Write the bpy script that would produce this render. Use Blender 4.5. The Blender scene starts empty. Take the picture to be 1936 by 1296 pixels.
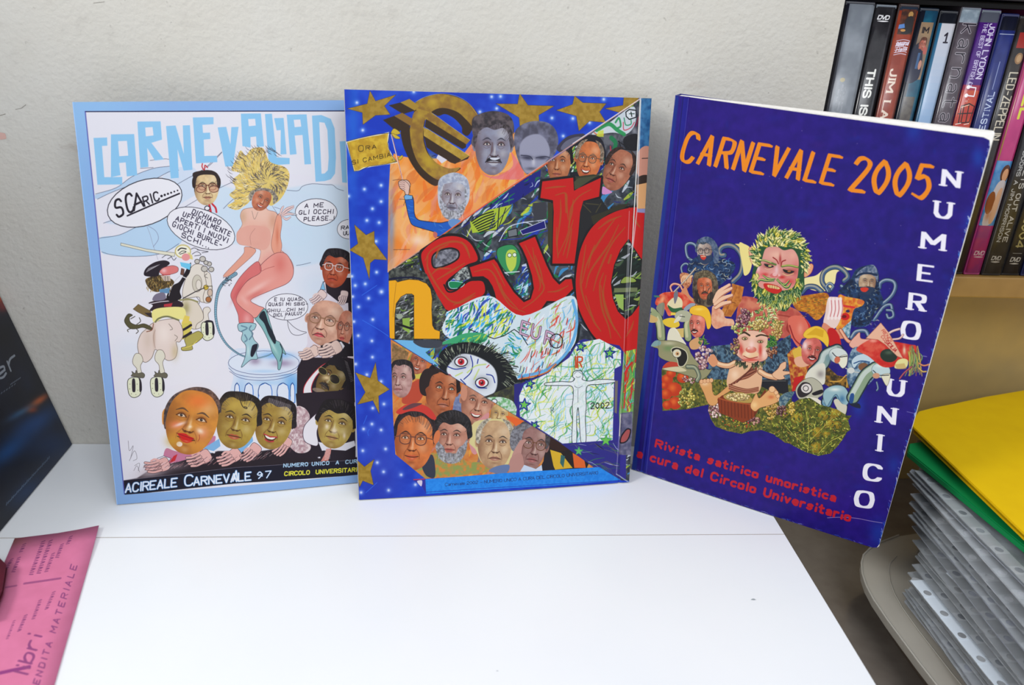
import bpy, bmesh, math, random
import numpy as np
from mathutils import Vector, Matrix

# ------------------------------------------------------------------ camera, world, lights, exposure
S = bpy.context.scene; COL = S.collection
cam_d = bpy.data.cameras.new('camera'); cam = bpy.data.objects.new('camera', cam_d); COL.objects.link(cam); S.camera = cam
CO = Vector((-0.0824677, -0.5979952, 0.3598726)); CR = Vector((0.9965282, -0.0689845, 0.0466122)); CU = Vector((-0.0148438, 0.4036799, 0.9147799)); CF = Vector((0.081922, 0.9122958, -0.4012544))
cam.matrix_world = Matrix(((CR.x, CU.x, -CF.x, CO.x), (CR.y, CU.y, -CF.y, CO.y), (CR.z, CU.z, -CF.z, CO.z), (0, 0, 0, 1)))
cam_d.sensor_width = 23.6; cam_d.lens = 1525.82/1936*23.6; cam_d.clip_start = .01
cam_d.dof.use_dof = True; cam_d.dof.focus_distance = .60; cam_d.dof.aperture_fstop = 4.5
W = bpy.data.worlds.new('room_light'); S.world = W; W.use_nodes = True
W.node_tree.nodes['Background'].inputs[0].default_value = (.90, .94, 1.0, 1); W.node_tree.nodes['Background'].inputs[1].default_value = .84
def area(name, loc, aim, size, power, col):
    d = bpy.data.lights.new(name, 'AREA'); d.shape = 'RECTANGLE'; d.size, d.size_y = size; d.energy = power; d.color = col
    o = bpy.data.objects.new(name, d); COL.objects.link(o); o.location = loc; o.rotation_euler = (Vector(aim)-Vector(loc)).to_track_quat('-Z', 'Y').to_euler(); return o
area('ceiling_lamp', (-1.5, -.9, 1.35), (-.1, -.1, .1), (.45, .45), 17, (1, .985, .955))
area('window_light', (.75, -2.1, 1.8), (.1, -.1, .1), (1.4, 1.0), 29, (.93, .965, 1))
S.view_settings.view_transform = 'Standard'; S.view_settings.look = 'None'; S.view_settings.gamma = 1; S.view_settings.exposure = 0.1; S.view_settings.use_curve_mapping = False
S.cycles.max_bounces = 8; S.cycles.transparent_max_bounces = 40

# ------------------------------------------------------------------ print raster (numpy): flat print for covers and spines
def homog(src, dst):
    A = []
    for (x, y), (u, v) in zip(src, dst):
        A.append([x, y, 1, 0, 0, 0, -u*x, -u*y, u]); A.append([0, 0, 0, x, y, 1, -v*x, -v*y, v])
    A = np.array(A, float); h = np.linalg.solve(A[:, :8], A[:, 8])
    return np.append(h, 1).reshape(3, 3)

def crom(pts, closed=False, n=6):
    P = np.asarray(pts, float)
    if len(P) < 3: return P
    if closed: Q = np.vstack([P[-1], P, P[0], P[1]])
    else: Q = np.vstack([2*P[0]-P[1], P, 2*P[-1]-P[-2]])
    t = np.linspace(0, 1, n, endpoint=False)[:, None]; out = []
    for i in range(1, len(Q)-2):
        a, b, c, d = Q[i-1], Q[i], Q[i+1], Q[i+2]
        out.append(.5*((2*b)+(-a+c)*t+(2*a-5*b+4*c-d)*t**2+(-a+3*b-3*c+d)*t**3))
    if not closed: out.append(P[-1:])
    return np.vstack(out)

def vnoise(h, w, cell, seed, octs=3):
    r = np.random.RandomState(seed); out = np.zeros((h, w)); amp = 1.; tot = 0
    for o in range(octs):
        c = max(1.2, cell/2**o); gh, gw = int(h/c)+3, int(w/c)+3; g = r.rand(gh, gw)
        y = np.arange(h)/c; x = np.arange(w)/c; yi = y.astype(int); xi = x.astype(int)
        fy = (y-yi)[:, None]; fx = (x-xi)[None]; fy = fy*fy*(3-2*fy); fx = fx*fx*(3-2*fx)
        a = g[yi][:, xi]; b = g[yi][:, xi+1]; c2 = g[yi+1][:, xi]; d = g[yi+1][:, xi+1]
        out += amp*((a*(1-fx)+b*fx)*(1-fy)+(c2*(1-fx)+d*fx)*fy); tot += amp; amp *= .5
    return out/tot

FONT = dict(
A='00 4c 80;14 74', B='00 0c 4c;~4c 7b 77 46;06 46;~46 85 81 50;50 00', C='~8a 6c 2c 09 03 20 60 82', D='00 0c 3c;~3c 7b 88 84 71 30;30 00',
E='8c 0c 00 80;06 66', F='8c 0c 00;06 66', G='~8a 6c 2c 09 03 20 60 83;83 85 55', H='0c 00;8c 80;06 86', I='1c 10', J='~6c 63 40 10 03',
K='0c 00;8c 05;37 80', L='0c 00 70', M='00 0c 54 ac a0', N='00 0c 80 8c', O='~4c 1b 07 05 11 40 71 85 87 7b 4c', P='00 0c 4c;~4c 8b 87 45;45 05',
Q='~4c 1b 07 05 11 40 71 85 87 7b 4c;53 8y', R='00 0c 4c;~4c 8b 87 46;46 06;46 80', S='~8a 6c 2c 09 17 66 84 81 60 20 02', T='0c 8c;4c 40',
U='0c 03;~03 20 60 83;83 8c', V='0c 40 8c', W='0c 30 5c 80 bc', X='0c 80;8c 00', Y='0c 46 8c;46 40', Z='0c 8c 00 80',
a='~17 48 66 64;66 60;~64 34 13 11 30 62', b='0c 00;~05 38 67 62 40 01', c='~67 48 17 04 11 40 61', d='6c 60;~66 38 06 02 20 62', e='04 64;~64 67 28 04 21 40 61',
f='~5c 3b 28 20;08 58', g='68 6y;~6y 4x 0y;~66 38 06 02 20 62', h='0c 00;~05 38 66 60', i='16 10;1b 1c', j='28 2y;~2y 0x;2b 2c', k='0c 00;68 03;24 60', l='1c 10',
m='08 00;~05 28 46 50;~55 78 a6 a0', n='08 00;~05 38 66 60', o='~38 07 04 01 30 61 64 67 38', p='08 0x;~05 38 67 62 40 01', q='68 6x;~66 38 06 02 20 62',
r='08 00;~05 28 58', s='~67 48 17 15 54 52 30 01', t='2c 21;~21 30 50;08 58', u='08 02;~02 10 40 63;68 60', v='08 30 68', w='08 20 47 60 88', x='08 60;68 00', y='08 30;68 1x', z='08 68 00 60',
)
FONT.update({'0':'~4c 19 06 13 40 73 86 79 4c', '1':'09 3c 30', '2':'~0a 2c 6c 89 00;00 80', '3':'~0b 5c 78 36;~36 84 60 01', '4':'70 7c 03 83', '5':'7c 1c 07;~07 58 84 50 01',
 '6':'~7c 18 03 40 73 66 04', '7':'0c 8c 20', '8':'~46 19 4c 79 46 03 30 50 83 46', '9':'~84 79 4c 18 46 88 75 30', '.':'10 11', ',':'11 0y', '-':'15 65', '!':'1c 14;10 11', "'":'1c 19', '?':'~0a 4c 79 35;33 33;30 31',
 ':':'11 12;17 18', '/':'00 6c', '£':'~7a 4c 27 20;04 54;00 80'})
YM = {'z':-1,'y':-2,'x':-4,'w':-5}
def gval(c): return YM[c] if c in YM else int(c, 16)
def glyph(ch):
    out = []; wmax = 0
    for s in FONT.get(ch, '').split(';'):
        if not s: continue
        sm = s[0] == '~'; s = s.lstrip('~')
        p = [(int(q[0], 16), gval(q[1])) for q in s.split()]
        wmax = max(wmax, max(q[0] for q in p))
        out.append((crom(p, n=5) if sm else np.array(p, float), sm))
    return out, wmax

class Cv:
    def __init__(s, W, H, src, base=(255, 255, 255)):
        s.W, s.H = W, H; s.im = np.empty((H, W, 3), np.float32); s.im[:] = np.array(base)/255.
        s.Hm = homog(src, [(0, 0), (W, 0), (W, H), (0, H)])
        s.k = .5*(W/np.hypot(src[1][0]-src[0][0], src[1][1]-src[0][1])+H/np.hypot(src[3][0]-src[0][0], src[3][1]-src[0][1]))
        s.warp = False; s.o = (0, 0); s.z = 1.; s.clips = []; s.loc = None; s.rs = np.random.RandomState(5)
    def F(s, ox, oy, z): s.o = (ox, oy); s.z = 1./z; s.loc = None
    def m(s, pts):
        p = np.atleast_2d(np.asarray(pts, float))
        if s.loc is not None:
            cx, cy, hw, hh, c, sn = s.loc; q = p*[hw, hh]; p = np.stack([cx+q[:, 0]*c-q[:, 1]*sn, cy+q[:, 0]*sn+q[:, 1]*c], 1)
        p = p*s.z+s.o
        if s.warp: p = np.c_[p[:, 0], p[:, 1]-5.2*np.sqrt(np.maximum(0, np.sin(np.pi*np.clip(p[:, 1]/192., 0, 1))))]
        q = np.c_[p, np.ones(len(p))]@s.Hm.T
        return q[:, :2]/q[:, 2:]
    def sc(s): return s.k*s.z*(1 if s.loc is None else .5*(abs(s.loc[2])+abs(s.loc[3])))
    def wsc(s): return s.k*s.z
    def cov(s, P):            # signed-area accumulation
        x0, y0 = np.floor(P.min(0)).astype(int)-1; x1, y1 = np.ceil(P.max(0)).astype(int)+2
        x0 = max(x0, 0); y0 = max(y0, 0); x1 = min(x1, s.W); y1 = min(y1, s.H)
        if x1 <= x0 or y1 <= y0: return None
        S = 4; w = x1-x0; h = y1-y0; A = np.zeros((h*S, w+2))
        a = P; b = np.roll(P, -1, 0); ys0 = (a[:, 1]-y0)*S-.5; ys1 = (b[:, 1]-y0)*S-.5
        for i in range(len(a)):
            u, v = ys0[i], ys1[i]
            if u == v: continue
            sg = 1 if v > u else -1; lo, hi = min(u, v), max(u, v)
            r = np.arange(max(0, int(np.ceil(lo))), min(h*S, int(np.ceil(hi))))
            if len(r) == 0: continue
            x = a[i, 0]+(r-u)/(v-u)*(b[i, 0]-a[i, 0])-x0; x = np.clip(x, 0, w)
            ix = x.astype(int); fr = x-ix
            A[r, ix] += sg*(1-fr); A[r, ix+1] += sg*fr
        c = np.minimum(np.abs(np.cumsum(A, 1)[:, :w]), 1).reshape(h, S, w).mean(1)
        return x0, y0, c
    def paint(s, x0, y0, c, col, a=1., nz=None):
        h, w = c.shape
        for (cx, cy, cc) in s.clips:
            M = np.zeros((h, w)); ax, ay = max(x0, cx), max(y0, cy); bx, by = min(x0+w, cx+cc.shape[1]), min(y0+h, cy+cc.shape[0])
            if bx > ax and by > ay: M[ay-y0:by-y0, ax-x0:bx-x0] = cc[ay-cy:by-cy, ax-cx:bx-cx]
            c = c*M
        c = (c*a)[..., None].astype(np.float32); t = s.im[y0:y0+h, x0:x0+w]; col = np.array(col, np.float32)/255.
        if nz is not None:
            cell, col2, seed = nz; n = vnoise(h, w, cell*s.wsc(), seed)[..., None]; n = np.clip((n-.5)*2.6+.5, 0, 1)
            col = col*(1-n)+np.array(col2)/255.*n
        t += (col-t)*c
    def poly(s, pts, col, a=1., sm=False, nz=None, ol=None, lw=1.5, soft=0):
        p = crom(pts, True) if sm else np.asarray(pts, float)
        P = s.m(p); r = s.cov(P)
        if r is None: return
        x0, y0, c = r
        if soft:
            k = max(1, int(soft*s.wsc())); X0, Y0 = max(0, x0-k), max(0, y0-k); X1, Y1 = min(s.W, x0+c.shape[1]+k), min(s.H, y0+c.shape[0]+k)
            C = np.zeros((Y1-Y0, X1-X0)); C[y0-Y0:y0-Y0+c.shape[0], x0-X0:x0-X0+c.shape[1]] = c
            kk = max(1, k//2)
            for _ in range(3):
                for ax in (0, 1):
                    Q = np.cumsum(np.pad(C, [(kk+1, kk) if q == ax else (0, 0) for q in (0, 1)], mode='edge'), ax)
                    n = 2*kk+1; C = (np.take(Q, range(n, Q.shape[ax]), ax)-np.take(Q, range(0, Q.shape[ax]-n), ax))/n
            x0, y0, c = X0, Y0, C
        s.paint(x0, y0, c, col, a, nz)
        if ol is not None: s.line(np.vstack([p, p[:1]]), lw, ol)
    def ell(s, cx, cy, rx, ry, col, a=1., rot=0, soft=0, nz=None, ol=None, lw=1.5, t0=0, t1=360):
        n = 28; t = np.radians(np.linspace(t0, t1, n, endpoint=(t1-t0) != 360)); R = np.radians(rot)
        x = rx*np.cos(t); y = ry*np.sin(t); s.poly(np.c_[cx+x*np.cos(R)-y*np.sin(R), cy+x*np.sin(R)+y*np.cos(R)], col, a, nz=nz, ol=ol, lw=lw, soft=soft)
    def glow(s, cx, cy, rx, ry, col, a=1., rot=0, pw=2.):       # gaussian dab
        R = np.radians(rot); C = s.m([(cx, cy), (cx+rx*np.cos(R), cy+rx*np.sin(R)), (cx-ry*np.sin(R), cy+ry*np.cos(R))])
        c0 = C[0]; M = np.array([C[1]-c0, C[2]-c0]).T
        ext = 1.6*(np.abs(M).sum(1))+1; x0, y0 = np.maximum(np.floor(c0-ext), 0).astype(int); x1, y1 = np.minimum(np.ceil(c0+ext), (s.W, s.H)).astype(int)
        if x1 <= x0 or y1 <= y0 or abs(np.linalg.det(M)) < 1e-6: return
        X, Y = np.meshgrid(np.arange(x0, x1)+.5-c0[0], np.arange(y0, y1)+.5-c0[1]); I = np.linalg.inv(M)
        d = (I[0, 0]*X+I[0, 1]*Y)**2+(I[1, 0]*X+I[1, 1]*Y)**2
        s.paint(x0, y0, np.exp(-1.6*d**(pw/2)), col, a)
    def line(s, pts, w, col, a=1., sm=False, taper=0, soft=.5):
        p = crom(pts, False, 5) if sm else np.asarray(pts, float)
        P = s.m(p); rad = max(w*s.wsc()*.5, .35); n = len(P)
        if a > 0 and w*s.wsc()*.5 < .35: a = a*w*s.wsc()*.5/.35
        e = rad+1.5; x0, y0 = np.maximum(np.floor(P.min(0)-e), 0).astype(int); x1, y1 = np.minimum(np.ceil(P.max(0)+e), (s.W, s.H)).astype(int)
        if x1 <= x0 or y1 <= y0: return
        c = np.zeros((y1-y0, x1-x0))
        for i in range(n-1):
            r = rad*(1-taper*abs(2*(i+.5)/(n-1)-1)) if taper > 0 else rad
            if taper < 0: r = rad*(1+taper*(i+.5)/(n-1))
            A, B = P[i], P[i+1]; lx, ly = np.maximum(np.floor(np.minimum(A, B)-e), (x0, y0)).astype(int); hx, hy = np.minimum(np.ceil(np.maximum(A, B)+e), (x1, y1)).astype(int)
            if hx <= lx or hy <= ly: continue
            X = np.arange(lx, hx)[None]+.5-A[0]; Y = np.arange(ly, hy)[:, None]+.5-A[1]; d = B-A; L = d@d+1e-9
            t = np.clip((X*d[0]+Y*d[1])/L, 0, 1); D = np.hypot(X-t*d[0], Y-t*d[1])
            v = c[ly-y0:hy-y0, lx-x0:hx-x0]; np.maximum(v, np.clip(r+soft-D, 0, 1), out=v)
        s.paint(x0, y0, c, col, a)
    def nib(s, pts, nw, nh, ang, col):      # calligraphic pen: convex sweep of a rotated rectangle
        r = np.radians(ang); q = np.array([(-nw, -nh), (nw, -nh), (nw, nh), (-nw, nh)])*.5
        q = np.c_[q[:, 0]*np.cos(r)-q[:, 1]*np.sin(r), q[:, 0]*np.sin(r)+q[:, 1]*np.cos(r)]
        P = np.asarray(pts, float)
        for A, B in zip(P[:-1], P[1:]): s.poly(hull(np.vstack([A+q, B+q])), col)
    def clip(s, pts, sm=False):
        r = s.cov(s.m(crom(pts, True) if sm else pts)); s.clips.append(r if r is not None else (0, 0, np.zeros((1, 1))))
    def unclip(s): s.clips.pop()
    def at(s, cx, cy, hw, hh, rot=0): r = np.radians(rot); s.loc = (cx, cy, hw, hh, np.cos(r), np.sin(r))
    def end(s): s.loc = None
    def text(s, st, p0, p1, up, w, col, sp=3, nib=None, serif=0, jit=0, cond=1., ol=None, slant=0):
        # p0->p1 the baseline, up the cap-height vector, all in the current frame
        gl = [glyph(c) if c != ' ' else ([], 4) for c in st]; wid = sum(g[1] for g in gl)+sp*(len(gl)-1)
        p0 = np.array(p0, float); ex = (np.array(p1, float)-p0)/max(wid, 1); ey = np.array(up, float)/12.; x = 0; R = s.rs
        for g, gw in gl:
            j = (R.rand(2)-.5)*jit; k = 1+(R.rand()-.5)*jit*.12
            for p, sm in g:
                q = p0+((p[:, :1]+x+j[0]+p[:, 1:]*slant)*ex)+((p[:, 1:]*k+j[1])*ey)
                if nib:
                    s.nib(q, nib[0], nib[1], nib[2], col)
                else: s.line(q, w, col)
                if serif and not sm:
                    for e, o in ((0, 1), (-1, -2)):
                        if p[e, 1] in (0, 12) and abs(p[e, 1]-p[o, 1]) > 3:
                            c = q[e]; dx = ex/np.linalg.norm(ex)*serif; s.line([c-dx, c+dx], w*.42, col)
            x += gw+sp

def hull(P):
    P = P[np.lexsort((P[:, 1], P[:, 0]))]; P = [tuple(p) for p in P]
    def half(pp):
        h = []
        for p in pp:
            while len(h) > 1 and (h[-1][0]-h[-2][0])*(p[1]-h[-2][1])-(h[-1][1]-h[-2][1])*(p[0]-h[-2][0]) <= 0: h.pop()
            h.append(p)
        return h[:-1]
    return np.array(half(P)+half(P[::-1]))

def mixc(a, b, t): return tuple(a[i]*(1-t)+b[i]*t for i in range(3))

def face(c, cx, cy, w, h, rot=0, skin=(205, 150, 110), hair=(60, 45, 35), style='full', look=0, smile=0, glasses=None, mou=None, beard=None, tint=.0, lips=(160, 70, 60), ears=1, sd=1, brow=None, eye=(50, 40, 35), old=.5, hairline=-.45, hvol=1.0):
    # cx,cy centre, w,h full size in the current frame; look shifts the features sideways (-.35 .. .35)
    lw = w/60.; c.at(cx, cy, w/2, h/2, rot); dk = mixc(skin, (70, 25, 15), .5); vd = mixc(skin, (40, 12, 8), .72); lt = mixc(skin, (255, 245, 225), .5); brow = brow or mixc(hair, (30, 20, 15), .4); L = look
    if ears:
        for sx in (-1, 1):
            if sx*L > -.25: c.ell(sx*.97, -.02, .13, .2, mixc(skin, dk, .25)); c.ell(sx*.97, 0, .06, .11, dk, .6)
    if style == 'full': c.poly([(-1.0, .02), (-1.06*hvol, -.45), (-.82*hvol, -.9), (-.3, -1.05*hvol), (.3, -1.06*hvol), (.85*hvol, -.88), (1.06*hvol, -.4), (1.0, .02)], hair, sm=True)
    c.poly([(0, -.93), (.5, -.84), (.85, -.5), (.94, 0), (.84, .45), (.6, .8), (.28, .98), (0, 1.02), (-.28, .98), (-.6, .8), (-.84, .45), (-.94, 0), (-.85, -.5), (-.5, -.84)], skin, sm=True, nz=(w*.14, mixc(skin, dk, .28), int(abs(cx*7+cy)) % 9999))
    c.clip([(0, -.93), (.5, -.84), (.85, -.5), (.94, 0), (.84, .45), (.6, .8), (.28, .98), (0, 1.02), (-.28, .98), (-.6, .8), (-.84, .45), (-.94, 0), (-.85, -.5), (-.5, -.84)], True)
    c.glow(-.95*sd, .2, .5, 1.1, dk, .75); c.glow(0, 1.05, .9, .3, dk, .6); c.glow(.45*sd+L*.5, -.5, .4, .28, lt, .6); c.glow(.5*sd+L, .22, .28, .2, lt, .5); c.glow(-.42*sd+L, .25, .25, .18, lt, .22)
    for sx in (-1, 1):
        ex = sx*.38+L; er = .19*(1-.35*max(0, sx*L)); ey = -.1
        c.glow(ex, ey-.04, .27, .13, dk, .8); er *= .85
        c.poly([(ex-er, ey+.01), (ex-er*.3, ey-.045), (ex+er*.4, ey-.045), (ex+er, ey+.012), (ex+er*.3, ey+.04), (ex-er*.4, ey+.038)], mixc(lt, (215, 200, 188), .6), sm=True); c.ell(ex+L*.12, ey-.004, .055, .042, eye); c.ell(ex+L*.12+.02, ey-.02, .013, .012, (235, 230, 225), .7)
        c.line([(ex-er*1.15, ey+.02), (ex-er*.3, ey-.055), (ex+er*.5, ey-.052), (ex+er*1.2, ey+.025)], lw*1.6, vd, .85, sm=True)
        c.line([(ex-er*.9, ey-.05), (ex, ey-.1), (ex+er, ey-.05)], lw*.9, dk, .6, sm=True)
        c.line([(ex-er*.9, ey+.035), (ex, ey+.055), (ex+er*.9, ey+.035)], lw*.8, dk, .7, sm=True)
        c.line([(ex-er, ey+.12), (ex, ey+.16), (ex+er, ey+.11)], lw*1.0, dk, old*.8, sm=True)
        c.line([(ex-sx*er*1.3, ey-.15), (ex, ey-.215), (ex+sx*er*1.5, ey-.13)], lw*2.5, brow, .8, sm=True, taper=.7)
    nx = L*1.35
    c.glow(nx-.12*sd, .1, .09, .25, dk, .8); c.line([(L*1.1-.1*sd, -.15), (nx-.13*sd, .12), (nx-.19*sd, .25)], lw*1.6, dk, .8, sm=True); c.glow(nx+.03, .12, .06, .22, lt, .85); c.glow(nx, .25, .12, .08, lt, .65)
    c.line([(nx-.2, .3), (nx-.1, .36), (nx, .34), (nx+.1, .36), (nx+.2, .3)], lw*1.8, vd, .75, sm=True); c.ell(nx-.09, .335, .05, .025, vd, .9); c.ell(nx+.09, .335, .05, .025, vd, .9)
    mx = L*1.1; my = .56
    for sx in (-1, 1): c.line([(nx+sx*.22, .27), (mx+sx*.36, .45), (mx+sx*.38, .62)], lw*1.7, dk, .3+old*.6, sm=True, taper=.5)
    if smile > .5:
        c.poly([(mx-.34, my-.07), (mx, my-.02), (mx+.34, my-.07), (mx+.2, my+.1), (mx, my+.14), (mx-.2, my+.1)], vd, sm=True); c.poly([(mx-.27, my-.045), (mx, my-.005), (mx+.27, my-.045), (mx+.16, my+.05), (mx, my+.07), (mx-.16, my+.05)], (240, 232, 222), sm=True)
        c.line([(mx-.34, my-.07), (mx-.1, my-.04), (mx, my-.02), (mx+.1, my-.04), (mx+.34, my-.07)], lw*1.8, lips, sm=True); c.line([(mx-.22, my+.12), (mx, my+.17), (mx+.22, my+.12)], lw*2.4, lips, .9, sm=True)
    else:
        d = smile*.08
        c.poly([(mx-.29, my-d), (mx-.1, my-.07), (mx, my-.05), (mx+.1, my-.07), (mx+.29, my-d), (mx+.13, my+.1), (mx, my+.12), (mx-.13, my+.1)], lips, .85, sm=True)
        c.line([(mx-.32, my-d*1.3), (mx-.12, my+.0), (mx+.12, my+.0), (mx+.32, my-d*1.3)], lw*1.6, vd, .9, sm=True); c.glow(mx+.03, my+.06, .1, .03, lt, .45)
    c.glow(mx, my+.2, .22, .05, dk, .55); c.glow(mx+.05, my+.33, .16, .1, lt, .35)
    c.unclip()
    if beard:
        c.poly([(-.93, .05), (-.7, .3), (-.45, .45), (-.3, .7), (mx, .7), (.3, .7), (.45, .45), (.7, .3), (.93, .05), (.9, .6), (.55, 1.05), (0, 1.18), (-.55, 1.05), (-.9, .6)], beard, .93, sm=True, nz=(w*.05, mixc(beard, (60, 55, 50), .5), 17))
        for i in range(40):
            a = c.rs.uniform(-.8, .8); y = .62+.3*c.rs.rand(); c.line([(a, y), (a*1.06+.03, y+.2)], lw*.8, mixc(beard, (255, 250, 240) if i % 2 else (50, 45, 40), .5), .6)
        c.line([(mx-.22, my+.02), (mx, my+.06), (mx+.22, my+.02)], lw*2.2, lips, .9, sm=True)
    if mou:
        c.poly([(nx-.05, .36), (nx+.05, .36), (mx+.3, .42), (mx+.46, .58), (mx+.25, .52), (mx, .5), (mx-.25, .52), (mx-.46, .58), (mx-.3, .42)], mou, sm=True)
        for i in range(14): a = c.rs.uniform(-.38, .38); c.line([(mx+a*.8, .38), (mx+a*1.1, .54)], lw*.7, mixc(mou, (200, 190, 180), .4), .5)
    if style == 'full' or style == 'rec':
        hl = hairline
        if style == 'full': c.poly([(-1.0, .05), (-1.06*hvol, -.45), (-.82*hvol, -.92), (-.3, -1.06*hvol), (.3, -1.07*hvol), (.85*hvol, -.9), (1.06*hvol, -.4), (1.0, .05), (.88, -.2), (.8, hl), (.45+L, hl-.2), (0+L, hl-.12), (-.45+L, hl-.2), (-.8, hl), (-.88, -.2)], hair, sm=True, nz=(w*.07, mixc(hair, (20, 15, 10), .5), 7))
        else:
            for sx in (-1, 1): c.poly([(sx*.84, .0), (sx*1.04, -.05), (sx*1.06, -.5), (sx*.75, -.88), (sx*.3, -1.02), (sx*.5, -.82), (sx*.76, -.5)], hair, sm=True, nz=(w*.07, mixc(hair, (20, 15, 10), .4), 7))
        for i in range(46):
            a = c.rs.uniform(-1.25, 1.25); y = c.rs.uniform(.0, .28); r0 = 1.05*hvol
            if style == 'rec' and abs(a) < .55: continue
            if abs(a) > 1.0 or style == 'full': c.line([((r0-.02)*np.sin(a), -(r0)*np.cos(a)), ((r0-.14-y*.8)*np.sin(a+.1), -(r0-.14-y*.8)*np.cos(a+.1))], lw*.9, mixc(hair, (235, 225, 210) if i % 3 else (15, 10, 8), .3), .4)
    if glasses:
        for sx in (-1, 1): c.poly([(sx*.38+L-.25, -.2), (sx*.38+L, -.23), (sx*.38+L+.25, -.2), (sx*.38+L+.24, .05), (sx*.38+L, .13), (sx*.38+L-.24, .05)], lt, .16, sm=True, ol=glasses, lw=lw*1.7)
        c.line([(L-.14, -.14), (L+.14, -.14)], lw*1.8, glasses); c.line([(L+.63, -.15), (.95, -.1)], lw*1.5, glasses); c.line([(L-.63, -.15), (-.95, -.1)], lw*1.5, glasses)
    c.end()

def scrib(c, pts, cols, n, w, ang, ln, a=.9, seed=1, sm=False, wob=.25):
    P = np.asarray(pts, float); c.clip(P, sm); r = np.random.RandomState(seed); lo, hi = P.min(0), P.max(0)
    for i in range(n):
        x, y = r.uniform(lo, hi); t = np.radians(ang+r.normal()*18); L = ln*r.uniform(.5, 1.3); d = np.array([np.cos(t), np.sin(t)])*L/2; q = np.array([-d[1], d[0]])*wob*r.normal()
        c.line([(x-d[0], y-d[1]), (x+q[0], y+q[1]), (x+d[0], y+d[1])], w*r.uniform(.5, 1.5), cols[r.randint(len(cols))], a, sm=True, taper=.6)
    c.unclip()

def star(c, cx, cy, r, rot, col, ol=None, lw=1.5, inner=.42, nz=None, irr=0, seed=0):
    q = np.random.RandomState(seed); P = []
    for i in range(10):
        t = np.radians(rot+i*36-90); rr = (r if i % 2 == 0 else r*inner)*(1+irr*q.normal()); P.append((cx+rr*np.cos(t), cy+rr*np.sin(t)))
    c.poly(P, col, nz=nz, ol=ol, lw=lw)

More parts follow.
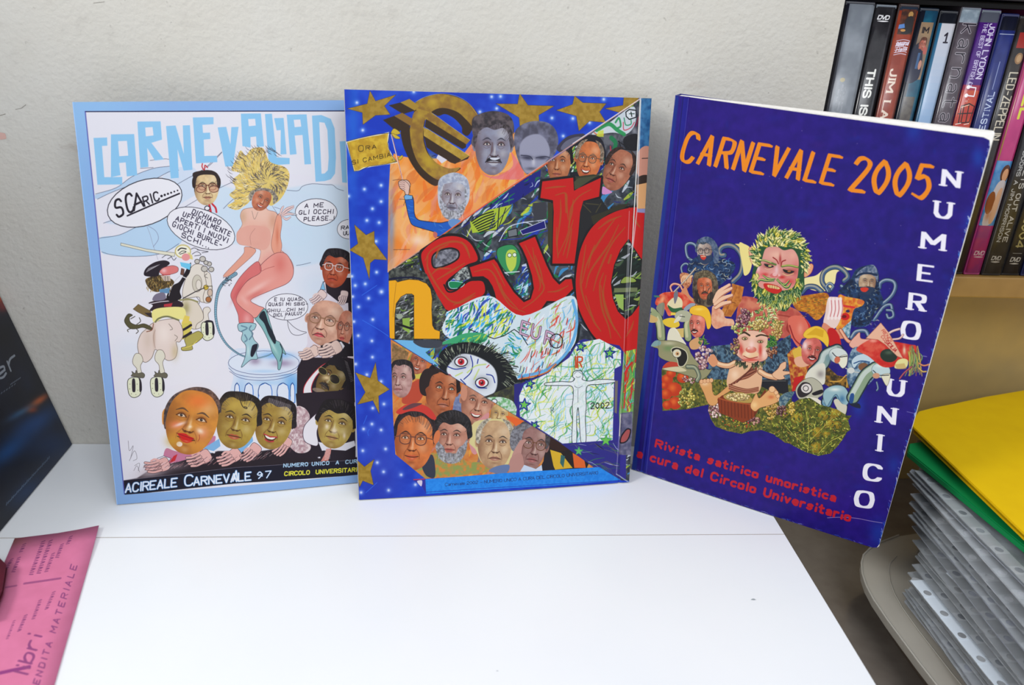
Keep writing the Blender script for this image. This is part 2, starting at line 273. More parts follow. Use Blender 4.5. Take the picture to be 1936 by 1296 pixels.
def hand(c, cx, cy, s, rot, skin, flip=1, fingers=4, lw=1.2, ol=(60, 40, 35)):
    c.at(cx, cy, s*flip, s, rot); c.poly([(-.9, -.5), (-.1, -.6), (.3, -.3), (.35, .3), (-.2, .5), (-.9, .45)], skin, sm=True, ol=ol, lw=lw)
    for i in range(fingers):
        x = -.1; y = -.45+i*.28; c.line([(x, y), (.55, y+.05), (1.0+.1*(i in (1, 2)), y+.25)], s*.27, ol, sm=True); c.line([(x, y), (.55, y+.05), (1.0+.1*(i in (1, 2)), y+.25)], s*.2, skin, sm=True)
    c.line([(-.4, .3), (.1, .65), (.45, .62)], s*.2, skin, sm=True); c.end()
def art_left():
    c = Cv(1000, 1440, [(138, 193), (668, 189), (697, 911), (222, 955)], (138, 176, 226))
    INK = (32, 26, 38)
    # periwinkle border with a paler cyan cast at the upper left
    c.F(0, 0, 1); c.glow(170, 190, 130, 120, (150, 196, 236), .6); c.glow(150, 560, 16, 260, (140, 200, 232), .55)
    c.poly([(161, 211), (700, 209), (700, 896), (560, 909), (420, 921), (236, 936), (233, 905)], (229, 226, 234))
    c.line([(161, 211), (700, 209)], 1.8, (30, 30, 70)); c.line([(161, 211), (197, 560), (235, 935)], 2., (74, 70, 160), .8)
    c.clip([(162, 212), (700, 210), (700, 896), (560, 909), (420, 921), (236, 936)])
    for x, y, r in ((300, 420, 70), (560, 440, 90), (600, 540, 60), (480, 400, 60), (250, 660, 40)): c.glow(x, y, r, r*.8, (196, 216, 236), .5)
    c.glow(330, 680, 170, 110, (232, 228, 232), .7)
    # hills
    c.F(120, 170, 3.322)
    c.poly([(200, 655), (330, 610), (430, 540), (560, 490), (660, 478), (720, 500), (640, 520), (560, 560), (430, 590), (300, 640), (210, 680)], (176, 204, 232), .85, sm=True)
    c.poly([(260, 830), (420, 760), (640, 520), (760, 480), (830, 500), (860, 620), (700, 730), (560, 840)], (190, 212, 236), .55, sm=True)
    c.poly([(225, 926), (350, 905), (470, 850), (700, 800), (740, 940), (640, 1010), (540, 1035), (400, 1040), (300, 1030), (240, 1015)], (182, 210, 234), .95, sm=True)
    c.poly([(880, 560), (1010, 600), (1200, 640), (1480, 600), (1560, 585), (1690, 590), (1800, 640), (1800, 1000), (1600, 1080), (1420, 1090), (1300, 900), (1060, 960), (900, 760)], (196, 218, 236), .7, sm=True, soft=14)
    for q in ([(200, 650), (330, 610), (430, 540), (560, 490), (662, 476)], [(212, 682), (300, 640), (430, 592), (560, 560), (660, 510), (720, 500)], [(224, 926), (350, 905), (470, 850), (560, 830)], [(238, 1012), (300, 1030), (400, 1040), (540, 1035), (640, 1010), (720, 960)],
              [(690, 600), (760, 560), (880, 490), (990, 386)], [(250, 832), (300, 815), (340, 800)], [(740, 740), (880, 660), (1000, 600), (1090, 560)], [(1000, 740), (1040, 700), (1100, 650)], [(900, 480), (930, 455), (990, 390)],
              [(1400, 625), (1470, 628), (1500, 600), (1560, 585), (1650, 590), (1690, 592), (1720, 615), (1760, 628)], [(1460, 1096), (1500, 1090), (1550, 1078)], [(540, 440), (640, 430), (700, 450)], [(480, 490), (560, 484)]): c.line(q, 3., (70, 76, 100), .8, sm=True)
    # title, cut-paper capitals in sky blue
    B = (140, 196, 234)
    def bl(*P):
        for p in P: c.poly(p, B)
    bl([(187, 300), (272, 297), (274, 348), (240, 350), (255, 545), (366, 543), (367, 590), (212, 592)])
    c.poly([(296, 278), (441, 276), (460, 532), (395, 540), (388, 452), (346, 456), (356, 532), (296, 545)], B); c.poly([(340, 320), (396, 318), (404, 410), (348, 414)], (230, 226, 234))
    c.poly([(461, 198), (606, 196), (615, 310), (548, 330), (628, 434), (570, 440), (516, 352), (520, 330), (530, 480), (480, 486), (470, 350)], B); c.poly([(510, 235), (556, 232), (562, 284), (514, 290)], (230, 226, 234))
    bl([(640, 226), (700, 222), (752, 400), (745, 222), (790, 220), (806, 498), (750, 503), (712, 370), (720, 548), (670, 552)])
    bl([(808, 172), (938, 170), (938, 214), (868, 218), (872, 268), (916, 266), (918, 306), (876, 310), (880, 412), (960, 410), (962, 450), (828, 458)])
    bl([(964, 234), (1018, 230), (1044, 340), (1050, 232), (1096, 230), (1060, 476), (1012, 478)])
    c.poly([(1110, 148), (1236, 146), (1256, 352), (1210, 356), (1206, 290), (1170, 294), (1172, 360), (1120, 350)], B); c.poly([(1156, 182), (1200, 180), (1204, 222), (1160, 226)], (230, 226, 234))
    bl([(1262, 150), (1306, 148), (1336, 420), (1418, 424), (1418, 462), (1286, 470)], [(1320, 176), (1380, 174), (1398, 400), (1360, 402), (1362, 250), (1336, 252)])
    c.poly([(1400, 154), (1526, 152), (1554, 462), (1512, 464), (1500, 280), (1450, 284), (1462, 400), (1420, 404)], B); c.poly([(1444, 186), (1486, 184), (1492, 228), (1450, 232)], (230, 226, 234))
    c.poly([(1560, 160), (1620, 156), (1680, 180), (1704, 240), (1712, 420), (1706, 520), (1680, 556), (1640, 568), (1582, 572)], B); c.poly([(1606, 200), (1640, 204), (1658, 250), (1666, 420), (1660, 500), (1640, 520), (1620, 522)], (230, 226, 234))
    bl([(1736, 320), (1800, 316), (1800, 580), (1752, 576)])
    # shout balloon
    W = (234, 232, 238)
    c.ell(507, 704, 242, 140, W, rot=-19, ol=INK, lw=5)
    c.text('SC', (338, 800), (440, 750), (-20, -105), 13, INK, sp=5, jit=1.2); c.text('A', (440, 752), (500, 724), (-14, -92), 12, INK); c.text('RIC', (508, 722), (600, 684), (-14, -52), 9, INK, sp=5, jit=1)
    c.line([(398, 786), (560, 715), (724, 646)], 9, INK)
    for i in range(6): c.ell(612+i*20, 662-i*7, 8-i*.6, 8-i*.6, INK)
    c.line([(520, 850), (540, 900), (556, 960), (590, 1060)], 2.2, (150, 150, 170)); c.line([(520, 845), (575, 880), (592, 930), (560, 980)], 2.4, (120, 120, 150), sm=True)
    # man with glasses hanging on a red ribbon
    c.line([(868, 460), (866, 480), (880, 500), (884, 470), (900, 484)], 7, (196, 52, 60), sm=True)
    face(c, 893, 610, 166, 214, 0, (232, 204, 152), (44, 32, 30), 'rec', glasses=(96, 40, 34), lips=(176, 110, 90), look=.08, old=.8, ears=0)
    c.poly([(812, 560), (808, 520), (850, 505), (910, 500), (960, 520), (974, 560), (974, 610), (950, 540), (900, 528), (850, 534), (826, 560), (820, 640)], (48, 36, 34), sm=True)
    c.ell(858, 620, 28, 20, (206, 150, 120), .6, ol=(96, 40, 34), lw=4); c.ell(940, 618, 30, 20, (206, 150, 120), .6, ol=(96, 40, 34), lw=4)
    c.line([(912, 720), (922, 770)], 14, (202, 44, 56)); c.line([(930, 712), (950, 735), (956, 762)], 12, (202, 44, 56), sm=True)
    # second balloon
    c.ell(859, 864, 222, 118, W, rot=20, ol=INK, lw=3.5)
    c.ell(898, 738, 16, 14, W, ol=INK, lw=5)
    for s, a, b, u in (('DICHIARO', (800, 772), (975, 842), (14, -34)), ('UFFICIALMENTE', (745, 786), (1038, 914), (12, -34)), ('APERTI I NUOVI', (700, 812), (1022, 954), (10, -32)), ('GIOCHI BURLE-', (680, 850), (985, 982), (10, -34)), ('SCHI...', (735, 918), (905, 988), (8, -32))):
        c.text(s, a, b, (u[0]*.9, u[1]*.8), 5.6, (50, 42, 66), jit=1.4, sp=5)
    # dancer: big blonde hair, pink figure
    c.F(390, 270, 5.183); H = (224, 196, 110); r = np.random.RandomState(3)
    hp = [(330, 70), (380, 120), (430, 60), (500, 40), (560, 60), (620, 180), (760, 230), (810, 300), (790, 420), (740, 520), (680, 580), (610, 600), (560, 440), (470, 470), (420, 560), (380, 600), (290, 650), (200, 610), (270, 560), (220, 500), (280, 440), (250, 360), (320, 290), (240, 260), (290, 150)]; c.poly(hp, H, sm=True); hm = c.cov(c.m(crom(hp, True)))
    hc = [(244, 214, 120), (236, 188, 76), (250, 236, 196), (120, 108, 96), (70, 62, 66), (214, 176, 92), (196, 180, 150)]
    for i in range(1500):
        x = r.uniform(190, 820); y = r.uniform(40, 640); v = np.array([x-610, y-370]); d = np.hypot(*v)
        if y > 470 and x > 430: continue
        q = np.arctan2(v[1], v[0])+r.uniform(-.35, .35); e = r.uniform(24, 80); k = r.randint(7)
        if d < 130: k = (3, 4, 6, 4)[r.randint(4)]
        c.clips.append(hm) if i == 0 else None
        c.line([(x, y), (x+e*.5*np.cos(q), y+e*.5*np.sin(q)), (x+e*np.cos(q+.5), y+e*np.sin(q+.5))], r.uniform(3, 9), hc[k], .85, sm=True, taper=.8)
    c.unclip()
    for i in range(46):
        t = r.uniform(-3.4, -.9); x = 520+300*np.cos(t)*r.uniform(.85, 1.08); y = 330+280*np.sin(t)*r.uniform(.85, 1.1); c.line([(x+30, y+20), (x, y+6), (x-22, y-20)], 5, (62, 54, 62), .85, sm=True, taper=.7)
    SK = (232, 176, 158); PK = (222, 128, 122)
    body = [(420, 630), (350, 650), (326, 710), (345, 790), (305, 860), (290, 940), (320, 985), (400, 1000), (450, 1020), (520, 1040), (520, 1100), (500, 1200), (600, 1296), (800, 1296), (850, 1240), (830, 1150), (760, 1070), (700, 1010), (720, 900), (700, 800), (700, 720), (670, 670), (600, 650), (560, 620)]
    c.poly(body, (234, 190, 172), sm=True, ol=(120, 70, 66), lw=3)
    c.clip(body, True); c.glow(350, 720, 50, 90, (190, 150, 110), .5); c.glow(440, 840, 130, 120, (226, 160, 140), .5); c.glow(560, 900, 60, 110, (206, 110, 90), .6); c.glow(650, 760, 60, 110, (196, 130, 96), .5); c.glow(670, 1200, 180, 160, PK, .9); c.glow(480, 980, 90, 40, (190, 130, 110), .5); c.glow(360, 900, 40, 60, (250, 222, 206), .6); c.unclip()
    c.poly([(305, 850), (420, 800), (600, 830), (620, 960), (560, 1040), (440, 1010), (320, 985), (288, 930)], (226, 164, 148), .9, sm=True); c.line([(430, 990), (424, 900), (470, 830)], 3, (130, 80, 76), .6, sm=True)
    c.poly([(372, 1010), (470, 1030), (460, 1080), (330, 1200), (220, 1290), (160, 1290), (290, 1150), (360, 1070)], (226, 160, 138), ol=(120, 76, 70), lw=3, sm=True)
    c.poly([(690, 700), (720, 690), (735, 780), (720, 900), (735, 1000), (710, 1080), (660, 1075), (630, 990), (650, 860), (670, 760)], (230, 158, 132), ol=(110, 70, 66), lw=3, sm=True); c.glow(690, 900, 20, 120, (196, 90, 60), .5)
    for q in ([(715, 700), (735, 640), (750, 615)], [(730, 690), (780, 640), (850, 610)], [(735, 700), (790, 660), (850, 625)], [(740, 710), (790, 690), (850, 690)], [(740, 720), (780, 740), (820, 720)]): c.line(q, 24, (110, 80, 90), sm=True, taper=.5); c.line(q, 18, (236, 202, 196), sm=True, taper=.5)
    c.line([(640, 610), (700, 700)], 3, (90, 80, 110)); c.line([(660, 620), (720, 640)], 3, (90, 80, 110))
    face(c, 535, 545, 190, 230, 28, (206, 122, 88), (120, 110, 104), 'none', smile=1, lips=(200, 90, 90), look=.15, old=.1, ears=0, sd=-1)
    c.poly([(430, 470), (510, 440), (600, 440), (660, 470), (700, 540), (650, 590), (640, 500), (560, 460), (470, 480), (430, 560), (405, 530)], (170, 158, 144), .9, sm=True, nz=(14, (96, 90, 90), 4))
    c.line([(440, 660), (465, 740), (500, 670)], 3, (110, 100, 90), sm=True)
    c.ell(1075, 672, 208, 133, W, ol=INK, lw=5); c.poly([(880, 700), (760, 656), (730, 650), (870, 684)], W); c.line([(884, 694), (790, 664)], 3, INK); c.line([(884, 702), (830, 700)], 3, INK)
    for s, a, b in (('A ME', (962, 628), (1145, 618)), ('GLI OCCHI', (905, 692), (1240, 682)), ('PLEASE..!', (952, 756), (1250, 748))): c.text(s, a, b, (4, -38), 7.5, (40, 30, 50), jit=1.2, sp=5)
    c.ell(1400, 838, 118, 95, W, ol=INK, lw=4); c.text('RA', (1322, 842), (1400, 835), (2, -34), 7, INK); c.text('UU', (1345, 895), (1400, 890), (2, -34), 7, INK)
    # legs and boots on a round plinth
    c.F(390, 480, 4.628)
    c.poly([(240, 826), (440, 820), (640, 830), (800, 900), (806, 985), (780, 1020), (770, 1296), (240, 1296), (228, 1060), (190, 1000), (184, 940)], (214, 222, 236), sm=True)
    c.clip([(228, 1050), (790, 1040), (785, 1296), (240, 1296)]); c.glow(740, 1150, 110, 180, (104, 168, 226), .95); c.glow(300, 1180, 60, 160, (150, 190, 230), .6); c.glow(520, 1120, 200, 30, (170, 204, 236), .8); c.unclip()
    c.ell(497, 945, 312, 105, (220, 226, 238), ol=(60, 66, 110), lw=4); c.glow(600, 880, 190, 40, (120, 176, 230), .9); c.glow(660, 950, 120, 40, (150, 130, 160), .8); c.glow(420, 930, 60, 40, (150, 130, 156), .8); c.glow(500, 1020, 180, 20, (176, 206, 236), .8)
    c.line([(190, 990), (260, 1045), (440, 1075), (640, 1060), (770, 1020), (806, 960)], 3.5, (50, 60, 110), sm=True); c.line([(196, 1020), (300, 1080), (480, 1100), (660, 1080), (790, 1030)], 3.5, (50, 60, 110), sm=True)
    for x, w in ((262, 22), (365, 38), (508, 60), (665, 52), (748, 20)):
        c.poly([(x-w, 1296), (x-w, 1190), (x-w*.8, 1145), (x, 1122), (x+w*.8, 1145), (x+w, 1190), (x+w, 1296)], (222, 226, 238), sm=False, ol=(46, 110, 200), lw=7); c.line([(x-w*.9, 1240), (x-w, 1190), (x-w*.7, 1140), (x, 1122), (x+w*.6, 1140)], 4, (30, 36, 80), sm=True)
    whip = [(250, 165), (190, 205), (130, 260), (95, 330), (76, 440), (78, 560), (110, 680), (170, 780), (250, 850), (330, 890), (420, 905), (520, 885), (570, 860)]
    c.line(whip[:9]+whip[9:], 34, (50, 62, 76), sm=True, taper=-.75); c.line(whip, 26, (130, 172, 192), sm=True, taper=-.8)
    Wp = crom(whip[:10], False, 12)
    for i in range(0, len(Wp)-1, 2): x, y = Wp[i]; c.line([(x-12, y+4), (x+2, y-4), (x+12, y+6)], 2.6, (60, 80, 96), .7)
    for i in range(30): x, y = r.uniform(140, 215), r.uniform(195, 275); c.line([(x, y), (x+r.uniform(-12, 12), y+r.uniform(-12, 12))], 4, (40, 34, 44))
    c.poly([(590, -10), (690, -10), (750, 90), (754, 180), (700, 250), (560, 310), (385, 390), (440, 440), (500, 470), (450, 540), (410, 550), (300, 470), (240, 400), (260, 330), (350, 230), (460, 150), (470, 90)], (230, 152, 140), sm=True, ol=(110, 60, 66), lw=4)
    c.poly([(450, 60), (390, 90), (300, 180), (240, 270), (206, 350), (230, 420), (270, 520), (290, 610), (390, 610), (400, 540), (300, 460), (256, 400), (280, 320), (360, 220), (470, 150)], (216, 112, 110), sm=True, ol=(110, 60, 66), lw=3.5)
    c.glow(640, 80, 70, 110, (214, 110, 100), .7); c.glow(440, 290, 150, 34, (240, 190, 180), .8, rot=-32); c.glow(420, 350, 120, 30, (206, 100, 96), .6, rot=-28); c.glow(270, 320, 22, 120, (196, 80, 84), .6, rot=30); c.glow(350, 560, 40, 60, (240, 184, 180), .6); c.glow(330, 400, 30, 60, (238, 180, 170), .7, rot=-40)
    c.line([(460, 80), (470, 140), (520, 120), (590, 100)], 3.5, (150, 60, 60), .8, sm=True)
    TB = (126, 176, 176)
    c.poly([(420, 560), (440, 540), (500, 470), (530, 520), (560, 620), (600, 740), (640, 770), (690, 870), (660, 860), (655, 930), (640, 1000), (620, 1000), (615, 930), (570, 850), (540, 760), (480, 640)], TB, sm=True, ol=(36, 52, 60), lw=4)
    c.poly([(455, 540), (500, 490), (540, 600), (600, 730), (590, 780), (540, 700), (500, 600)], (24, 28, 40), .95, sm=True); c.glow(580, 800, 16, 90, (190, 220, 214), .8, rot=-28); c.line([(640, 780), (660, 840), (640, 930)], 8, (30, 40, 50), sm=True)
    c.poly([(280, 600), (420, 600), (415, 650), (390, 670), (410, 740), (450, 790), (430, 850), (440, 910), (380, 920), (300, 985), (330, 900), (340, 800), (300, 740), (310, 680), (276, 660)], (160, 196, 204), sm=True, ol=(36, 44, 60), lw=4)
    for q in ([(300, 620), (350, 640), (300, 670)], [(385, 620), (370, 650), (400, 690), (370, 740)], [(330, 700), (350, 740), (330, 760)]): c.line(q, 12, (90, 120, 140), .8, sm=True)
    c.poly([(400, 790), (440, 780), (436, 820), (400, 890), (380, 880), (385, 830)], (30, 28, 44), sm=True); c.glow(360, 840, 12, 60, (196, 222, 220), .9)
    c.ell(699, 455, 186, 116, W, ol=INK, lw=4)
    for s, a, b in (('E IU QUASI', (590, 402), (832, 400)), ('QUASI MI SBIG-', (538, 446), (880, 440)), ('GHIU...CHI MI', (530, 500), (850, 488)), ('DICI, PAULU?', (582, 540), (830, 524))): c.text(s, a, b, (2, -26), 5.5, (44, 36, 54), jit=1.3, sp=5)
    c.line([(684, 540), (676, 562)], 4, INK); c.line([(704, 575), (715, 640), (745, 690), (800, 704), (872, 682)], 3.5, INK, sm=True); c.line([(704, 575), (760, 630), (820, 665), (872, 676)], 3.5, INK, sm=True)
    # heads climbing at the right
    c.poly([(785, 1296), (790, 1000), (830, 910), (900, 860), (960, 700), (1000, 300), (1040, 200), (1300, 200), (1340, 1296)], (34, 22, 32), sm=False)
    c.poly([(700, 700), (880, 640), (1010, 300), (1040, 360), (940, 460), (880, 500), (870, 700), (920, 790), (820, 870), (800, 900), (705, 860)], (229, 226, 234)) if False else None
    c.poly([(880, 690), (990, 320), (1000, 260), (1036, 234), (1060, 330), (1240, 380), (1260, 900), (930, 900), (820, 900), (880, 780)], (222, 212, 222))
    c.poly([(1040, 250), (1300, 250), (1300, 410), (1180, 430), (1090, 360), (1050, 330)], (34, 22, 32)); c.poly([(1020, 232), (995, 300), (1040, 308)], (126, 186, 222), ol=INK, lw=3)
    face(c, 1130, 120, 250, 330, 8, (196, 84, 50), (34, 24, 34), 'full', look=-.12, glasses=(226, 214, 214), old=.9, lips=(176, 60, 44), smile=-.5)
    for x, y, s, k in ((985, 370, 70, 12), (1200, 370, 60, -20)): hand(c, x, y, s, 120+k, (230, 202, 196), lw=4, ol=(90, 70, 80))
    face(c, 1045, 590, 350, 410, 12, (226, 172, 146), (190, 140, 120), 'none', look=-.2, glasses=(146, 104, 76), old=.9, lips=(206, 60, 80), smile=-.8)
    face(c, 1215, 640, 150, 330, 8, (220, 140, 112), (60, 30, 26), 'none', look=-.2, glasses=(70, 40, 36), lips=(196, 60, 64), old=.8)
    c.poly([(985, 800), (1150, 740), (1300, 800), (1300, 900), (1140, 900), (980, 850)], (30, 22, 30)); c.poly([(1140, 770), (1180, 760), (1210, 800), (1190, 830)], (230, 226, 232))
    c.poly([(930, 780), (1000, 800), (980, 850), (900, 850)], (228, 190, 176))
    for x, y, s, k in ((905, 860, 82, 150), (1090, 830, 96, 150)): hand(c, x, y, s, k, (228, 196, 184), lw=4, ol=(80, 60, 70)); 
    # dark moustached head with sunglasses
    c.poly([(1090, 935), (1000, 975), (905, 1070), (850, 1160), (850, 1240), (900, 1250), (925, 1240), (915, 1160), (960, 1060), (1060, 960)], (232, 226, 230), sm=True, ol=(190, 40, 50), lw=7)
    face(c, 1095, 1090, 240, 340, 38, (116, 96, 48), (24, 18, 22), 'full', look=-.1, mou=(30, 24, 24), old=.8, lips=(80, 66, 56))
    c.poly([(1075, 960), (1110, 890), (1230, 920), (1290, 1000), (1290, 1200), (1230, 1190), (1220, 1060), (1160, 980)], (26, 20, 26), sm=True)
    for i in range(14): c.line([(1210+i*4, 930+i*14), (1235+i*4, 945+i*12)], 3, (180, 170, 170), .8)
    c.ell(1015, 1020, 42, 28, (40, 32, 18), rot=38, ol=(170, 160, 90), lw=4); c.ell(1120, 1090, 50, 38, (34, 26, 18), rot=38, ol=(170, 160, 90), lw=4); c.glow(1050, 1078, 44, 26, (226, 200, 150), .95, rot=10); c.ell(980, 1190, 58, 20, (150, 130, 110), .8, rot=15)
    c.poly([(1235, 890), (1300, 890), (1300, 915), (1235, 900)], (226, 210, 214))
    # rider and cartoon horse
    c.F(200, 460, 4.321)
    c.poly([(120, -10), (330, 40), (560, 70), (555, 100), (330, 60), (118, 10)], (226, 222, 200), ol=(90, 90, 90), lw=3)
    c.ell(624, 58, 62, 52, (240, 236, 214), ol=(200, 184, 110), lw=9); c.poly([(660, 60), (700, 90), (706, 125), (680, 120)], (220, 204, 130)); c.line([(585, 50), (610, 32), (650, 38)], 9, (30, 24, 40), sm=True); c.line([(592, 75), (620, 55), (650, 62), (600, 82)], 5, INK, sm=True); c.ell(648, 105, 34, 30, (230, 150, 150))
    for q in ([(455, 110), (490, 88), (530, 100), (500, 120)], [(530, 100), (550, 130), (570, 110)], [(700, 80), (740, 60), (770, 85), (720, 95)], [(740, 45), (800, 55), (830, 60), (780, 70)], [(690, 40), (720, 30), (760, 50)]): c.line(q, 4.5, (60, 56, 66), sm=True)
    HB = (226, 216, 204); HO = (110, 96, 86)
    c.poly([(690, 190), (740, 160), (800, 180), (830, 240), (850, 320), (862, 420), (840, 470), (770, 470), (750, 430), (640, 440), (620, 400), (640, 300)], HB, sm=True, ol=HO, lw=4)
    c.ell(740, 320, 40, 70, (190, 180, 160), .55, ol=HO, lw=3); c.ell(752, 330, 22, 40, HB, ol=HO, lw=3)
    for x, y, rr in ((740, 140, 20), (785, 120, 24), (838, 160, 20), (855, 205, 22), (800, 200, 26), (812, 150, 18)): c.ell(x, y, rr, rr*.9, (196, 190, 180), ol=(70, 64, 64), lw=5)
    c.poly([(800, 230), (845, 240), (860, 340), (865, 400), (850, 470), (800, 475), (790, 420), (815, 330)], HB, sm=True, ol=HO, lw=4); c.ell(845, 395, 20, 30, (206, 180, 160), ol=(60, 50, 50), lw=4); c.ell(832, 450, 22, 22, (176, 110, 60), ol=(50, 36, 36), lw=4); c.ell(812, 352, 20, 20, (200, 170, 60), ol=(90, 70, 40), lw=4); c.line([(815, 345), (862, 340), (862, 365)], 5, (60, 56, 40))
    for q in ([(820, 240), (800, 260), (825, 275)], [(735, 430), (760, 470), (740, 500)]): c.line(q, 4, (70, 60, 60), sm=True)
    c.poly([(620, 470), (720, 460), (780, 540), (790, 610), (760, 680), (700, 690), (640, 640)], (222, 208, 190), sm=True, ol=HO, lw=4); c.glow(650, 520, 40, 70, (150, 140, 80), .7)
    c.poly([(790, 530), (830, 512), (850, 540), (830, 570), (835, 630), (800, 650), (770, 680), (730, 690), (740, 650), (790, 610)], HB, sm=True, ol=HO, lw=4)
    def hoof(x, y, k=1):
        c.poly([(x-42*k, y-60*k), (x+50*k, y-66*k), (x+58*k, y+50*k), (x+20*k, y+88*k), (x-20*k, y+84*k), (x-44*k, y+40*k)], (226, 228, 196), sm=True, ol=(56, 54, 50), lw=5)
        c.poly([(x-12*k, y-56*k), (x+10*k, y-58*k), (x+14*k, y+34*k), (x-2*k, y+46*k), (x-12*k, y+28*k)], (40, 32, 44), sm=True); c.poly([(x+40*k, y-70*k), (x+62*k, y-40*k), (x+66*k, y+30*k), (x+48*k, y+40*k), (x+46*k, y-40*k)], (40, 34, 44), sm=True)
        for a, b in ((-30, -20), (-32, 20), (-18, 60), (18, 66), (34, 30), (28, -20)): c.ell(x+a*k, y+b*k, 3.5, 3.5, (120, 120, 90))
    hoof(820, 700, .95)
    c.poly([(800, 640), (820, 620), (870, 630), (874, 690), (860, 640)], (36, 30, 40), sm=True)
    c.poly([(620, 640), (690, 630), (690, 700), (625, 780), (620, 720)], (214, 196, 90), sm=True)
    for y in (680, 740): c.line([(625, y+20), (660, y), (690, y-20)], 20, (36, 28, 36), sm=True)
    c.poly([(640, 770), (720, 720), (760, 712), (790, 750), (740, 800), (700, 820), (700, 860), (625, 870), (612, 845), (650, 830)], (176, 164, 84), sm=True, ol=(80, 70, 40), lw=4); c.line([(620, 850), (690, 830), (740, 790)], 6, (226, 206, 90), sm=True)
    c.poly([(370, 650), (430, 625), (560, 610), (610, 660), (626, 740), (600, 796), (570, 800), (580, 860), (560, 930), (500, 950), (440, 900), (400, 860), (370, 930), (320, 966), (280, 930), (256, 830), (280, 740), (330, 690)], (226, 206, 196), sm=True, ol=HO, lw=4.5)
    c.glow(470, 730, 70, 110, (238, 222, 212), .9); c.glow(340, 780, 50, 120, (206, 184, 168), .6); c.glow(560, 880, 40, 80, (196, 176, 130), .6); c.glow(390, 760, 14, 120, (190, 160, 140), .7); c.line([(400, 850), (384, 760), (400, 700)], 4, (150, 120, 110), .7, sm=True); c.line([(510, 650), (540, 690), (520, 700)], 4, HO, sm=True); c.line([(556, 740), (580, 760), (560, 790)], 4, HO, sm=True)
    for x, y0, y1, dx in ((250, 900, 1080, 20), (430, 870, 1050, 20)):
        c.poly([(x-32, y0+40), (x-10, y0-4), (x+30, y0), (x+50, y0+50), (x+30, y0+100), (x+dx+25, y1), (x+dx-10, y1+10), (x, y0+120), (x-30, y0+80)], (222, 216, 196), sm=True, ol=HO, lw=4)
    hoof(225, 1165, 1.0); hoof(410, 1160, 1.0)
    for x in (235, 420): c.poly([(x-30, 1080), (x-20, 1060), (x-25, 1040), (x, 1056), (x+10, 1030), (x+24, 1056), (x+60, 1050), (x+80, 1070), (x+66, 1095), (x+20, 1086)], (104, 98, 80), sm=True, ol=(50, 46, 44), lw=3)
    c.poly([(150, 620), (180, 570), (215, 580), (190, 600), (200, 640), (250, 660), (310, 650), (370, 680), (360, 700), (300, 680), (250, 690), (200, 690), (165, 660)], (84, 78, 48), sm=True, ol=(50, 44, 34), lw=4)
    for q in ([(250, 655), (280, 630), (270, 600)], [(200, 690), (175, 700), (180, 716)], [(245, 690), (262, 710), (245, 730)], [(200, 610), (235, 590)]): c.line(q, 6, (60, 54, 40), sm=True)
    c.line([(330, 715), (372, 700), (385, 650)], 7, (130, 76, 54), sm=True)
    c.poly([(220, 530), (262, 490), (360, 545), (380, 600), (330, 590), (260, 556)], (120, 98, 58), ol=(70, 56, 40), lw=3); c.poly([(310, 560), (370, 560), (390, 610), (350, 590)], (50, 40, 44))
    c.poly([(345, 480), (400, 460), (500, 440), (610, 470), (620, 510), (520, 520), (360, 545), (380, 500)], (44, 26, 36), sm=True); c.poly([(470, 490), (540, 480), (530, 510), (470, 510)], (180, 50, 60)); c.line([(350, 488), (440, 470), (520, 462)], 7, (210, 204, 210), sm=True)
    c.poly([(380, 540), (480, 515), (630, 520), (640, 610), (560, 605), (480, 590), (400, 640), (376, 610)], (234, 224, 140), sm=True); c.line([(400, 635), (430, 605), (500, 590), (590, 620)], 14, (120, 118, 80), sm=True)
    c.poly([(640, 580), (680, 590), (670, 640), (610, 650)], (226, 200, 90)); c.line([(600, 455), (680, 450), (745, 470)], 14, (150, 144, 96), sm=True)
    c.poly([(600, 300), (660, 190), (690, 150), (680, 230), (640, 290), (600, 380), (610, 440), (530, 470), (490, 430), (540, 340)], (28, 20, 26), sm=True); c.poly([(600, 145), (690, 160), (680, 210), (610, 180)], (110, 196, 232)); c.poly([(612, 196), (636, 205), (630, 255), (604, 246)], (110, 70, 56), ol=INK, lw=3)
    c.line([(600, 258), (560, 300), (525, 370), (510, 420)], 5, (200, 196, 200), sm=True); c.line([(610, 260), (648, 276)], 8, (226, 222, 224))
    c.poly([(330, 280), (440, 250), (540, 290), (545, 330), (480, 360), (420, 390), (360, 370), (325, 320)], (84, 66, 34), sm=True)
    for i in range(90): x, y = r.uniform(330, 540), r.uniform(262, 380); c.line([(x, y), (x+r.uniform(-10, 10), y+14)], 5, ((150, 116, 60), (30, 22, 18), (176, 150, 90))[i % 3])
    c.poly([(306, 240), (330, 190), (400, 145), (480, 132), (516, 160), (440, 215), (420, 260), (330, 262)], (34, 24, 34), sm=True)
    for i in range(16): c.line([(325+i*5, 230-i*3), (345+i*6, 195-i*2)], 2.4, (190, 186, 190), .8)
    c.poly([(435, 225), (470, 190), (540, 174), (584, 190), (580, 225), (530, 244), (470, 250)], (220, 120, 116), sm=True, ol=(90, 40, 44), lw=3); c.glow(470, 215, 26, 22, (240, 190, 190), .9)
    c.poly([(440, 255), (520, 258), (525, 300), (470, 300)], (196, 176, 160)); c.line([(455, 252), (520, 248)], 6, (170, 40, 44)); c.line([(480, 262), (480, 300)], 3, INK); c.line([(500, 262), (502, 298)], 3, INK)
    c.poly([(430, 370), (520, 355), (510, 400), (440, 400)], (96, 140, 176)); c.poly([(400, 410), (470, 395), (480, 450), (380, 460)], (120, 110, 130), sm=True); c.line([(625, 442), (720, 390), (800, 355)], 7, (40, 34, 40))
    # front row of heads over the black crowd
    c.F(230, 700, 4.209)
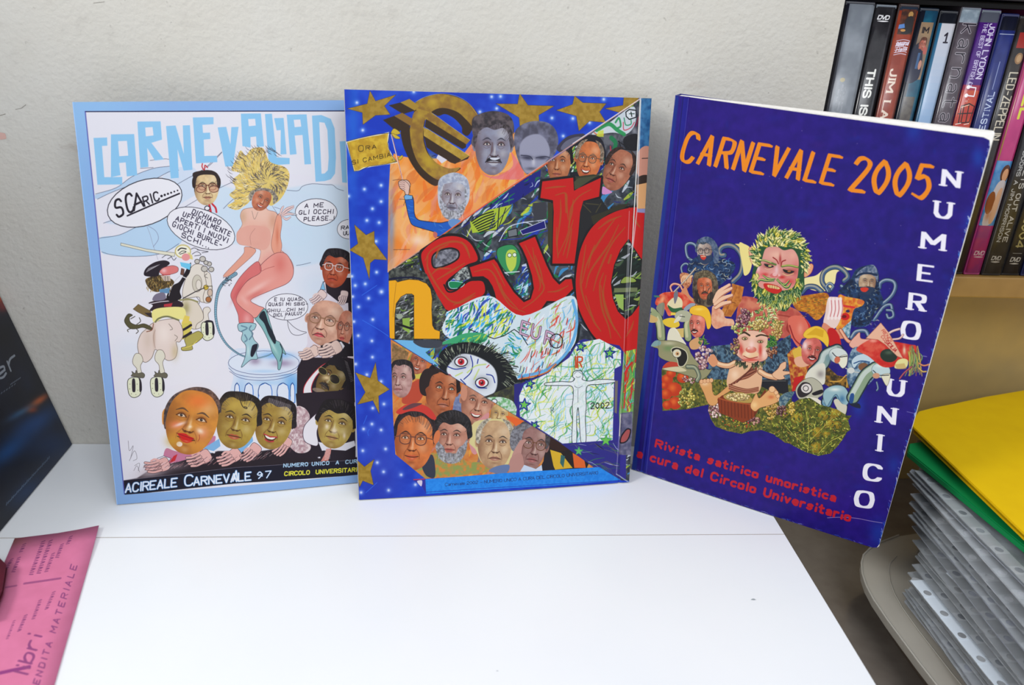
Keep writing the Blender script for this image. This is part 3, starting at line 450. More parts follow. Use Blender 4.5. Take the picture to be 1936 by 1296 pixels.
    c.poly([(120, 860), (300, 740), (560, 700), (760, 640), (1100, 640), (1400, 600), (1480, 560), (1560, 700), (2000, 690), (2000, 760), (20, 880)], (34, 24, 32), sm=False, soft=6)
    c.glow(240, 810, 170, 60, (196, 180, 186), .75, rot=-12); c.glow(420, 760, 120, 40, (150, 130, 136), .5)
    c.poly([(1380, 180), (1850, 150), (1860, 640), (1500, 700), (1300, 690), (1400, 420)], (36, 24, 34))
    c.poly([(1370, 300), (1440, 290), (1490, 350), (1480, 420), (1440, 500), (1500, 600), (1470, 650), (1380, 650), (1300, 560), (1290, 500)], (226, 208, 208), sm=True, nz=(20, (176, 140, 146), 4))
    for i in range(50): x, y = r.uniform(1310, 1450), r.uniform(310, 620); c.line([(x, y), (x-14, y+40)], 2, (150, 100, 110), .7)
    c.poly([(1600, 300), (1480, 400), (1440, 470), (1450, 560), (1530, 600), (1560, 580), (1550, 480), (1600, 360)], (232, 226, 232), sm=True, ol=(60, 40, 60), lw=5)
    c.poly([(1560, 570), (1640, 640), (1730, 660), (1860, 590), (1860, 720), (1580, 720)], (34, 24, 36)); c.poly([(1560, 568), (1590, 640), (1660, 630), (1780, 640), (1860, 600), (1850, 560), (1700, 600)], (228, 224, 232)); c.poly([(1625, 625), (1665, 620), (1660, 660), (1640, 720), (1580, 725), (1610, 670)], (206, 130, 120))
    for i in range(7): c.line([(1612, 640+i*12), (1655, 625+i*12)], 3, (240, 226, 226))
    c.poly([(330, 700), (350, 620), (420, 640), (520, 650), (640, 560), (740, 520), (700, 620), (560, 690), (380, 740)], (196, 120, 150), sm=True); c.poly([(410, 680), (440, 665), (420, 720), (370, 740)], (200, 40, 50))
    for i in range(46): x, y = r.uniform(540, 700), r.uniform(560, 660); c.line([(x, y), (x-12, y+30)], 2.6, (166, 60, 100), .7)
    c.poly([(280, 700), (330, 680), (390, 700), (360, 735), (280, 730)], (230, 224, 232), ol=INK, lw=3)
    for x0, y0, x1, y1 in ((640, 620, 770, 560), (860, 640, 1030, 520)): c.poly([(x0, y0), (x1, y1-20), (x1+10, y1+40), (x0+60, y0+40)], (126, 176, 220), sm=False); c.line([(x0+10, y0+10), (x0+90, y0+30)], 18, (232, 230, 236))
    for x, y, s, k in ((620, 700, 90, 150), (800, 720, 0, 150), (860, 690, 90, 145), (1030, 650, 80, 130), (1280, 600, 80, 120), (290, 760, 90, 160), (520, 730, 0, 1)):
        if s: hand(c, x, y, s, k, (226, 172, 166), lw=3.5, ol=(70, 50, 56))
    for i in range(150): x = r.uniform(180, 1200); y = 790-(x-180)*.11-r.uniform(0, 50); c.line([(x, y), (x-30, y+24)], 3, ((230, 200, 200), (60, 40, 50), (200, 140, 140))[i % 3], .7)
    face(c, 1700, 430, 300, 380, 12, (190, 164, 82), (28, 20, 26), 'full', look=-.05, lips=(170, 120, 80), old=.7, hairline=-.35)
    c.glow(1690, 480, 30, 34, (236, 216, 190), .9); c.glow(1630, 445, 20, 26, (240, 220, 200), .8); c.glow(1770, 520, 14, 30, (240, 220, 200), .8)
    face(c, 1205, 420, 310, 410, 14, (172, 142, 62), (38, 28, 34), 'full', look=-.02, smile=1, lips=(190, 40, 60), old=.8, hairline=-.55, ears=0)
    for i in range(20): c.line([(1170+i*9, 215+i*3), (1160+i*9, 250+i*4)], 3, (200, 190, 196), .8)
    face(c, 912, 400, 340, 440, 12, (176, 146, 60), (40, 30, 26), 'full', look=.0, lips=(186, 80, 60), old=.7, hairline=-.62, ears=0); c.glow(900, 270, 90, 60, (196, 164, 74), .8); c.line([(930, 215), (955, 280), (985, 300), (990, 290), (970, 285)], 7, (50, 38, 30), sm=True)
    c.poly([(325, 430), (320, 330), (360, 290), (380, 350)], (214, 140, 60), sm=True)
    c.poly([(330, 420), (340, 300), (400, 200), (500, 145), (600, 126), (700, 150), (770, 230), (785, 330), (740, 300), (600, 180), (470, 190), (390, 300), (350, 460)], (110, 88, 80), sm=True, nz=(16, (60, 50, 52), 3))
    face(c, 552, 400, 430, 530, 14, (214, 140, 54), (90, 74, 66), 'none', look=-.04, lips=(206, 36, 30), smile=.1, old=.3, ears=0)
    c.glow(600, 240, 130, 80, (236, 120, 50), .85); c.glow(430, 430, 70, 40, (232, 120, 80), .8); c.glow(640, 500, 60, 70, (236, 130, 90), .6); c.glow(460, 425, 60, 16, (244, 214, 206), .9, rot=-20); c.glow(620, 480, 36, 24, (250, 226, 200), .9, rot=30); c.glow(540, 445, 20, 16, (250, 226, 190), .95); c.ell(455, 585, 24, 20, (240, 220, 210), rot=10); c.glow(400, 560, 70, 60, (206, 160, 50), .6)
    c.poly([(440, 500), (500, 500), (530, 520), (570, 540), (530, 558), (480, 545)], (206, 30, 26), sm=True); c.line([(430, 495), (500, 522), (572, 545)], 4, (110, 16, 20), sm=True); c.line([(612, 510), (614, 540), (600, 562)], 4, (150, 40, 40), sm=True)
    for q in ([(50, 560), (60, 640), (90, 600), (70, 700)], [(60, 720), (100, 640), (120, 700), (90, 720)], [(100, 760), (140, 740), (130, 800)], [(95, 800), (120, 760), (140, 810)]): c.line(q, 3, (90, 84, 90), .8, sm=True)
    # black foot band with the lettering
    c.F(230, 700, 4.209)
    c.poly([(15, 878), (900, 770), (2000, 705), (2000, 830), (900, 900), (22, 998)], (18, 16, 34)); c.line([(15, 878), (900, 772), (2000, 707)], 2.5, (200, 190, 200), .7); c.line([(22, 990), (900, 896), (2000, 826)], 4, (30, 30, 40))
    for cw, cc in ((20, (70, 130, 190)), (12, (232, 236, 246))):
        c.text('ACIREALE', (30, 975), (432, 925), (4, -66), cw, cc, sp=3)
        c.text('C', (500, 920), (560, 912), (0, -80), cw, cc); c.text('ARNEVALE', (570, 915), (1020, 872), (0, -62), cw, cc, sp=3); c.line([(880, 880), (905, 800), (915, 876)], cw, cc); c.text('97', (1068, 862), (1180, 852), (2, -52), cw*.7, cc, sp=5)
    c.text('NUMERO UNICO  A  CURA DE', (1282, 770), (1990, 733), (2, -26), 8.5, (170, 206, 232), sp=4.5); c.text('CIRCOLO  UNIVERSITARIO', (1290, 838), (1900, 806), (2, -30), 9.5, (226, 220, 60), sp=3.5)
    c.unclip()
    return c
def art_middle():
    c = Cv(1120, 1480, [(651, 169), (1232, 186), (1190, 912), (679, 946)], (24, 70, 190)); r = np.random.RandomState(8)
    GO = (158, 126, 42); OL = (34, 26, 30)
    c.F(0, 0, 1); c.poly([(640, 160), (1240, 170), (1240, 960), (640, 960)], (22, 62, 188), nz=(26, (40, 84, 206), 5)); c.glow(720, 900, 60, 160, (60, 70, 180), .6); c.glow(668, 240, 14, 200, (36, 120, 214), .5)
    c.F(640, 150, 3.1617)
    dots = [(110, 140), (145, 305), (255, 635), (155, 658), (255, 732), (203, 775), (170, 845), (243, 858), (225, 970), (228, 1155), (100, 1235), (160, 1225), (257, 1270), (80, 1180), (450, 75), (915, 105), (968, 103), (1275, 232), (1342, 340), (1585, 120), (945, 175), (845, 195), (1500, 260), (60, 700), (1400, 235), (50, 900), (620, 180)]
    for x, y in dots: c.glow(x, y, 22, 22, (120, 160, 235), .75); c.glow(x, y, 10, 10, (225, 232, 250), .95)
    c.F(640, 540, 3.1617)
    for x, y in [(257, 40), (180, 78), (120, 130), (205, 205), (85, 68), (92, 218), (118, 302), (200, 333), (203, 430), (103, 472), (255, 575), (272, 710), (205, 735), (170, 535), (200, 830), (150, 860), (255, 865), (282, 978), (145, 990), (232, 1060), (375, 1132), (270, 1115), (300, 1225), (460, 1190), (135, 1240), (70, 800)]: c.glow(x, y, 22, 22, (120, 150, 230), .75); c.glow(x, y, 10, 10, (225, 230, 250), .95)
    for q in ([(140, 60), (230, 0)], [(145, 210), (240, 265), (300, 305)], [(150, 830), (170, 780)], [(180, 900), (175, 880), (185, 860)], [(165, 1240), (230, 1180)]): c.line(q, 4, (60, 120, 230), .8, sm=True)
    def gs(p): c.poly(p, GO, nz=(20, (176, 144, 60), int(p[0][0])), ol=(60, 50, 60), lw=1.5)
    c.F(640, 150, 3.1617)
    gs([(52, 176), (172, 146), (188, 68), (222, 130), (345, 92), (275, 160), (310, 212), (222, 216), (146, 272), (142, 200)])
    gs([(940, 146), (1070, 148), (1082, 84), (1132, 155), (1290, 160), (1196, 215), (1200, 270), (1140, 280), (1085, 305), (1078, 230)])
    gs([(1300, 186), (1398, 150), (1410, 98), (1460, 140), (1600, 145), (1560, 195), (1600, 260), (1500, 250), (1436, 310), (1420, 220)])
    gs([(1590, 175), (1700, 155), (1705, 98), (1800, 110), (1760, 160), (1680, 200)])
    gs([(95, 870), (165, 932), (214, 908), (216, 980), (292, 1082), (216, 1078), (190, 1100), (185, 1200), (148, 1070), (64, 1022), (116, 984)])
    c.F(640, 540, 3.1617)
    gs([(100, 522), (190, 555), (222, 460), (236, 570), (306, 622), (240, 662), (244, 770), (206, 690), (112, 714), (160, 640)])
    gs([(100, 1035), (155, 1085), (214, 1040), (192, 1110), (210, 1195), (145, 1170), (125, 1210), (112, 1120)])
    c.F(650, 600, 5.635); c.line([(240, 840), (270, 870), (320, 860), (315, 890)], 3, (90, 70, 20), .8); c.line([(260, 820), (280, 800)], 3, (90, 70, 20), .8)
    # ---- orange painted field (upper left of the first cut)
    OP = [(735, 362), (738, 308), (745, 290), (752, 295), (790, 300), (870, 300), (900, 260), (970, 250), (1030, 280), (1045, 330), (985, 342), (733, 516)]
    c.F(0, 0, 1); c.poly(OP, (234, 138, 50), nz=(34, (240, 176, 110), 6))
    cols = [(236, 110, 30), (242, 150, 40), (240, 186, 130), (226, 140, 120), (236, 196, 90), (232, 96, 30), (240, 170, 150), (214, 120, 60)]
    scrib(c, OP, cols, 260, 9, 115, 40, .5, 3); c.glow(870, 420, 40, 26, (232, 130, 150), .5); c.glow(790, 455, 26, 16, (246, 226, 210), .7); c.glow(775, 490, 40, 20, (240, 160, 130), .7); c.glow(940, 400, 40, 50, (236, 180, 120), .5); c.glow(740, 430, 8, 90, (120, 150, 200), .7)
    c.F(640, 160, 5.891); c.poly([(560, 920), (640, 900), (640, 780), (730, 780), (700, 860), (600, 1296), (570, 1296)], (30, 80, 190)) if False else None
    # ---- the big gold euro sign
    G1, G2, G3, DK = (172, 140, 52), (146, 110, 52), (190, 160, 70), (64, 46, 32)
    c.poly([(860, 200), (1000, 130), (1150, 104), (1300, 130), (1450, 210), (1556, 350), (1500, 480), (1440, 570), (1380, 540), (1370, 470), (1290, 380), (1190, 330), (1110, 350), (1020, 320), (900, 420), (840, 300)], DK, sm=True)
    c.poly([(860, 205), (960, 145), (1120, 108), (1300, 135), (1450, 215), (1552, 352), (1505, 470), (1430, 400), (1330, 310), (1200, 265), (1100, 270), (1020, 320), (940, 420), (870, 300)], G2, sm=True, nz=(60, G1, 4))
    c.poly([(700, 500), (800, 470), (870, 300), (960, 380), (950, 500), (960, 640), (1010, 780), (1100, 880), (1230, 940), (1360, 930), (1300, 980), (1180, 1020), (1090, 1130), (960, 1060), (850, 940), (760, 780), (710, 640)], DK, sm=True)
    c.poly([(800, 470), (850, 300), (960, 340), (945, 480), (950, 640), (1000, 780), (1100, 880), (1230, 935), (1350, 925), (1280, 990), (1160, 1030), (1100, 1060), (980, 980), (880, 860), (820, 700), (798, 560)], G1, sm=True, nz=(50, G2, 6))
    c.glow(1010, 850, 90, 90, (196, 166, 50), .8, rot=45); c.glow(1050, 190, 90, 50, (196, 164, 60), .9); c.glow(880, 580, 40, 130, G2, .8)
    c.poly([(560, 232), (690, 200), (850, 290), (720, 330)], DK); c.poly([(690, 200), (790, 160), (900, 240), (850, 290)], G1)
    c.poly([(495, 395), (620, 350), (800, 460), (780, 490), (650, 525)], DK); c.poly([(620, 350), (710, 315), (830, 385), (800, 460)], G2)
    c.poly([(975, 385), (1420, 655), (1420, 700), (1380, 720), (960, 470)], DK); c.poly([(860, 260), (1030, 310), (1465, 620), (1425, 668), (975, 385), (900, 330)], G1, nz=(40, G2, 2))
    c.poly([(950, 570), (1380, 830), (1300, 885), (1250, 870), (1050, 750), (980, 700)], DK); c.poly([(945, 480), (1000, 500), (1460, 795), (1375, 842), (950, 572)], G1, nz=(40, G3, 3)); c.poly([(1375, 842), (1460, 795), (1440, 830), (1290, 884), (1330, 860)], DK)
    c.glow(900, 350, 60, 60, (190, 160, 60), .8); c.poly([(1090, 820), (1110, 780), (1210, 840), (1150, 880)], (220, 216, 226)); c.line([(1040, 800), (1080, 790)], 8, (40, 40, 90))
    for q in ([(850, 200), (960, 140), (1120, 104), (1300, 125), (1450, 210), (1556, 350)], [(945, 480), (1000, 500), (1460, 795)], [(1030, 310), (1465, 620)]): c.line(q, 3.5, (236, 216, 150), .7, sm=True)
    # flag
    FG = (190, 152, 44)
    c.poly([(90, 640), (200, 610), (330, 580), (450, 560), (560, 536), (548, 640), (560, 720), (600, 800), (650, 870), (520, 890), (380, 910), (280, 930), (230, 960), (175, 965), (150, 860)], FG, nz=(40, (214, 180, 60), 5), ol=(240, 236, 216), lw=9)
    c.line([(90, 636), (200, 606), (330, 576), (450, 552), (580, 540), (560, 600), (548, 660), (575, 770), (650, 860), (520, 890), (340, 912), (230, 962), (172, 966), (100, 650)], 4.5, (46, 36, 30), sm=False)
    c.text('O', (225, 750), (280, 742), (-4, -66), 6, (60, 46, 20)); c.text('RA', (305, 730), (420, 712), (-2, -42), 6, (60, 46, 20), sp=5); c.text('SI CAMBIA', (155, 892), (580, 800), (-4, -42), 6, (60, 46, 20), sp=4.5)
    c.line([(590, 560), (640, 760), (690, 960), (715, 1070)], 12, (240, 236, 230)); c.line([(592, 560), (645, 760), (690, 960), (715, 1080)], 5, (150, 50, 60))
    for p in ([(585, 545), (620, 490), (690, 540), (640, 560)], [(590, 545), (640, 560), (690, 600), (630, 600)], [(660, 830), (700, 790), (720, 800), (690, 840)], [(640, 860), (610, 830), (600, 850)]): c.poly(p, (206, 180, 60), sm=True, ol=(60, 50, 40), lw=3)
    # fist and blue sleeve
    c.poly([(680, 1075), (760, 1065), (800, 1110), (790, 1170), (780, 1230), (750, 1240), (735, 1190), (690, 1160), (670, 1110)], (222, 188, 176), sm=True, ol=OL, lw=5)
    for i in range(4): c.line([(680, 1090+i*22), (720, 1086+i*24), (740, 1100+i*24)], 4, (120, 80, 80), sm=True)
    c.F(720, 330, 3.927)
    c.poly([(180, 165), (230, 160), (245, 200), (250, 290), (275, 335), (350, 350), (440, 360), (500, 350), (520, 370), (590, 350), (540, 400), (470, 450), (410, 460), (400, 430), (300, 400), (235, 375), (212, 330), (195, 260)], (32, 98, 190), sm=True, ol=OL, lw=4)
    scrib(c, [(180, 165), (230, 160), (250, 290), (275, 335), (440, 360), (560, 370), (410, 460), (300, 400), (235, 375), (212, 330)], [(60, 140, 220), (20, 70, 160), (90, 150, 210)], 70, 6, 20, 50, .6, 5)
    c.poly([(172, 165), (185, 150), (235, 158), (235, 185), (180, 190)], (120, 176, 220), ol=OL, lw=3); c.poly([(395, 425), (420, 440), (410, 475), (390, 455)], (200, 110, 100), sm=True)
    for q in ([(90, 45), (140, 38), (180, 50), (210, 80), (220, 140)], [(140, 185), (180, 190), (170, 230)], [(95, 560), (215, 558)]): c.line(q, 3, (60, 40, 40), .8, sm=True)
    # three grey heads and the capped shape
    GR = (150, 152, 172)
    c.F(640, 150, 3.1617)
    c.poly([(820, 500), (860, 560), (940, 580), (1040, 520), (1030, 430), (1110, 580), (1000, 600), (880, 580)], (226, 120, 140), .7, sm=True)
    face(c, 922, 405, 222, 330, 2, GR, (104, 94, 104), 'full', look=.06, mou=(38, 34, 44), lips=(190, 190, 200), old=.6, hairline=-.5, eye=(40, 44, 60), brow=(60, 58, 72))
    c.poly([(905, 470), (940, 469), (965, 471), (940, 484), (915, 481)], (214, 216, 226), sm=True)
    c.poly([(802, 330), (800, 240), (850, 205), (930, 190), (1010, 210), (1045, 260), (1045, 330), (1020, 280), (960, 262), (900, 285), (850, 290), (825, 340)], (106, 94, 98), sm=True, nz=(22, (60, 54, 60), 5))
    c.poly([(1050, 330), (1090, 275), (1170, 250), (1260, 265), (1308, 330), (1305, 420), (1250, 500), (1150, 570), (1100, 540), (1060, 440)], (126, 126, 148), sm=True, nz=(34, (86, 84, 100), 9))
    c.poly([(1085, 390), (1130, 340), (1200, 330), (1250, 380), (1260, 460), (1190, 540), (1120, 560), (1085, 480)], (158, 158, 178), sm=True, soft=5); c.glow(1130, 470, 50, 16, (56, 56, 76), .9, rot=6); c.glow(1215, 470, 40, 14, (56, 56, 76), .85); c.glow(1165, 495, 14, 34, (206, 204, 214), .8); c.glow(1150, 535, 40, 12, (90, 88, 104), .8); c.line([(1090, 455), (1140, 460), (1160, 480)], 5, (60, 60, 80), sm=True); c.line([(1180, 470), (1230, 462), (1260, 468)], 5, (60, 60, 80), sm=True)
    c.F(720, 330, 3.927); c.glow(545, 140, 150, 190, (230, 170, 190), .35)
    c.poly([(425, 90), (450, 20), (540, -10), (630, 20), (658, 100), (652, 200), (600, 280), (560, 330), (520, 340), (480, 310), (430, 230)], (196, 200, 212), sm=True)
    face(c, 538, 165, 205, 300, 4, (176, 176, 190), (206, 210, 220), 'rec', look=-.05, lips=(120, 116, 130), old=.8, beard=(196, 198, 210), ears=0, brow=(120, 116, 128)); c.glow(516, 235, 30, 12, (100, 98, 112), .8)
    c.poly([(425, 110), (440, 30), (540, -14), (630, 20), (660, 110), (640, 160), (625, 90), (560, 60), (480, 70), (450, 100), (440, 160)], (198, 202, 214), sm=True, nz=(14, (160, 166, 184), 3)); c.poly([(500, 350), (540, 330), (600, 350), (560, 400), (520, 390)], (110, 150, 200), sm=True)
    c.F(940, 170, 6.17); c.poly([(690, 690), (740, 610), (830, 540), (940, 515), (1020, 520), (1000, 600), (850, 660), (750, 730)], (70, 66, 84), sm=True); c.poly([(740, 680), (800, 600), (920, 550), (990, 560), (900, 620), (780, 700)], (110, 110, 130), sm=True)
    # ---- collage field between the cuts
    c.F(640, 150, 3.1617)
    CP = [(300, 1150), (1820, 108), (1870, 110), (1740, 2400), (1690, 2400), (305, 1545)]
    c.clip(CP); c.poly(CP, (52, 56, 66), nz=(30, (90, 96, 104), 11))
    pal = [(30, 130, 70), (40, 60, 170), (200, 210, 70), (226, 232, 240), (24, 24, 34), (70, 160, 210), (200, 50, 60), (60, 150, 90), (36, 40, 60)]
    scrib(c, CP, [(34, 140, 76), (40, 70, 190), (200, 214, 70), (226, 232, 240), (24, 24, 34), (70, 160, 220), (30, 120, 80)], 1300, 17, -50, 90, .8, 9); scrib(c, CP, [(20, 20, 28), (230, 236, 244), (36, 44, 130), (28, 110, 60)], 900, 6, 30, 60, .7, 12)
    scrib(c, [(310, 1150), (700, 850), (760, 900), (500, 1040), (460, 1220), (300, 1200)], [(30, 34, 34), (90, 120, 50), (60, 80, 50), (110, 112, 110), (20, 22, 26)], 260, 10, -25, 60, .85, 2)
    c.poly([(690, 920), (900, 760), (1100, 600), (1210, 540), (1200, 640), (1050, 740), (900, 790), (800, 850)], (36, 40, 130), sm=False); scrib(c, [(700, 900), (900, 760), (1210, 540), (1200, 640), (1050, 740), (900, 790), (800, 850)], [(24, 40, 150), (30, 130, 80), (210, 226, 240), (20, 30, 80), (60, 150, 100)], 150, 8, -40, 60, .85, 4)
    c.poly([(785, 850), (900, 780), (1040, 750), (990, 850), (940, 900), (800, 920)], (176, 196, 60)); 
    for i in range(7): c.line([(795+i*8, 850+i*11), (850+i*12, 815+i*12), (925+i*2, 790+i*14)], 7, (30, 36, 30), sm=True)
    c.line([(960, 770), (950, 900)], 6, (24, 30, 24)); c.line([(1000, 770), (960, 880)], 5, (24, 30, 24)); c.line([(1040, 750), (900, 900), (940, 800)], 4, (36, 50, 120))
    c.poly([(1085, 905), (1230, 845), (1240, 890), (1100, 930)], (34, 34, 120), ol=(226, 230, 240), lw=3); c.poly([(1010, 905), (1066, 890), (1070, 935), (1015, 945)], (120, 124, 130), ol=(20, 20, 30), lw=5); c.line([(960, 970), (1010, 890), (1090, 860), (1240, 840)], 5, (210, 216, 236), sm=True); c.line([(970, 960), (1100, 950), (1250, 905)], 4, (40, 60, 180), sm=True)
    c.poly([(1160, 740), (1240, 730), (1245, 830), (1165, 850)], (66, 68, 76), soft=3)
    c.poly([(955, 1010), (1040, 990), (1085, 1050), (1080, 1120), (1040, 1170), (990, 1140), (950, 1070)], (60, 150, 96), sm=True, ol=(24, 60, 40), lw=4); c.poly([(1000, 1050), (1020, 1020), (1060, 1030), (1060, 1110), (1030, 1150), (1005, 1110)], (190, 210, 90), sm=True); c.ell(1022, 1052, 12, 12, (226, 236, 220), ol=(40, 80, 40), lw=3); c.ell(1052, 1050, 12, 12, (226, 236, 220), ol=(40, 80, 40), lw=3); c.line([(950, 1160), (1080, 1150)], 6, (210, 220, 226))
    scrib(c, [(1090, 1160), (1140, 1100), (1130, 1290), (1050, 1330), (1040, 1230)], [(40, 90, 180), (50, 160, 110), (200, 226, 240), (30, 60, 140)], 60, 8, -55, 60, .9, 7)
    # upper right figures of the collage
    c.F(940, 170, 6.17)
    c.poly([(1040, 530), (1640, 180), (1680, 180), (1650, 1000), (1250, 1000), (1230, 600)], (62, 64, 74), nz=(60, (110, 112, 120), 3))
    c.poly([(1100, 520), (1300, 390), (1560, 200), (1620, 260), (1600, 420), (1500, 520), (1350, 500)], (206, 214, 220), sm=True); 
    for q, w, cc in (([(1160, 470), (1300, 400), (1400, 470), (1480, 520)], 44, (40, 150, 84)), ([(1380, 380), (1420, 330), (1440, 420), (1400, 450)], 22, (44, 150, 90)), ([(1480, 330), (1500, 410), (1560, 400), (1560, 350)], 14, (60, 150, 110)), ([(1470, 380), (1480, 470), (1560, 440), (1600, 380)], 12, (200, 80, 96)), ([(1130, 500), (1180, 530), (1240, 520)], 14, (214, 120, 90)), ([(1620, 420), (1650, 320)], 16, (150, 30, 60)), ([(1330, 560), (1380, 620), (1360, 720)], 50, (30, 130, 80)), ([(1320, 660), (1330, 790)], 14, (196, 60, 80)), ([(1420, 600), (1450, 680), (1530, 700)], 10, (20, 20, 26)), ([(1410, 600), (1530, 680)], 9, (24, 24, 30))): c.line(q, w, cc, .9, sm=True)
    c.poly([(1500, 260), (1540, 230), (1620, 240), (1620, 320), (1540, 345), (1505, 310)], (222, 226, 230), ol=(20, 22, 28), lw=12); c.line([(1560, 260), (1570, 310)], 12, (20, 30, 24)); c.line([(1540, 280), (1600, 280)], 8, (20, 60, 44)); c.glow(1600, 480, 40, 60, (180, 182, 190), .7); c.poly([(1480, 560), (1640, 520), (1650, 700), (1500, 690)], (30, 30, 36), .9, sm=True); c.poly([(1180, 480), (1240, 470), (1240, 550), (1150, 550)], (210, 220, 70), .8)
    c.poly([(1040, 530), (1200, 560), (1260, 700), (1260, 860), (1140, 1000), (860, 980), (850, 640)], (34, 34, 44), sm=True); scrib(c, [(850, 680), (950, 640), (930, 960), (850, 960)], [(50, 140, 80), (200, 210, 80), (230, 236, 240), (150, 40, 90), (30, 30, 40)], 60, 16, -60, 90, .9, 3)
    scrib(c, [(1130, 600), (1230, 620), (1260, 900), (1140, 1000)], [(30, 40, 140), (210, 220, 236), (40, 40, 60), (30, 110, 90)], 50, 20, -70, 120, .9, 3)
    face(c, 720, 850, 290, 480, 4, (196, 128, 86), (34, 26, 30), 'full', look=-.12, lips=(176, 96, 84), old=.3, ears=0); c.poly([(850, 650), (850, 800), (880, 900), (860, 660)], (30, 24, 30))
    face(c, 1068, 820, 312, 470, 8, (216, 128, 76), (170, 150, 130), 'rec', look=-.12, glasses=(110, 84, 70), smile=1, lips=(196, 90, 70), old=1.)
    face(c, 1412, 930, 340, 510, 24, (190, 124, 96), (70, 50, 46), 'rec', look=-.18, lips=(170, 84, 80), smile=-.2, old=.8, ears=0)
    c.poly([(1230, 1130), (1290, 1160), (1340, 1200), (1230, 1220)], (214, 150, 200), sm=True)
    c.unclip(); c.F(640, 150, 3.1617)
    c.line([(300, 1152), (560, 975), (1000, 660), (1400, 390), (1822, 106)], 7, (226, 170, 150), .8); c.line([(560, 975), (1000, 663), (1250, 500)], 6, (226, 96, 50)); c.line([(1400, 385), (1822, 104)], 5, (236, 230, 236), .9)
    c.clip(CP)
    # dark halo behind the red letters, then letters
    RD = (202, 34, 32); BR = (176, 92, 42); BK = (34, 30, 34)
    c.F(720, 330, 3.927)
    e = [(300, 610), (320, 560), (390, 500), (470, 465), (560, 460), (640, 490), (690, 550), (718, 635), (640, 670), (560, 730), (500, 780), (480, 820), (510, 860), (580, 850), (650, 800), (700, 790), (760, 800), (770, 880), (700, 930), (600, 990), (520, 1015), (460, 980), (400, 880), (350, 780), (320, 700)]
    u = [(660, 700), (840, 630), (880, 700), (940, 820), (1021, 900), (1100, 980), (1150, 900), (1130, 800), (1080, 640), (1060, 540)]
    for L, w in ((e, 40),): c.poly(L, BK, sm=True, ol=BK, lw=w)
    c.line([(640, 690), (760, 760), (830, 870), (900, 980), (1000, 1060)], 60, BK, sm=True)
    c.poly(e, RD, sm=True); c.poly([(380, 650), (390, 600), (440, 565), (520, 548), (575, 570), (575, 620), (520, 660), (440, 690), (395, 690)], (84, 84, 94), sm=True, nz=(18, (150, 150, 160), 4), ol=BK, lw=12)
    c.poly([(600, 700), (660, 690), (670, 760), (600, 790), (540, 770)], (60, 62, 66), sm=True, nz=(12, (190, 196, 190), 4)); c.poly([(505, 800), (560, 795), (620, 810), (590, 840), (520, 845)], (30, 140, 90), sm=True, ol=(200, 226, 240), lw=4); c.line([(470, 820), (500, 870), (560, 860), (640, 790), (760, 770), (800, 800)], 12, BK, sm=True)
    for q in ([(350, 610), (350, 700), (420, 830), (500, 930)], [(330, 640), (380, 560), (520, 500), (620, 520), (660, 600)], [(420, 780), (520, 720), (620, 660)], [(540, 970), (640, 920), (700, 880)], [(460, 880), (520, 940), (600, 950), (700, 900)], [(380, 740), (430, 700), (520, 700)], [(600, 500), (640, 560), (660, 620)], [(410, 620), (430, 560), (500, 520)]): c.line(q, 17, BR, .8, sm=True, taper=.6)
    # u
    c.F(940, 330, 4.18)
    u = [(-210, 330), (-120, 290), (-100, 280), (-60, 360), (0, 490), (0, 700), (60, 820), (130, 930), (210, 1010), (260, 990), (290, 900), (280, 800), (240, 660), (200, 580), (172, 545), (300, 490), (340, 600), (400, 740), (440, 820), (490, 870), (540, 830), (590, 830), (600, 900), (550, 960), (470, 1000), (390, 1000), (340, 1080), (250, 1135), (160, 1120), (80, 1060), (0, 1000)]
    u = [(-217, 734), (-25, 671), (0, 700), (60, 820), (130, 930), (210, 1010), (265, 985), (290, 900), (275, 800), (235, 670), (200, 590), (172, 545), (298, 492), (340, 600), (390, 720), (440, 820), (490, 872), (540, 830), (588, 826), (600, 905), (540, 965), (470, 1002), (392, 1000), (340, 1075), (250, 1135), (160, 1124), (81, 1096), (30, 1050), (-4, 1000), (-20, 930), (-37, 883), (-70, 830), (-111, 804), (-196, 809)]
    c.poly(u, BK, ol=BK, lw=34); c.poly(u, RD)
    for q in ([(-180, 770), (-80, 750), (-20, 800), (40, 940), (110, 1040), (220, 1090)], [(-40, 700), (0, 760), (60, 880)], [(20, 860), (60, 950), (160, 1060)], [(220, 560), (270, 660), (330, 800), (370, 900), (300, 990), (200, 1060)], [(300, 640), (340, 760), (360, 840)], [(400, 930), (480, 920), (560, 880)], [(280, 580), (300, 700), (340, 860), (330, 920)]): c.line(q, 16, BR, .8, sm=True, taper=.6)
    # r
    R_ = [(356, 56), (600, 26), (606, 130), (640, 110), (820, 26), (805, 176), (680, 210), (655, 300), (640, 480), (610, 705), (436, 705), (440, 480), (446, 300), (440, 205), (340, 186)]
    c.poly([(606, 20), (760, 0), (820, 10), (640, 120)], (60, 62, 46)); c.poly(R_, BK, ol=BK, lw=38); c.poly([(650, 220), (820, 190), (880, 280), (760, 420), (640, 640), (655, 300)], (44, 44, 46)); c.poly([(400, 220), (440, 230), (430, 640), (400, 560)], (66, 62, 44)); c.poly([(606, 60), (640, 30), (790, 10), (640, 110), (612, 120)], (80, 82, 60)); c.poly(R_, RD)
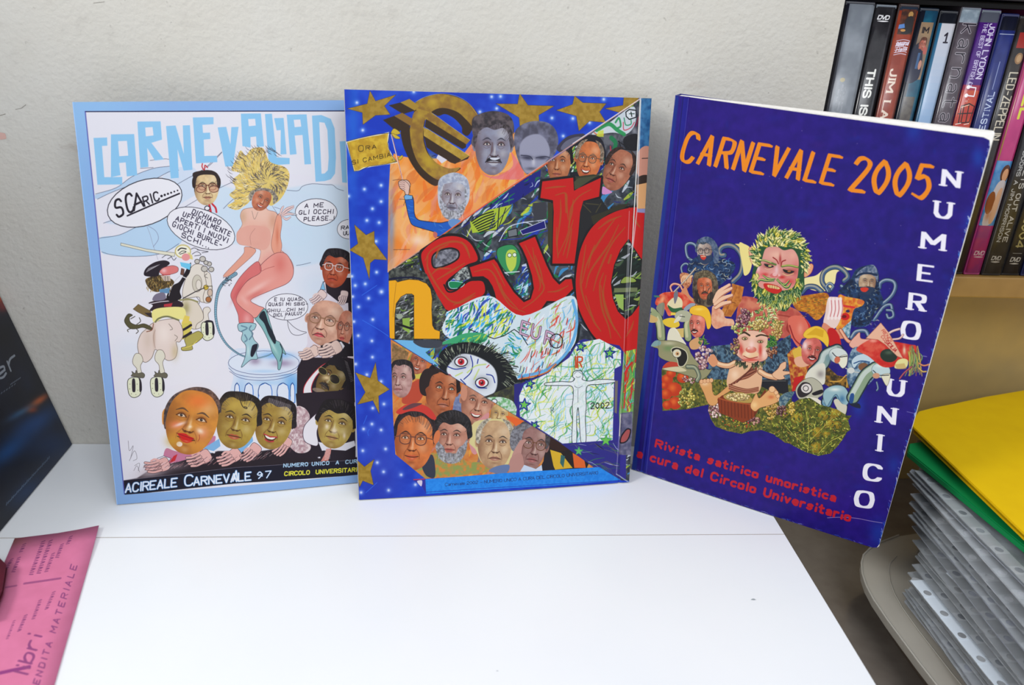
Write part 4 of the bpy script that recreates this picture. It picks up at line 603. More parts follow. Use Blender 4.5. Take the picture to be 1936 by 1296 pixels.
    for q in ([(380, 110), (460, 100), (540, 95)], [(460, 165), (540, 150), (550, 240), (560, 360)], [(500, 200), (500, 330), (470, 560)], [(540, 160), (545, 300)], [(740, 120), (640, 180), (580, 280), (560, 460), (480, 640)], [(600, 200), (590, 300), (560, 420)], [(520, 640), (560, 500), (600, 360)], [(470, 420), (470, 520), (480, 660)], [(590, 430), (570, 560), (550, 660)]): c.line(q, 16, BR, .8, sm=True, taper=.6)
    for q in ([(680, 240), (740, 300)], [(700, 230), (800, 240)], [(820, 230), (780, 300)]): c.line(q, 8, (90, 84, 56), .8)
    # o
    O = [(1110, 262), (1000, 275), (900, 310), (800, 370), (720, 460), (660, 590), (630, 740), (620, 880), (640, 1040), (700, 1180), (780, 1296), (900, 1400), (1000, 1440), (1120, 1440), (1160, 1000), (1160, 640), (1150, 290)]
    c.poly(O, BK, ol=BK, lw=40, sm=False); c.poly([(740, 330), (860, 290), (960, 240), (1060, 230), (1000, 270), (880, 310), (760, 400)], (60, 58, 44)); c.poly(O, RD, sm=True); c.poly([(1040, 262), (1200, 290), (1200, 700), (1040, 560)], RD); c.poly([(1020, 1130), (1180, 1000), (1140, 1500), (960, 1430)], RD)
    hole = [(1040, 520), (1080, 590), (1125, 660), (1160, 700), (1150, 900), (1120, 1030), (1060, 1110), (1020, 1140), (960, 1080), (920, 980), (905, 860), (930, 720), (980, 600)]
    c.poly(hole, (36, 44, 40), sm=False, ol=BK, lw=14); scrib(c, hole, [(120, 160, 70), (40, 60, 50), (170, 190, 90), (24, 28, 30), (90, 110, 80), (196, 200, 206)], 70, 18, -30, 90, .85, 6); c.poly([(975, 860), (1010, 810), (1080, 820), (1100, 850), (1040, 860)], (150, 170, 80), sm=True, ol=(20, 24, 20), lw=6); c.poly([(930, 950), (1000, 950), (1000, 1080), (960, 1050)], (160, 190, 100)); c.poly([(925, 900), (1110, 896), (1110, 930), (925, 935)], (120, 130, 90)); c.line([(1045, 560), (1030, 1110)], 16, (210, 206, 220), .45)
    for q in ([(940, 340), (840, 480), (720, 680), (670, 860)], [(1010, 420), (900, 560), (800, 780), (760, 920)], [(960, 400), (880, 560), (740, 760), (700, 900)], [(700, 560), (680, 700), (660, 860), (690, 1000), (740, 1120)], [(840, 780), (810, 880), (830, 1060), (880, 1200), (900, 1296)], [(860, 800), (840, 960), (900, 1160), (980, 1296)], [(820, 880), (860, 1080), (930, 1230)], [(700, 960), (760, 1150), (820, 1240)], [(1070, 330), (1100, 380), (1130, 420)], [(1080, 1160), (1060, 1220), (1020, 1290)], [(900, 640), (880, 700)], [(800, 430), (880, 370), (980, 330)], [(770, 560), (740, 640), (720, 740)]): c.line(q, 19, BR, .8, sm=True, taper=.6)
    # hair of strokes above the o, head bits at the strip
    # yellow n
    c.F(720, 330, 3.927)
    nn = [(58, 790), (110, 785), (125, 800), (160, 790), (210, 780), (280, 785), (340, 810), (370, 850), (382, 920), (378, 1000), (384, 1120), (400, 1150), (440, 1165), (438, 1222), (246, 1222), (246, 900), (230, 888), (190, 888), (150, 910), (115, 960), (104, 1040), (104, 1222), (66, 1222), (58, 1000)]
    c.poly([(50, 700), (260, 690), (340, 740), (420, 900), (480, 1000), (520, 1100), (450, 1260), (60, 1260)], (40, 42, 44), nz=(20, (100, 104, 96), 4)); scrib(c, [(110, 900), (250, 890), (250, 1220), (110, 1220)], [(150, 150, 160), (130, 170, 70), (24, 24, 30), (220, 226, 220)], 60, 9, -30, 50, .8, 3); c.poly([(160, 1070), (215, 1065), (215, 1180), (165, 1150)], (150, 180, 80)); c.ell(140, 1055, 24, 20, (160, 170, 150)); c.line([(120, 1110), (240, 1150)], 16, (24, 24, 28)); scrib(c, [(400, 940), (500, 1010), (520, 1100), (460, 1220), (400, 1140)], [(150, 176, 90), (200, 210, 200), (24, 24, 30), (60, 60, 60)], 60, 8, -20, 30, .8, 3)
    c.poly(nn, (236, 172, 28), ol=(60, 44, 20), lw=3); c.line([(115, 800), (100, 940), (92, 1060)], 3, (120, 80, 20), .6); c.line([(60, 780), (130, 770), (230, 765), (310, 780)], 12, (20, 24, 60), sm=True)
    # coloured eye-face and coin with lettering
    c.F(640, 540, 3.1617)
    c.poly([(700, 140), (900, 60), (1100, 180), (1390, 60), (1430, 200), (1420, 330), (1330, 450), (1230, 520), (1070, 560), (880, 420), (640, 300), (640, 200)], (214, 226, 232), sm=True); 
    scrib(c, [(640, 160), (900, 60), (1060, 180), (1000, 300), (880, 320), (640, 300)], [(40, 140, 80), (60, 170, 226), (220, 226, 70), (40, 70, 180), (236, 240, 246), (30, 120, 90)], 240, 12, -55, 70, .85, 2)
    scrib(c, [(980, 290), (1120, 230), (1130, 340), (1060, 440), (1000, 380)], [(60, 170, 220), (40, 140, 80), (210, 226, 230)], 70, 11, 30, 60, .85, 2)
    scrib(c, [(1130, 200), (1390, 60), (1430, 200), (1400, 340), (1330, 450), (1230, 520), (1070, 560), (1060, 430)], [(150, 190, 90), (226, 80, 60), (236, 240, 244), (196, 216, 120), (236, 240, 244), (100, 180, 226)], 230, 9, -62, 80, .8, 4)
    c.line([(1400, 90), (1425, 200), (1405, 320), (1340, 430), (1230, 510), (1080, 545)], 20, (90, 170, 226), .8, sm=True); c.line([(1080, 560), (1230, 525), (1300, 470)], 9, (214, 120, 50), sm=True); c.line([(1065, 572), (1240, 540), (1350, 450), (1420, 350), (1440, 240)], 18, (30, 40, 44), sm=True)
    for i in range(34): x = r.uniform(1080, 1380); y = 560-(x-1060)*1.2+r.uniform(-30, 160); c.line([(x, y), (x+8, y-34)], 5, (206, 60, 56) if i % 2 else (30, 30, 34), .8)
    c.line([(780, 262), (930, 318), (990, 300), (1050, 262), (1090, 290), (1130, 355)], 5, (24, 24, 34), sm=False)
    for ch, x, y, a in (('E', 1085, 285, 12), ('U', 1150, 305, 14), ('R', 1230, 345, 16)): c.text(ch, (x, y), (x+44, y+16), (14, -72), 17, (60, 50, 60)); c.text(ch, (x, y), (x+44, y+16), (14, -72), 11, (206, 170, 196))
    c.ell(1302, 332, 38, 42, (0, 0, 0), 0, ol=(30, 26, 34), lw=6); c.line([(1270, 320), (1320, 345)], 6, (214, 90, 60))
    c.poly([(510, 390), (640, 350), (860, 340), (880, 290), (760, 285), (620, 340)], (70, 170, 120), sm=True); scrib(c, [(490, 390), (640, 340), (900, 280), (1060, 430), (1040, 560), (640, 540), (560, 470)], [(40, 140, 80), (60, 170, 210), (200, 216, 80), (30, 120, 80)], 160, 11, -50, 50, .8, 9)
    c.poly([(325, 325), (470, 330), (600, 350), (520, 400), (600, 480), (520, 450)], (120, 184, 226), sm=False); c.poly([(450, 330), (610, 330), (600, 370), (500, 370)], (70, 74, 84), sm=True)
    c.poly([(600, 480), (610, 400), (690, 350), (800, 340), (920, 380), (1010, 450), (1060, 540), (1062, 580), (960, 640), (870, 660), (740, 600), (640, 530)], (30, 32, 36), sm=True)
    c.poly([(650, 520), (670, 460), (730, 410), (820, 420), (920, 480), (950, 560), (930, 640), (850, 660), (740, 600)], (222, 226, 232), sm=True, soft=4)
    for i in range(260): t = r.uniform(-2.9, .5); q = r.uniform(.7, 1.0); x, y = 820+235*q*np.cos(t), 520+175*q*np.sin(t); c.line([(x, y), (x+30*np.cos(t+.4), y+26*np.sin(t+.4))], 3.4, ((20, 22, 26), (100, 110, 90), (30, 34, 36), (190, 196, 170))[i % 4], .85)
    for x, y, s in ((733, 455, 1), (857, 580, 1)): c.glow(x, y, 50, 40, (90, 90, 100), .8); c.ell(x, y, 38, 28, (230, 232, 236), ol=(30, 26, 34), lw=6); c.ell(x, y, 20, 20, (206, 50, 60)); c.ell(x, y, 9, 11, (90, 20, 30)); c.glow(x-4, y-6, 5, 5, (255, 240, 240), .9)
    for q in ([(655, 485), (700, 500), (760, 490)], [(790, 420), (802, 470), (790, 520), (750, 560)], [(885, 530), (920, 540), (935, 580)], [(820, 590), (840, 610), (885, 612)], [(730, 560), (760, 590)], [(835, 440), (830, 465)]): c.line(q, 6.5, (40, 60, 150), sm=True)
    for q in ([(770, 520), (820, 480), (880, 470)], [(810, 560), (840, 500)], [(700, 540), (740, 520)]): c.line(q, 9, (196, 214, 110), .7, sm=True)
    c.line([(885, 490), (900, 475)], 6, (200, 50, 60)); c.poly([(640, 525), (668, 530), (690, 555), (660, 545)], (196, 40, 60))
    c.poly([(870, 665), (1060, 590), (1110, 570), (1090, 640), (1110, 800), (1000, 760)], (56, 56, 56), nz=(20, (90, 92, 60), 2)); c.poly([(1050, 590), (1110, 580), (1085, 680), (1090, 790), (1050, 720)], (50, 46, 130)); c.poly([(880, 680), (960, 665), (1040, 690), (1075, 760), (1090, 800), (1010, 760)], (214, 226, 220), sm=True, nz=(12, (120, 180, 120), 5)); c.ell(932, 692, 16, 14, (230, 232, 236), ol=(40, 40, 50), lw=4)
    # stamp-like panel with the plain figure
    c.poly([(1440, 330), (1470, 320), (1680, 360), (1720, 420), (1720, 1160), (1500, 1060), (1060, 780), (1080, 640), (1100, 580), (1300, 500)], (56, 50, 146))
    st = [(1430, 345), (1560, 320), (1690, 390), (1690, 480), (1650, 500), (1640, 925), (1340, 945), (1085, 780), (1080, 660), (1110, 590), (1250, 525), (1380, 430)]
    c.poly(st, (232, 238, 240)); scrib(c, st, [(70, 170, 100), (226, 230, 110), (150, 210, 236), (236, 240, 240), (60, 150, 80), (226, 232, 120), (160, 214, 240), (214, 220, 60), (60, 160, 90)], 420, 8, -62, 110, .7, 6, wob=.7)
    scrib(c, st, [(60, 150, 80), (60, 130, 90)], 60, 3, -60, 130, .8, 16, wob=.8); scrib(c, st, [(240, 243, 246)], 40, 12, -70, 60, .55, 26)
    for x, y, s, k in ((1448, 366, 32, 8), (1622, 406, 34, 4), (1110, 712, 38, 6), (1145, 585, 30, 14), (1172, 835, 28, 30)): star(c, x, y, s, k, (120, 200, 90), ol=(40, 56, 150), lw=8)
    star(c, 1600, 925, 34, 3, (120, 200, 90), ol=(60, 150, 90), lw=3); star(c, 1437, 990, 28, 3, (110, 190, 110), ol=(60, 150, 110), lw=3)
    c.text('R', (1425, 490), (1455, 488), (2, -62), 9, (206, 80, 40)); c.line([(1417, 425), (1417, 490)], 9, (206, 80, 40)); c.line([(1430, 412), (1432, 496)], 5, (206, 80, 40))
    c.text('R', (1270, 757), (1286, 757), (0, -26), 3.2, (70, 76, 80)); c.text('2002', (1510, 738), (1618, 734), (0, -34), 6, (40, 42, 50), sp=4)
    man = [(1412, 560), (1400, 545), (1405, 518), (1430, 508), (1455, 516), (1462, 545), (1458, 562), (1500, 572), (1560, 562), (1650, 566), (1652, 580), (1560, 592), (1490, 600), (1480, 660), (1482, 720), (1476, 800), (1480, 930), (1450, 934), (1440, 800), (1432, 730), (1424, 800), (1424, 934), (1396, 932), (1400, 800), (1398, 720), (1404, 660), (1396, 604), (1330, 598), (1240, 596), (1240, 582), (1330, 574), (1390, 576)]
    c.poly(man, (236, 240, 242), .85, sm=True, ol=(50, 54, 62), lw=4.2)
    for q in ([(1408, 530), (1430, 514), (1456, 530)], [(1420, 545), (1432, 550), (1446, 545)], [(1410, 600), (1432, 612), (1460, 600)], [(1432, 620), (1432, 700)]): c.line(q, 3, (80, 84, 90), .8, sm=True)
    c.F(940, 580, 4.985); c.poly([(1195, 430), (1310, 400), (1290, 900), (1270, 1296), (1165, 1296), (1150, 1000)], (120, 170, 96)); scrib(c, [(1195, 430), (1310, 400), (1290, 900), (1250, 1000), (1165, 960)], [(206, 60, 50), (226, 220, 80), (70, 170, 90), (120, 190, 220), (206, 60, 50)], 60, 14, -84, 160, .85, 6); c.line([(1210, 700), (1225, 600), (1270, 530)], 22, (206, 50, 44), sm=True); c.line([(1215, 740), (1200, 960)], 14, (200, 60, 60)); c.line([(1275, 740), (1260, 870)], 16, (200, 60, 60)); c.poly([(1160, 1010), (1280, 990), (1270, 1400), (1150, 1400)], (130, 126, 150), nz=(40, (90, 90, 120), 3)); c.poly([(1170, 1240), (1220, 1160), (1260, 1170), (1230, 1260), (1170, 1290)], (176, 90, 90), sm=True, ol=(30, 26, 40), lw=14)
    c.line([(1165, 1020), (1155, 1220)], 10, (220, 216, 190)); c.poly([(1110, 590), (1165, 570), (1160, 900), (1125, 900)], (60, 56, 150)); c.poly([(1112, 700), (1140, 700), (1130, 1010), (1108, 1000)], (126, 118, 116))
    c.unclip()
    # ---- lower orange field with heads
    c.F(640, 540, 3.1617)
    LP = [(312, 322), (330, 332), (1100, 802), (1500, 1046), (1560, 1086), (520, 1155), (340, 1010), (325, 760)]
    c.clip(LP); c.poly(LP, (206, 120, 60), nz=(34, (216, 150, 80), 7)); scrib(c, LP, [(226, 110, 50), (236, 176, 60), (120, 140, 70), (180, 70, 50), (226, 160, 110), (110, 116, 140), (236, 140, 70), (200, 130, 140)], 260, 22, -60, 80, .6, 4)
    c.poly([(320, 340), (420, 400), (410, 450), (320, 470)], (170, 130, 90), nz=(16, (120, 96, 60), 3)); c.poly([(700, 620), (780, 700), (760, 790), (680, 760)], (110, 120, 160), nz=(18, (140, 150, 180), 3))
    c.poly([(380, 700), (420, 600), (500, 560), (510, 640), (470, 700)], (190, 80, 56), sm=True); c.poly([(460, 530), (520, 520), (510, 560), (460, 556)], (206, 190, 90))
    face(c, 480, 455, 110, 150, 16, (196, 120, 90), (90, 60, 50), 'none', smile=1, old=.4, ears=0)
    face(c, 378, 560, 138, 218, 2, (196, 156, 150), (50, 42, 48), 'full', look=-.25, lips=(176, 110, 110), old=.8, smile=-.1, hairline=-.6)
    face(c, 615, 625, 196, 300, 8, (190, 112, 72), (46, 34, 34), 'full', look=.22, lips=(186, 120, 100), old=1., hairline=-.5, smile=-.3, eye=(90, 120, 110)); c.poly([(520, 700), (590, 760), (620, 800), (500, 800)], (180, 104, 66)); c.poly([(490, 640), (485, 560), (520, 500), (590, 500), (600, 520), (560, 540), (545, 580), (540, 600), (520, 620), (525, 660)], (50, 38, 38), sm=True)
    face(c, 825, 700, 190, 260, 12, (206, 150, 124), (120, 110, 106), 'none', look=.1, lips=(206, 110, 104), smile=1, old=.7)
    c.ell(750, 640, 20, 48, (206, 146, 120))
    face(c, 960, 770, 110, 140, 10, (220, 190, 130), (200, 190, 160), 'none', ears=0)
    c.poly([(1000, 780), (1060, 790), (1130, 830), (1100, 870), (1040, 820)], (232, 110, 50), sm=True); c.poly([(780, 860), (840, 800), (900, 760), (880, 860), (830, 1000), (790, 980)], (214, 150, 150), sm=True)
    c.poly([(1240, 920), (1400, 980), (1500, 1060), (1480, 1100), (1220, 1100)], (44, 34, 34)); c.poly([(1265, 980), (1330, 1000), (1400, 1090), (1290, 1100)], (220, 180, 50)); c.poly([(1330, 1010), (1355, 1020), (1345, 1090), (1325, 1060)], (60, 110, 110)); c.poly([(1400, 1000), (1470, 1040), (1480, 1090), (1410, 1090)], (226, 110, 50))
    c.poly([(1270, 880), (1380, 960), (1330, 990), (1260, 960)], (60, 36, 30), sm=True)
    c.poly([(330, 1050), (430, 1090), (500, 1070), (560, 1000), (700, 1020), (780, 1050), (860, 1060), (900, 1110), (520, 1150), (420, 1140)], (150, 160, 90), sm=True, nz=(18, (214, 140, 70), 2)); c.poly([(500, 1060), (560, 1010), (580, 1100), (570, 1150), (520, 1130)], (60, 64, 80), sm=True)
    c.poly([(780, 930), (800, 830), (870, 800), (1000, 800), (1040, 850), (1060, 950), (1020, 1060), (940, 1096), (860, 1060), (820, 980)], (220, 206, 150), sm=True); 
    face(c, 935, 945, 218, 300, 4, (212, 178, 138), (214, 204, 184), 'rec', look=.04, lips=(176, 120, 104), old=1., smile=-.3, brow=(60, 52, 50))
    face(c, 1150, 955, 200, 290, 10, (168, 128, 122), (96, 92, 98), 'rec', look=.2, lips=(176, 104, 104), glasses=(120, 80, 56), old=.9, smile=-.2, brow=(50, 40, 42))
    c.poly([(1025, 950), (1035, 870), (1090, 825), (1170, 830), (1110, 870), (1090, 940), (1050, 990)], (104, 100, 106), sm=True, nz=(12, (150, 150, 156), 3))
    for i in range(4): c.line([(1035+i*16, 1060-i*8), (1050+i*14, 1000-i*14), (1090+i*8, 930-i*2)], 17, (196, 150, 140), sm=True); c.line([(1044+i*16, 1062-i*8), (1060+i*14, 1002-i*14), (1098+i*8, 936-i*2)], 2.5, (120, 80, 76), sm=True)
    c.poly([(1020, 1120), (1030, 1030), (1090, 1000), (1110, 1080), (1090, 1120)], (190, 144, 134), sm=True); c.poly([(1085, 1110), (1110, 1070), (1180, 1095), (1215, 1070), (1222, 1110)], (206, 216, 232)); c.poly([(1215, 1070), (1250, 1000), (1300, 1110), (1220, 1110)], (40, 36, 46)); c.poly([(900, 1110), (940, 1080), (1020, 1070), (1000, 1120)], (110, 130, 170), sm=True)
    face(c, 678, 905, 200, 270, 4, (206, 150, 128), (52, 48, 52), 'full', look=-.1, lips=(186, 100, 90), beard=(176, 180, 190), old=.5, hvol=1.1, hairline=-.42)
    face(c, 452, 930, 244, 340, 4, (222, 130, 72), (60, 46, 50), 'full', look=-.06, glasses=(120, 74, 60), lips=(206, 96, 66), smile=.3, old=.6, hairline=-.72, hvol=.98); c.ell(588, 905, 18, 42, (216, 126, 80), rot=14)
    c.poly([(345, 755), (400, 715), (470, 705), (540, 730), (585, 790), (560, 800), (500, 760), (430, 752), (370, 770)], (206, 66, 56), sm=True); c.poly([(385, 738), (440, 706), (500, 706), (450, 730), (400, 745)], (110, 70, 76), sm=True)
    c.unclip()
    c.line([(325, 328), (1100, 802), (1560, 1086)], 3, (60, 60, 80), .6)
    # deep blue foot behind the panel, strokes
    c.F(640, 540, 3.1617); c.clip([(1330, 945), (1660, 925), (1680, 1000), (1690, 1165), (1530, 1090)]); c.poly([(1300, 900), (1700, 900), (1700, 1200), (1300, 1200)], (54, 50, 140)); scrib(c, [(1380, 950), (1690, 940), (1690, 1165), (1530, 1090)], [(90, 90, 120), (60, 140, 80), (24, 24, 40), (190, 200, 220), (110, 110, 100)], 50, 5, 10, 110, .8, 3); c.unclip(); star(c, 1600, 928, 34, 3, (120, 200, 90), ol=(60, 150, 90), lw=3); star(c, 1437, 990, 28, 3, (110, 190, 110), ol=(60, 150, 110), lw=3)
    # blue foot strip with its small line of print
    c.poly([(515, 1158), (1000, 1118), (1560, 1086), (1690, 1165), (1400, 1188), (1000, 1210), (525, 1245)], (34, 136, 226), nz=(14, (48, 150, 236), 3)); c.line([(520, 1235), (900, 1208), (1400, 1180), (1690, 1166)], 4, (40, 60, 170), .8); c.poly([(440, 1158), (520, 1156), (524, 1240), (500, 1200)], (60, 50, 150), .8); c.line([(450, 1160), (515, 1156)], 6, (206, 60, 90)); c.poly([(470, 1170), (500, 1165), (495, 1200)], (220, 210, 226), sm=True)
    c.text('Carnevale 2002 - NUMERO UNICO A CURA DEL CIRCOLO UNIVERSITARIO', (638, 1197), (1552, 1128), (0, -17), 2.6, (40, 60, 110), sp=2)
    # right hand fold strip
    c.F(0, 0, 1); SP = [(1212, 186), (1236, 186), (1194, 914), (1166, 897)]; c.clip(SP)
    c.poly([(1206, 180), (1240, 180), (1230, 290), (1206, 290)], (70, 130, 176), nz=(8, (40, 90, 140), 2)); c.ell(1222, 310, 20, 34, (206, 150, 130)); c.line([(1214, 300), (1232, 299)], 1.4, (60, 50, 50)); c.ell(1220, 345, 18, 14, (60, 46, 40)); c.poly([(1204, 350), (1228, 345), (1226, 395), (1204, 395)], (222, 170, 120)); c.poly([(1205, 395), (1240, 395), (1240, 405), (1205, 402)], (150, 150, 190)); c.unclip()
    c.line([(1212, 190), (1205, 395), (1196, 480)], 2.2, (220, 216, 222), .7); c.line([(1190, 400), (1184, 560), (1178, 720), (1166, 896)], 1.8, (226, 216, 226), .45); c.line([(1166, 897), (1192, 914)], 2.5, (180, 190, 206), .8)
    c.im = (np.clip(c.im, 0, 1)**1.12).astype(np.float32)
    return c
def tube(c, pts, w, dk, md, lt, taper=0):
    c.line(pts, w*1.25, mixc(dk, (10, 10, 20), .4), sm=True, taper=taper); c.line(pts, w, md, sm=True, taper=taper); P = np.array(pts, float)-np.array([w*.14, w*.16]); c.line(P, w*.42, lt, .8, sm=True, taper=taper)
def berries(c, cx, cy, rx, ry, s, cols, n, r, rot=0):
    t = np.radians(rot)
    for i in range(n):
        a = r.uniform(0, 6.28); d = r.rand()**.5; u, v = rx*d*np.cos(a), ry*d*np.sin(a); x, y = cx+u*np.cos(t)-v*np.sin(t), cy+u*np.sin(t)+v*np.cos(t); k = cols[r.randint(len(cols))]
        c.ell(x, y, s, s, mixc(k, (20, 14, 16), .55)); c.ell(x-s*.1, y-s*.12, s*.82, s*.82, k); c.glow(x-s*.3, y-s*.35, s*.5, s*.5, mixc(k, (255, 250, 235), .65), .9)
def leafy(c, x, y, L, ang, wd, col, hi):
    t = np.radians(ang); d = np.array([np.cos(t), np.sin(t)]); q = np.array([-d[1], d[0]]); p = np.array([x, y]); tip = p+d*L+q*L*.22
    c.poly([p-q*wd*.35, p+d*L*.4-q*wd*.62, tip, p+d*L*.45+q*wd*.6, p+q*wd*.35], mixc(col, (10, 24, 14), .45)); c.poly([p-q*wd*.2, p+d*L*.42-q*wd*.36, tip, p+d*L*.5+q*wd*.42, p+q*wd*.2], col); c.line([p+d*L*.3, p+d*L*.7+q*L*.06, tip], wd*.26, hi, .8, taper=.5)

def art_right():
    c = Cv(1180, 1600, [(1278, 180), (1876, 264), (1660, 1040), (1195, 888)]); r = np.random.RandomState(12)
    c.im[:] = np.array((38, 20, 122))/255.; n = vnoise(1600, 1180, 26, 3, 4)[..., None]; m = vnoise(1600, 1180, 240, 8, 2)[..., None]
    c.im += ((n-.5)*np.array([16, 12, 26])+(m-.5)*np.array([20, -6, 10]))/255.; c.im = c.im.astype(np.float32)
    c.F(0, 0, 1)
    for i in range(130): c.glow(r.uniform(1200, 1870), r.uniform(180, 1040), r.uniform(3, 22), r.uniform(2, 12), (24, 50, 150), r.uniform(.1, .35))
    for i in range(60): c.glow(r.uniform(1200, 1870), r.uniform(180, 1040), r.uniform(3, 18), r.uniform(3, 18), (90, 26, 120), r.uniform(.08, .22))
    for p, a, k in (((1730, 245), .5, 20), ((1850, 300), .6, 16), ((1835, 420), .5, 16), ((1800, 560), .45, 14), ((1740, 770), .5, 14), ((1660, 1010), .5, 22), ((1625, 770), .5, 16), ((1265, 200), .5, 10), ((1690, 880), .4, 14)): c.glow(p[0], p[1], k, k*1.6, (24, 84, 176), a)
    # rubbed spine edge, crease and page-edge wear
    c.poly([(1276, 180), (1284, 182), (1203, 892), (1193, 888)], (22, 60, 140), .8, soft=2); c.poly([(1290, 184), (1302, 186), (1222, 896), (1210, 892)], (24, 40, 150), .5, soft=3); c.line([(1302, 186), (1262, 540), (1222, 896)], 1.6, (110, 120, 190), .5); c.line([(1292, 184), (1250, 560), (1210, 892)], 2., (20, 14, 80), .6)
    E0, E1 = np.array((1876, 264.)), np.array((1660, 1040.))
    for i in range(170):
        t = r.rand(); p = E0+(E1-E0)*t; c.line([p+(r.uniform(-5, 0), 0), p+(r.uniform(-3, 1), r.uniform(2, 9))], r.uniform(.6, 2), ((60, 140, 210), (196, 206, 226), (40, 90, 180))[i % 3], r.uniform(.3, .8))
    for i in range(90):
        t = r.rand(); p = np.array((1195, 888.))+np.array((465, 152.))*t; c.line([p+(0, r.uniform(-3, 0)), p+(r.uniform(2, 8), r.uniform(-1, 2))], r.uniform(.5, 1.4), ((60, 120, 200), (150, 160, 200))[i % 2], r.uniform(.3, .7))
    c.line([(1566, 980), (1590, 979), (1620, 981), (1645, 986), (1668, 990)], 1.3, (190, 170, 200), .7, sm=True); c.line([(1728, 672), (1752, 676)], 1.2, (170, 170, 200), .7); c.line([(1715, 780), (1740, 786)], 1.2, (160, 160, 200), .6)
    for i in range(26): c.ell(r.uniform(1290, 1800), r.uniform(240, 960), .9, .9, (170, 160, 190), .5)
    # orange brush-italic title
    OR = (232, 140, 30); c.F(1190, 160, 2.7268)
    c.text('CARNEVALE', (263, 392), (1055, 520), (26, -146), 20, OR, sp=4.6, nib=(21, 10.5, 30), slant=.22); c.text('2005', (1145, 548), (1535, 592), (22, -166), 20, OR, sp=4.4, nib=(23, 12, 30), slant=.16)
    c.F(0, 0, 1); WH = (236, 232, 240)
    def nl(ch, x0, y0, x1, y1, h, k=1.): c.text(ch, (x0, y0), (x1, y1), (h*.10, -h*1.08), 5, WH, nib=(8.6*k, 3.6*k, 9), serif=7)
    for ch, x, y, w, h in (('N', 1784, 352, 28, 26), ('U', 1770, 411, 26, 26), ('M', 1745, 470, 38, 26), ('E', 1738, 531, 22, 26), ('R', 1721, 586, 24, 27), ('O', 1707, 640, 29, 29), ('U', 1681, 747, 25, 26), ('N', 1662, 799, 28, 26), ('I', 1660, 853, 3, 27), ('C', 1636, 907, 27, 26), ('O', 1619, 958, 29, 27)): nl(ch, x, y, x+w, y+w*.13, h)
    # ---- the carnival float
    c.F(1210, 430, 6.172)
    def dome(f): pass
    c.poly([(1100, 210), (1200, 200), (1290, 240), (1330, 300), (1300, 480), (1220, 470), (1190, 300)], (226, 206, 130), sm=True)
    B0, B1, B2 = (26, 50, 84), (70, 96, 130), (176, 184, 190)
    def blue_figure(ox, oy, s, fl):
        def q(P): return [(ox+fl*s*(x-770), oy+s*(y-380)) for x, y in P]
        tube(c, q([(640, 400), (570, 360), (545, 280), (550, 210), (600, 190), (650, 210), (670, 250)]), 34*s, B0, B1, B2)
        tube(c, q([(1100, 640), (1180, 560), (1210, 460), (1200, 340), (1140, 250), (1060, 215), (980, 230), (940, 280), (960, 330), (1000, 330)]), 52*s, B0, B1, (176, 160, 130))
        tube(c, q([(500, 540), (490, 470), (530, 430), (570, 440), (590, 500)]), 26*s, B0, B1, B2)
        c.poly(q([(600, 400), (700, 340), (900, 360), (1080, 400), (1130, 460), (1080, 560), (1000, 640), (900, 690), (640, 600), (560, 520), (570, 440)]), (44, 76, 116), sm=True, nz=(40*s, (24, 40, 70), 3))
        for i in range(80):
            x, y = r.uniform(580, 1100), r.uniform(380, 640); t = r.uniform(0, 6.3); P = [(x+30*np.cos(t+k), y+24*np.sin(t+k)) for k in (0, .9, 1.8, 2.7)]; c.line(q(P), r.uniform(6, 14)*s, ((150, 170, 190), (24, 40, 70), (190, 186, 160), (60, 110, 160))[i % 4], .85, sm=True, taper=.6)
    c.F(1210, 430, 6.172); blue_figure(770, 380, 1., 1)
    face(c, 765, 290, 190, 300, -4, (176, 160, 150), (90, 104, 124), 'full', look=-.1, smile=1, lips=(200, 60, 50), glasses=(30, 36, 50), ears=0, sd=-1, old=1)
    c.poly([(680, 180), (720, 130), (800, 112), (880, 160), (930, 260), (930, 400), (880, 420), (860, 280), (830, 200), (760, 175)], (112, 124, 144), sm=True, nz=(26, (60, 80, 110), 4)); c.poly([(690, 320), (740, 340), (830, 330), (850, 300), (860, 380), (800, 430), (740, 430), (690, 380)], (36, 56, 90), .9, sm=True); c.poly([(715, 330), (760, 335), (785, 350), (760, 385), (725, 370)], (200, 60, 46), sm=True); c.line([(725, 345), (775, 345)], 8, (220, 200, 160))
    # raised hand, pot, man in curls
    c.poly([(470, 560), (520, 530), (600, 560), (620, 620), (580, 700), (540, 720), (490, 660)], (206, 150, 110), sm=True, nz=(20, (160, 90, 60), 4))
    for i in range(5): c.line([(490+i*26, 640), (500+i*24, 590), (530+i*22, 570)], 20, (226, 180, 140), sm=True); c.line([(502+i*26, 640), (512+i*24, 595)], 4, (140, 70, 40))
    c.line([(360, 800), (540, 620), (660, 480)], 20, (150, 130, 110)); c.line([(360, 795), (540, 614), (655, 480)], 9, (206, 196, 180))
    tube(c, [(380, 760), (360, 700), (400, 664), (470, 680), (500, 730)], 24, (150, 70, 50), (206, 130, 110), (236, 200, 180))
    c.poly([(540, 700), (590, 800), (680, 880), (700, 960), (500, 900), (480, 780)], (206, 140, 100), sm=True)
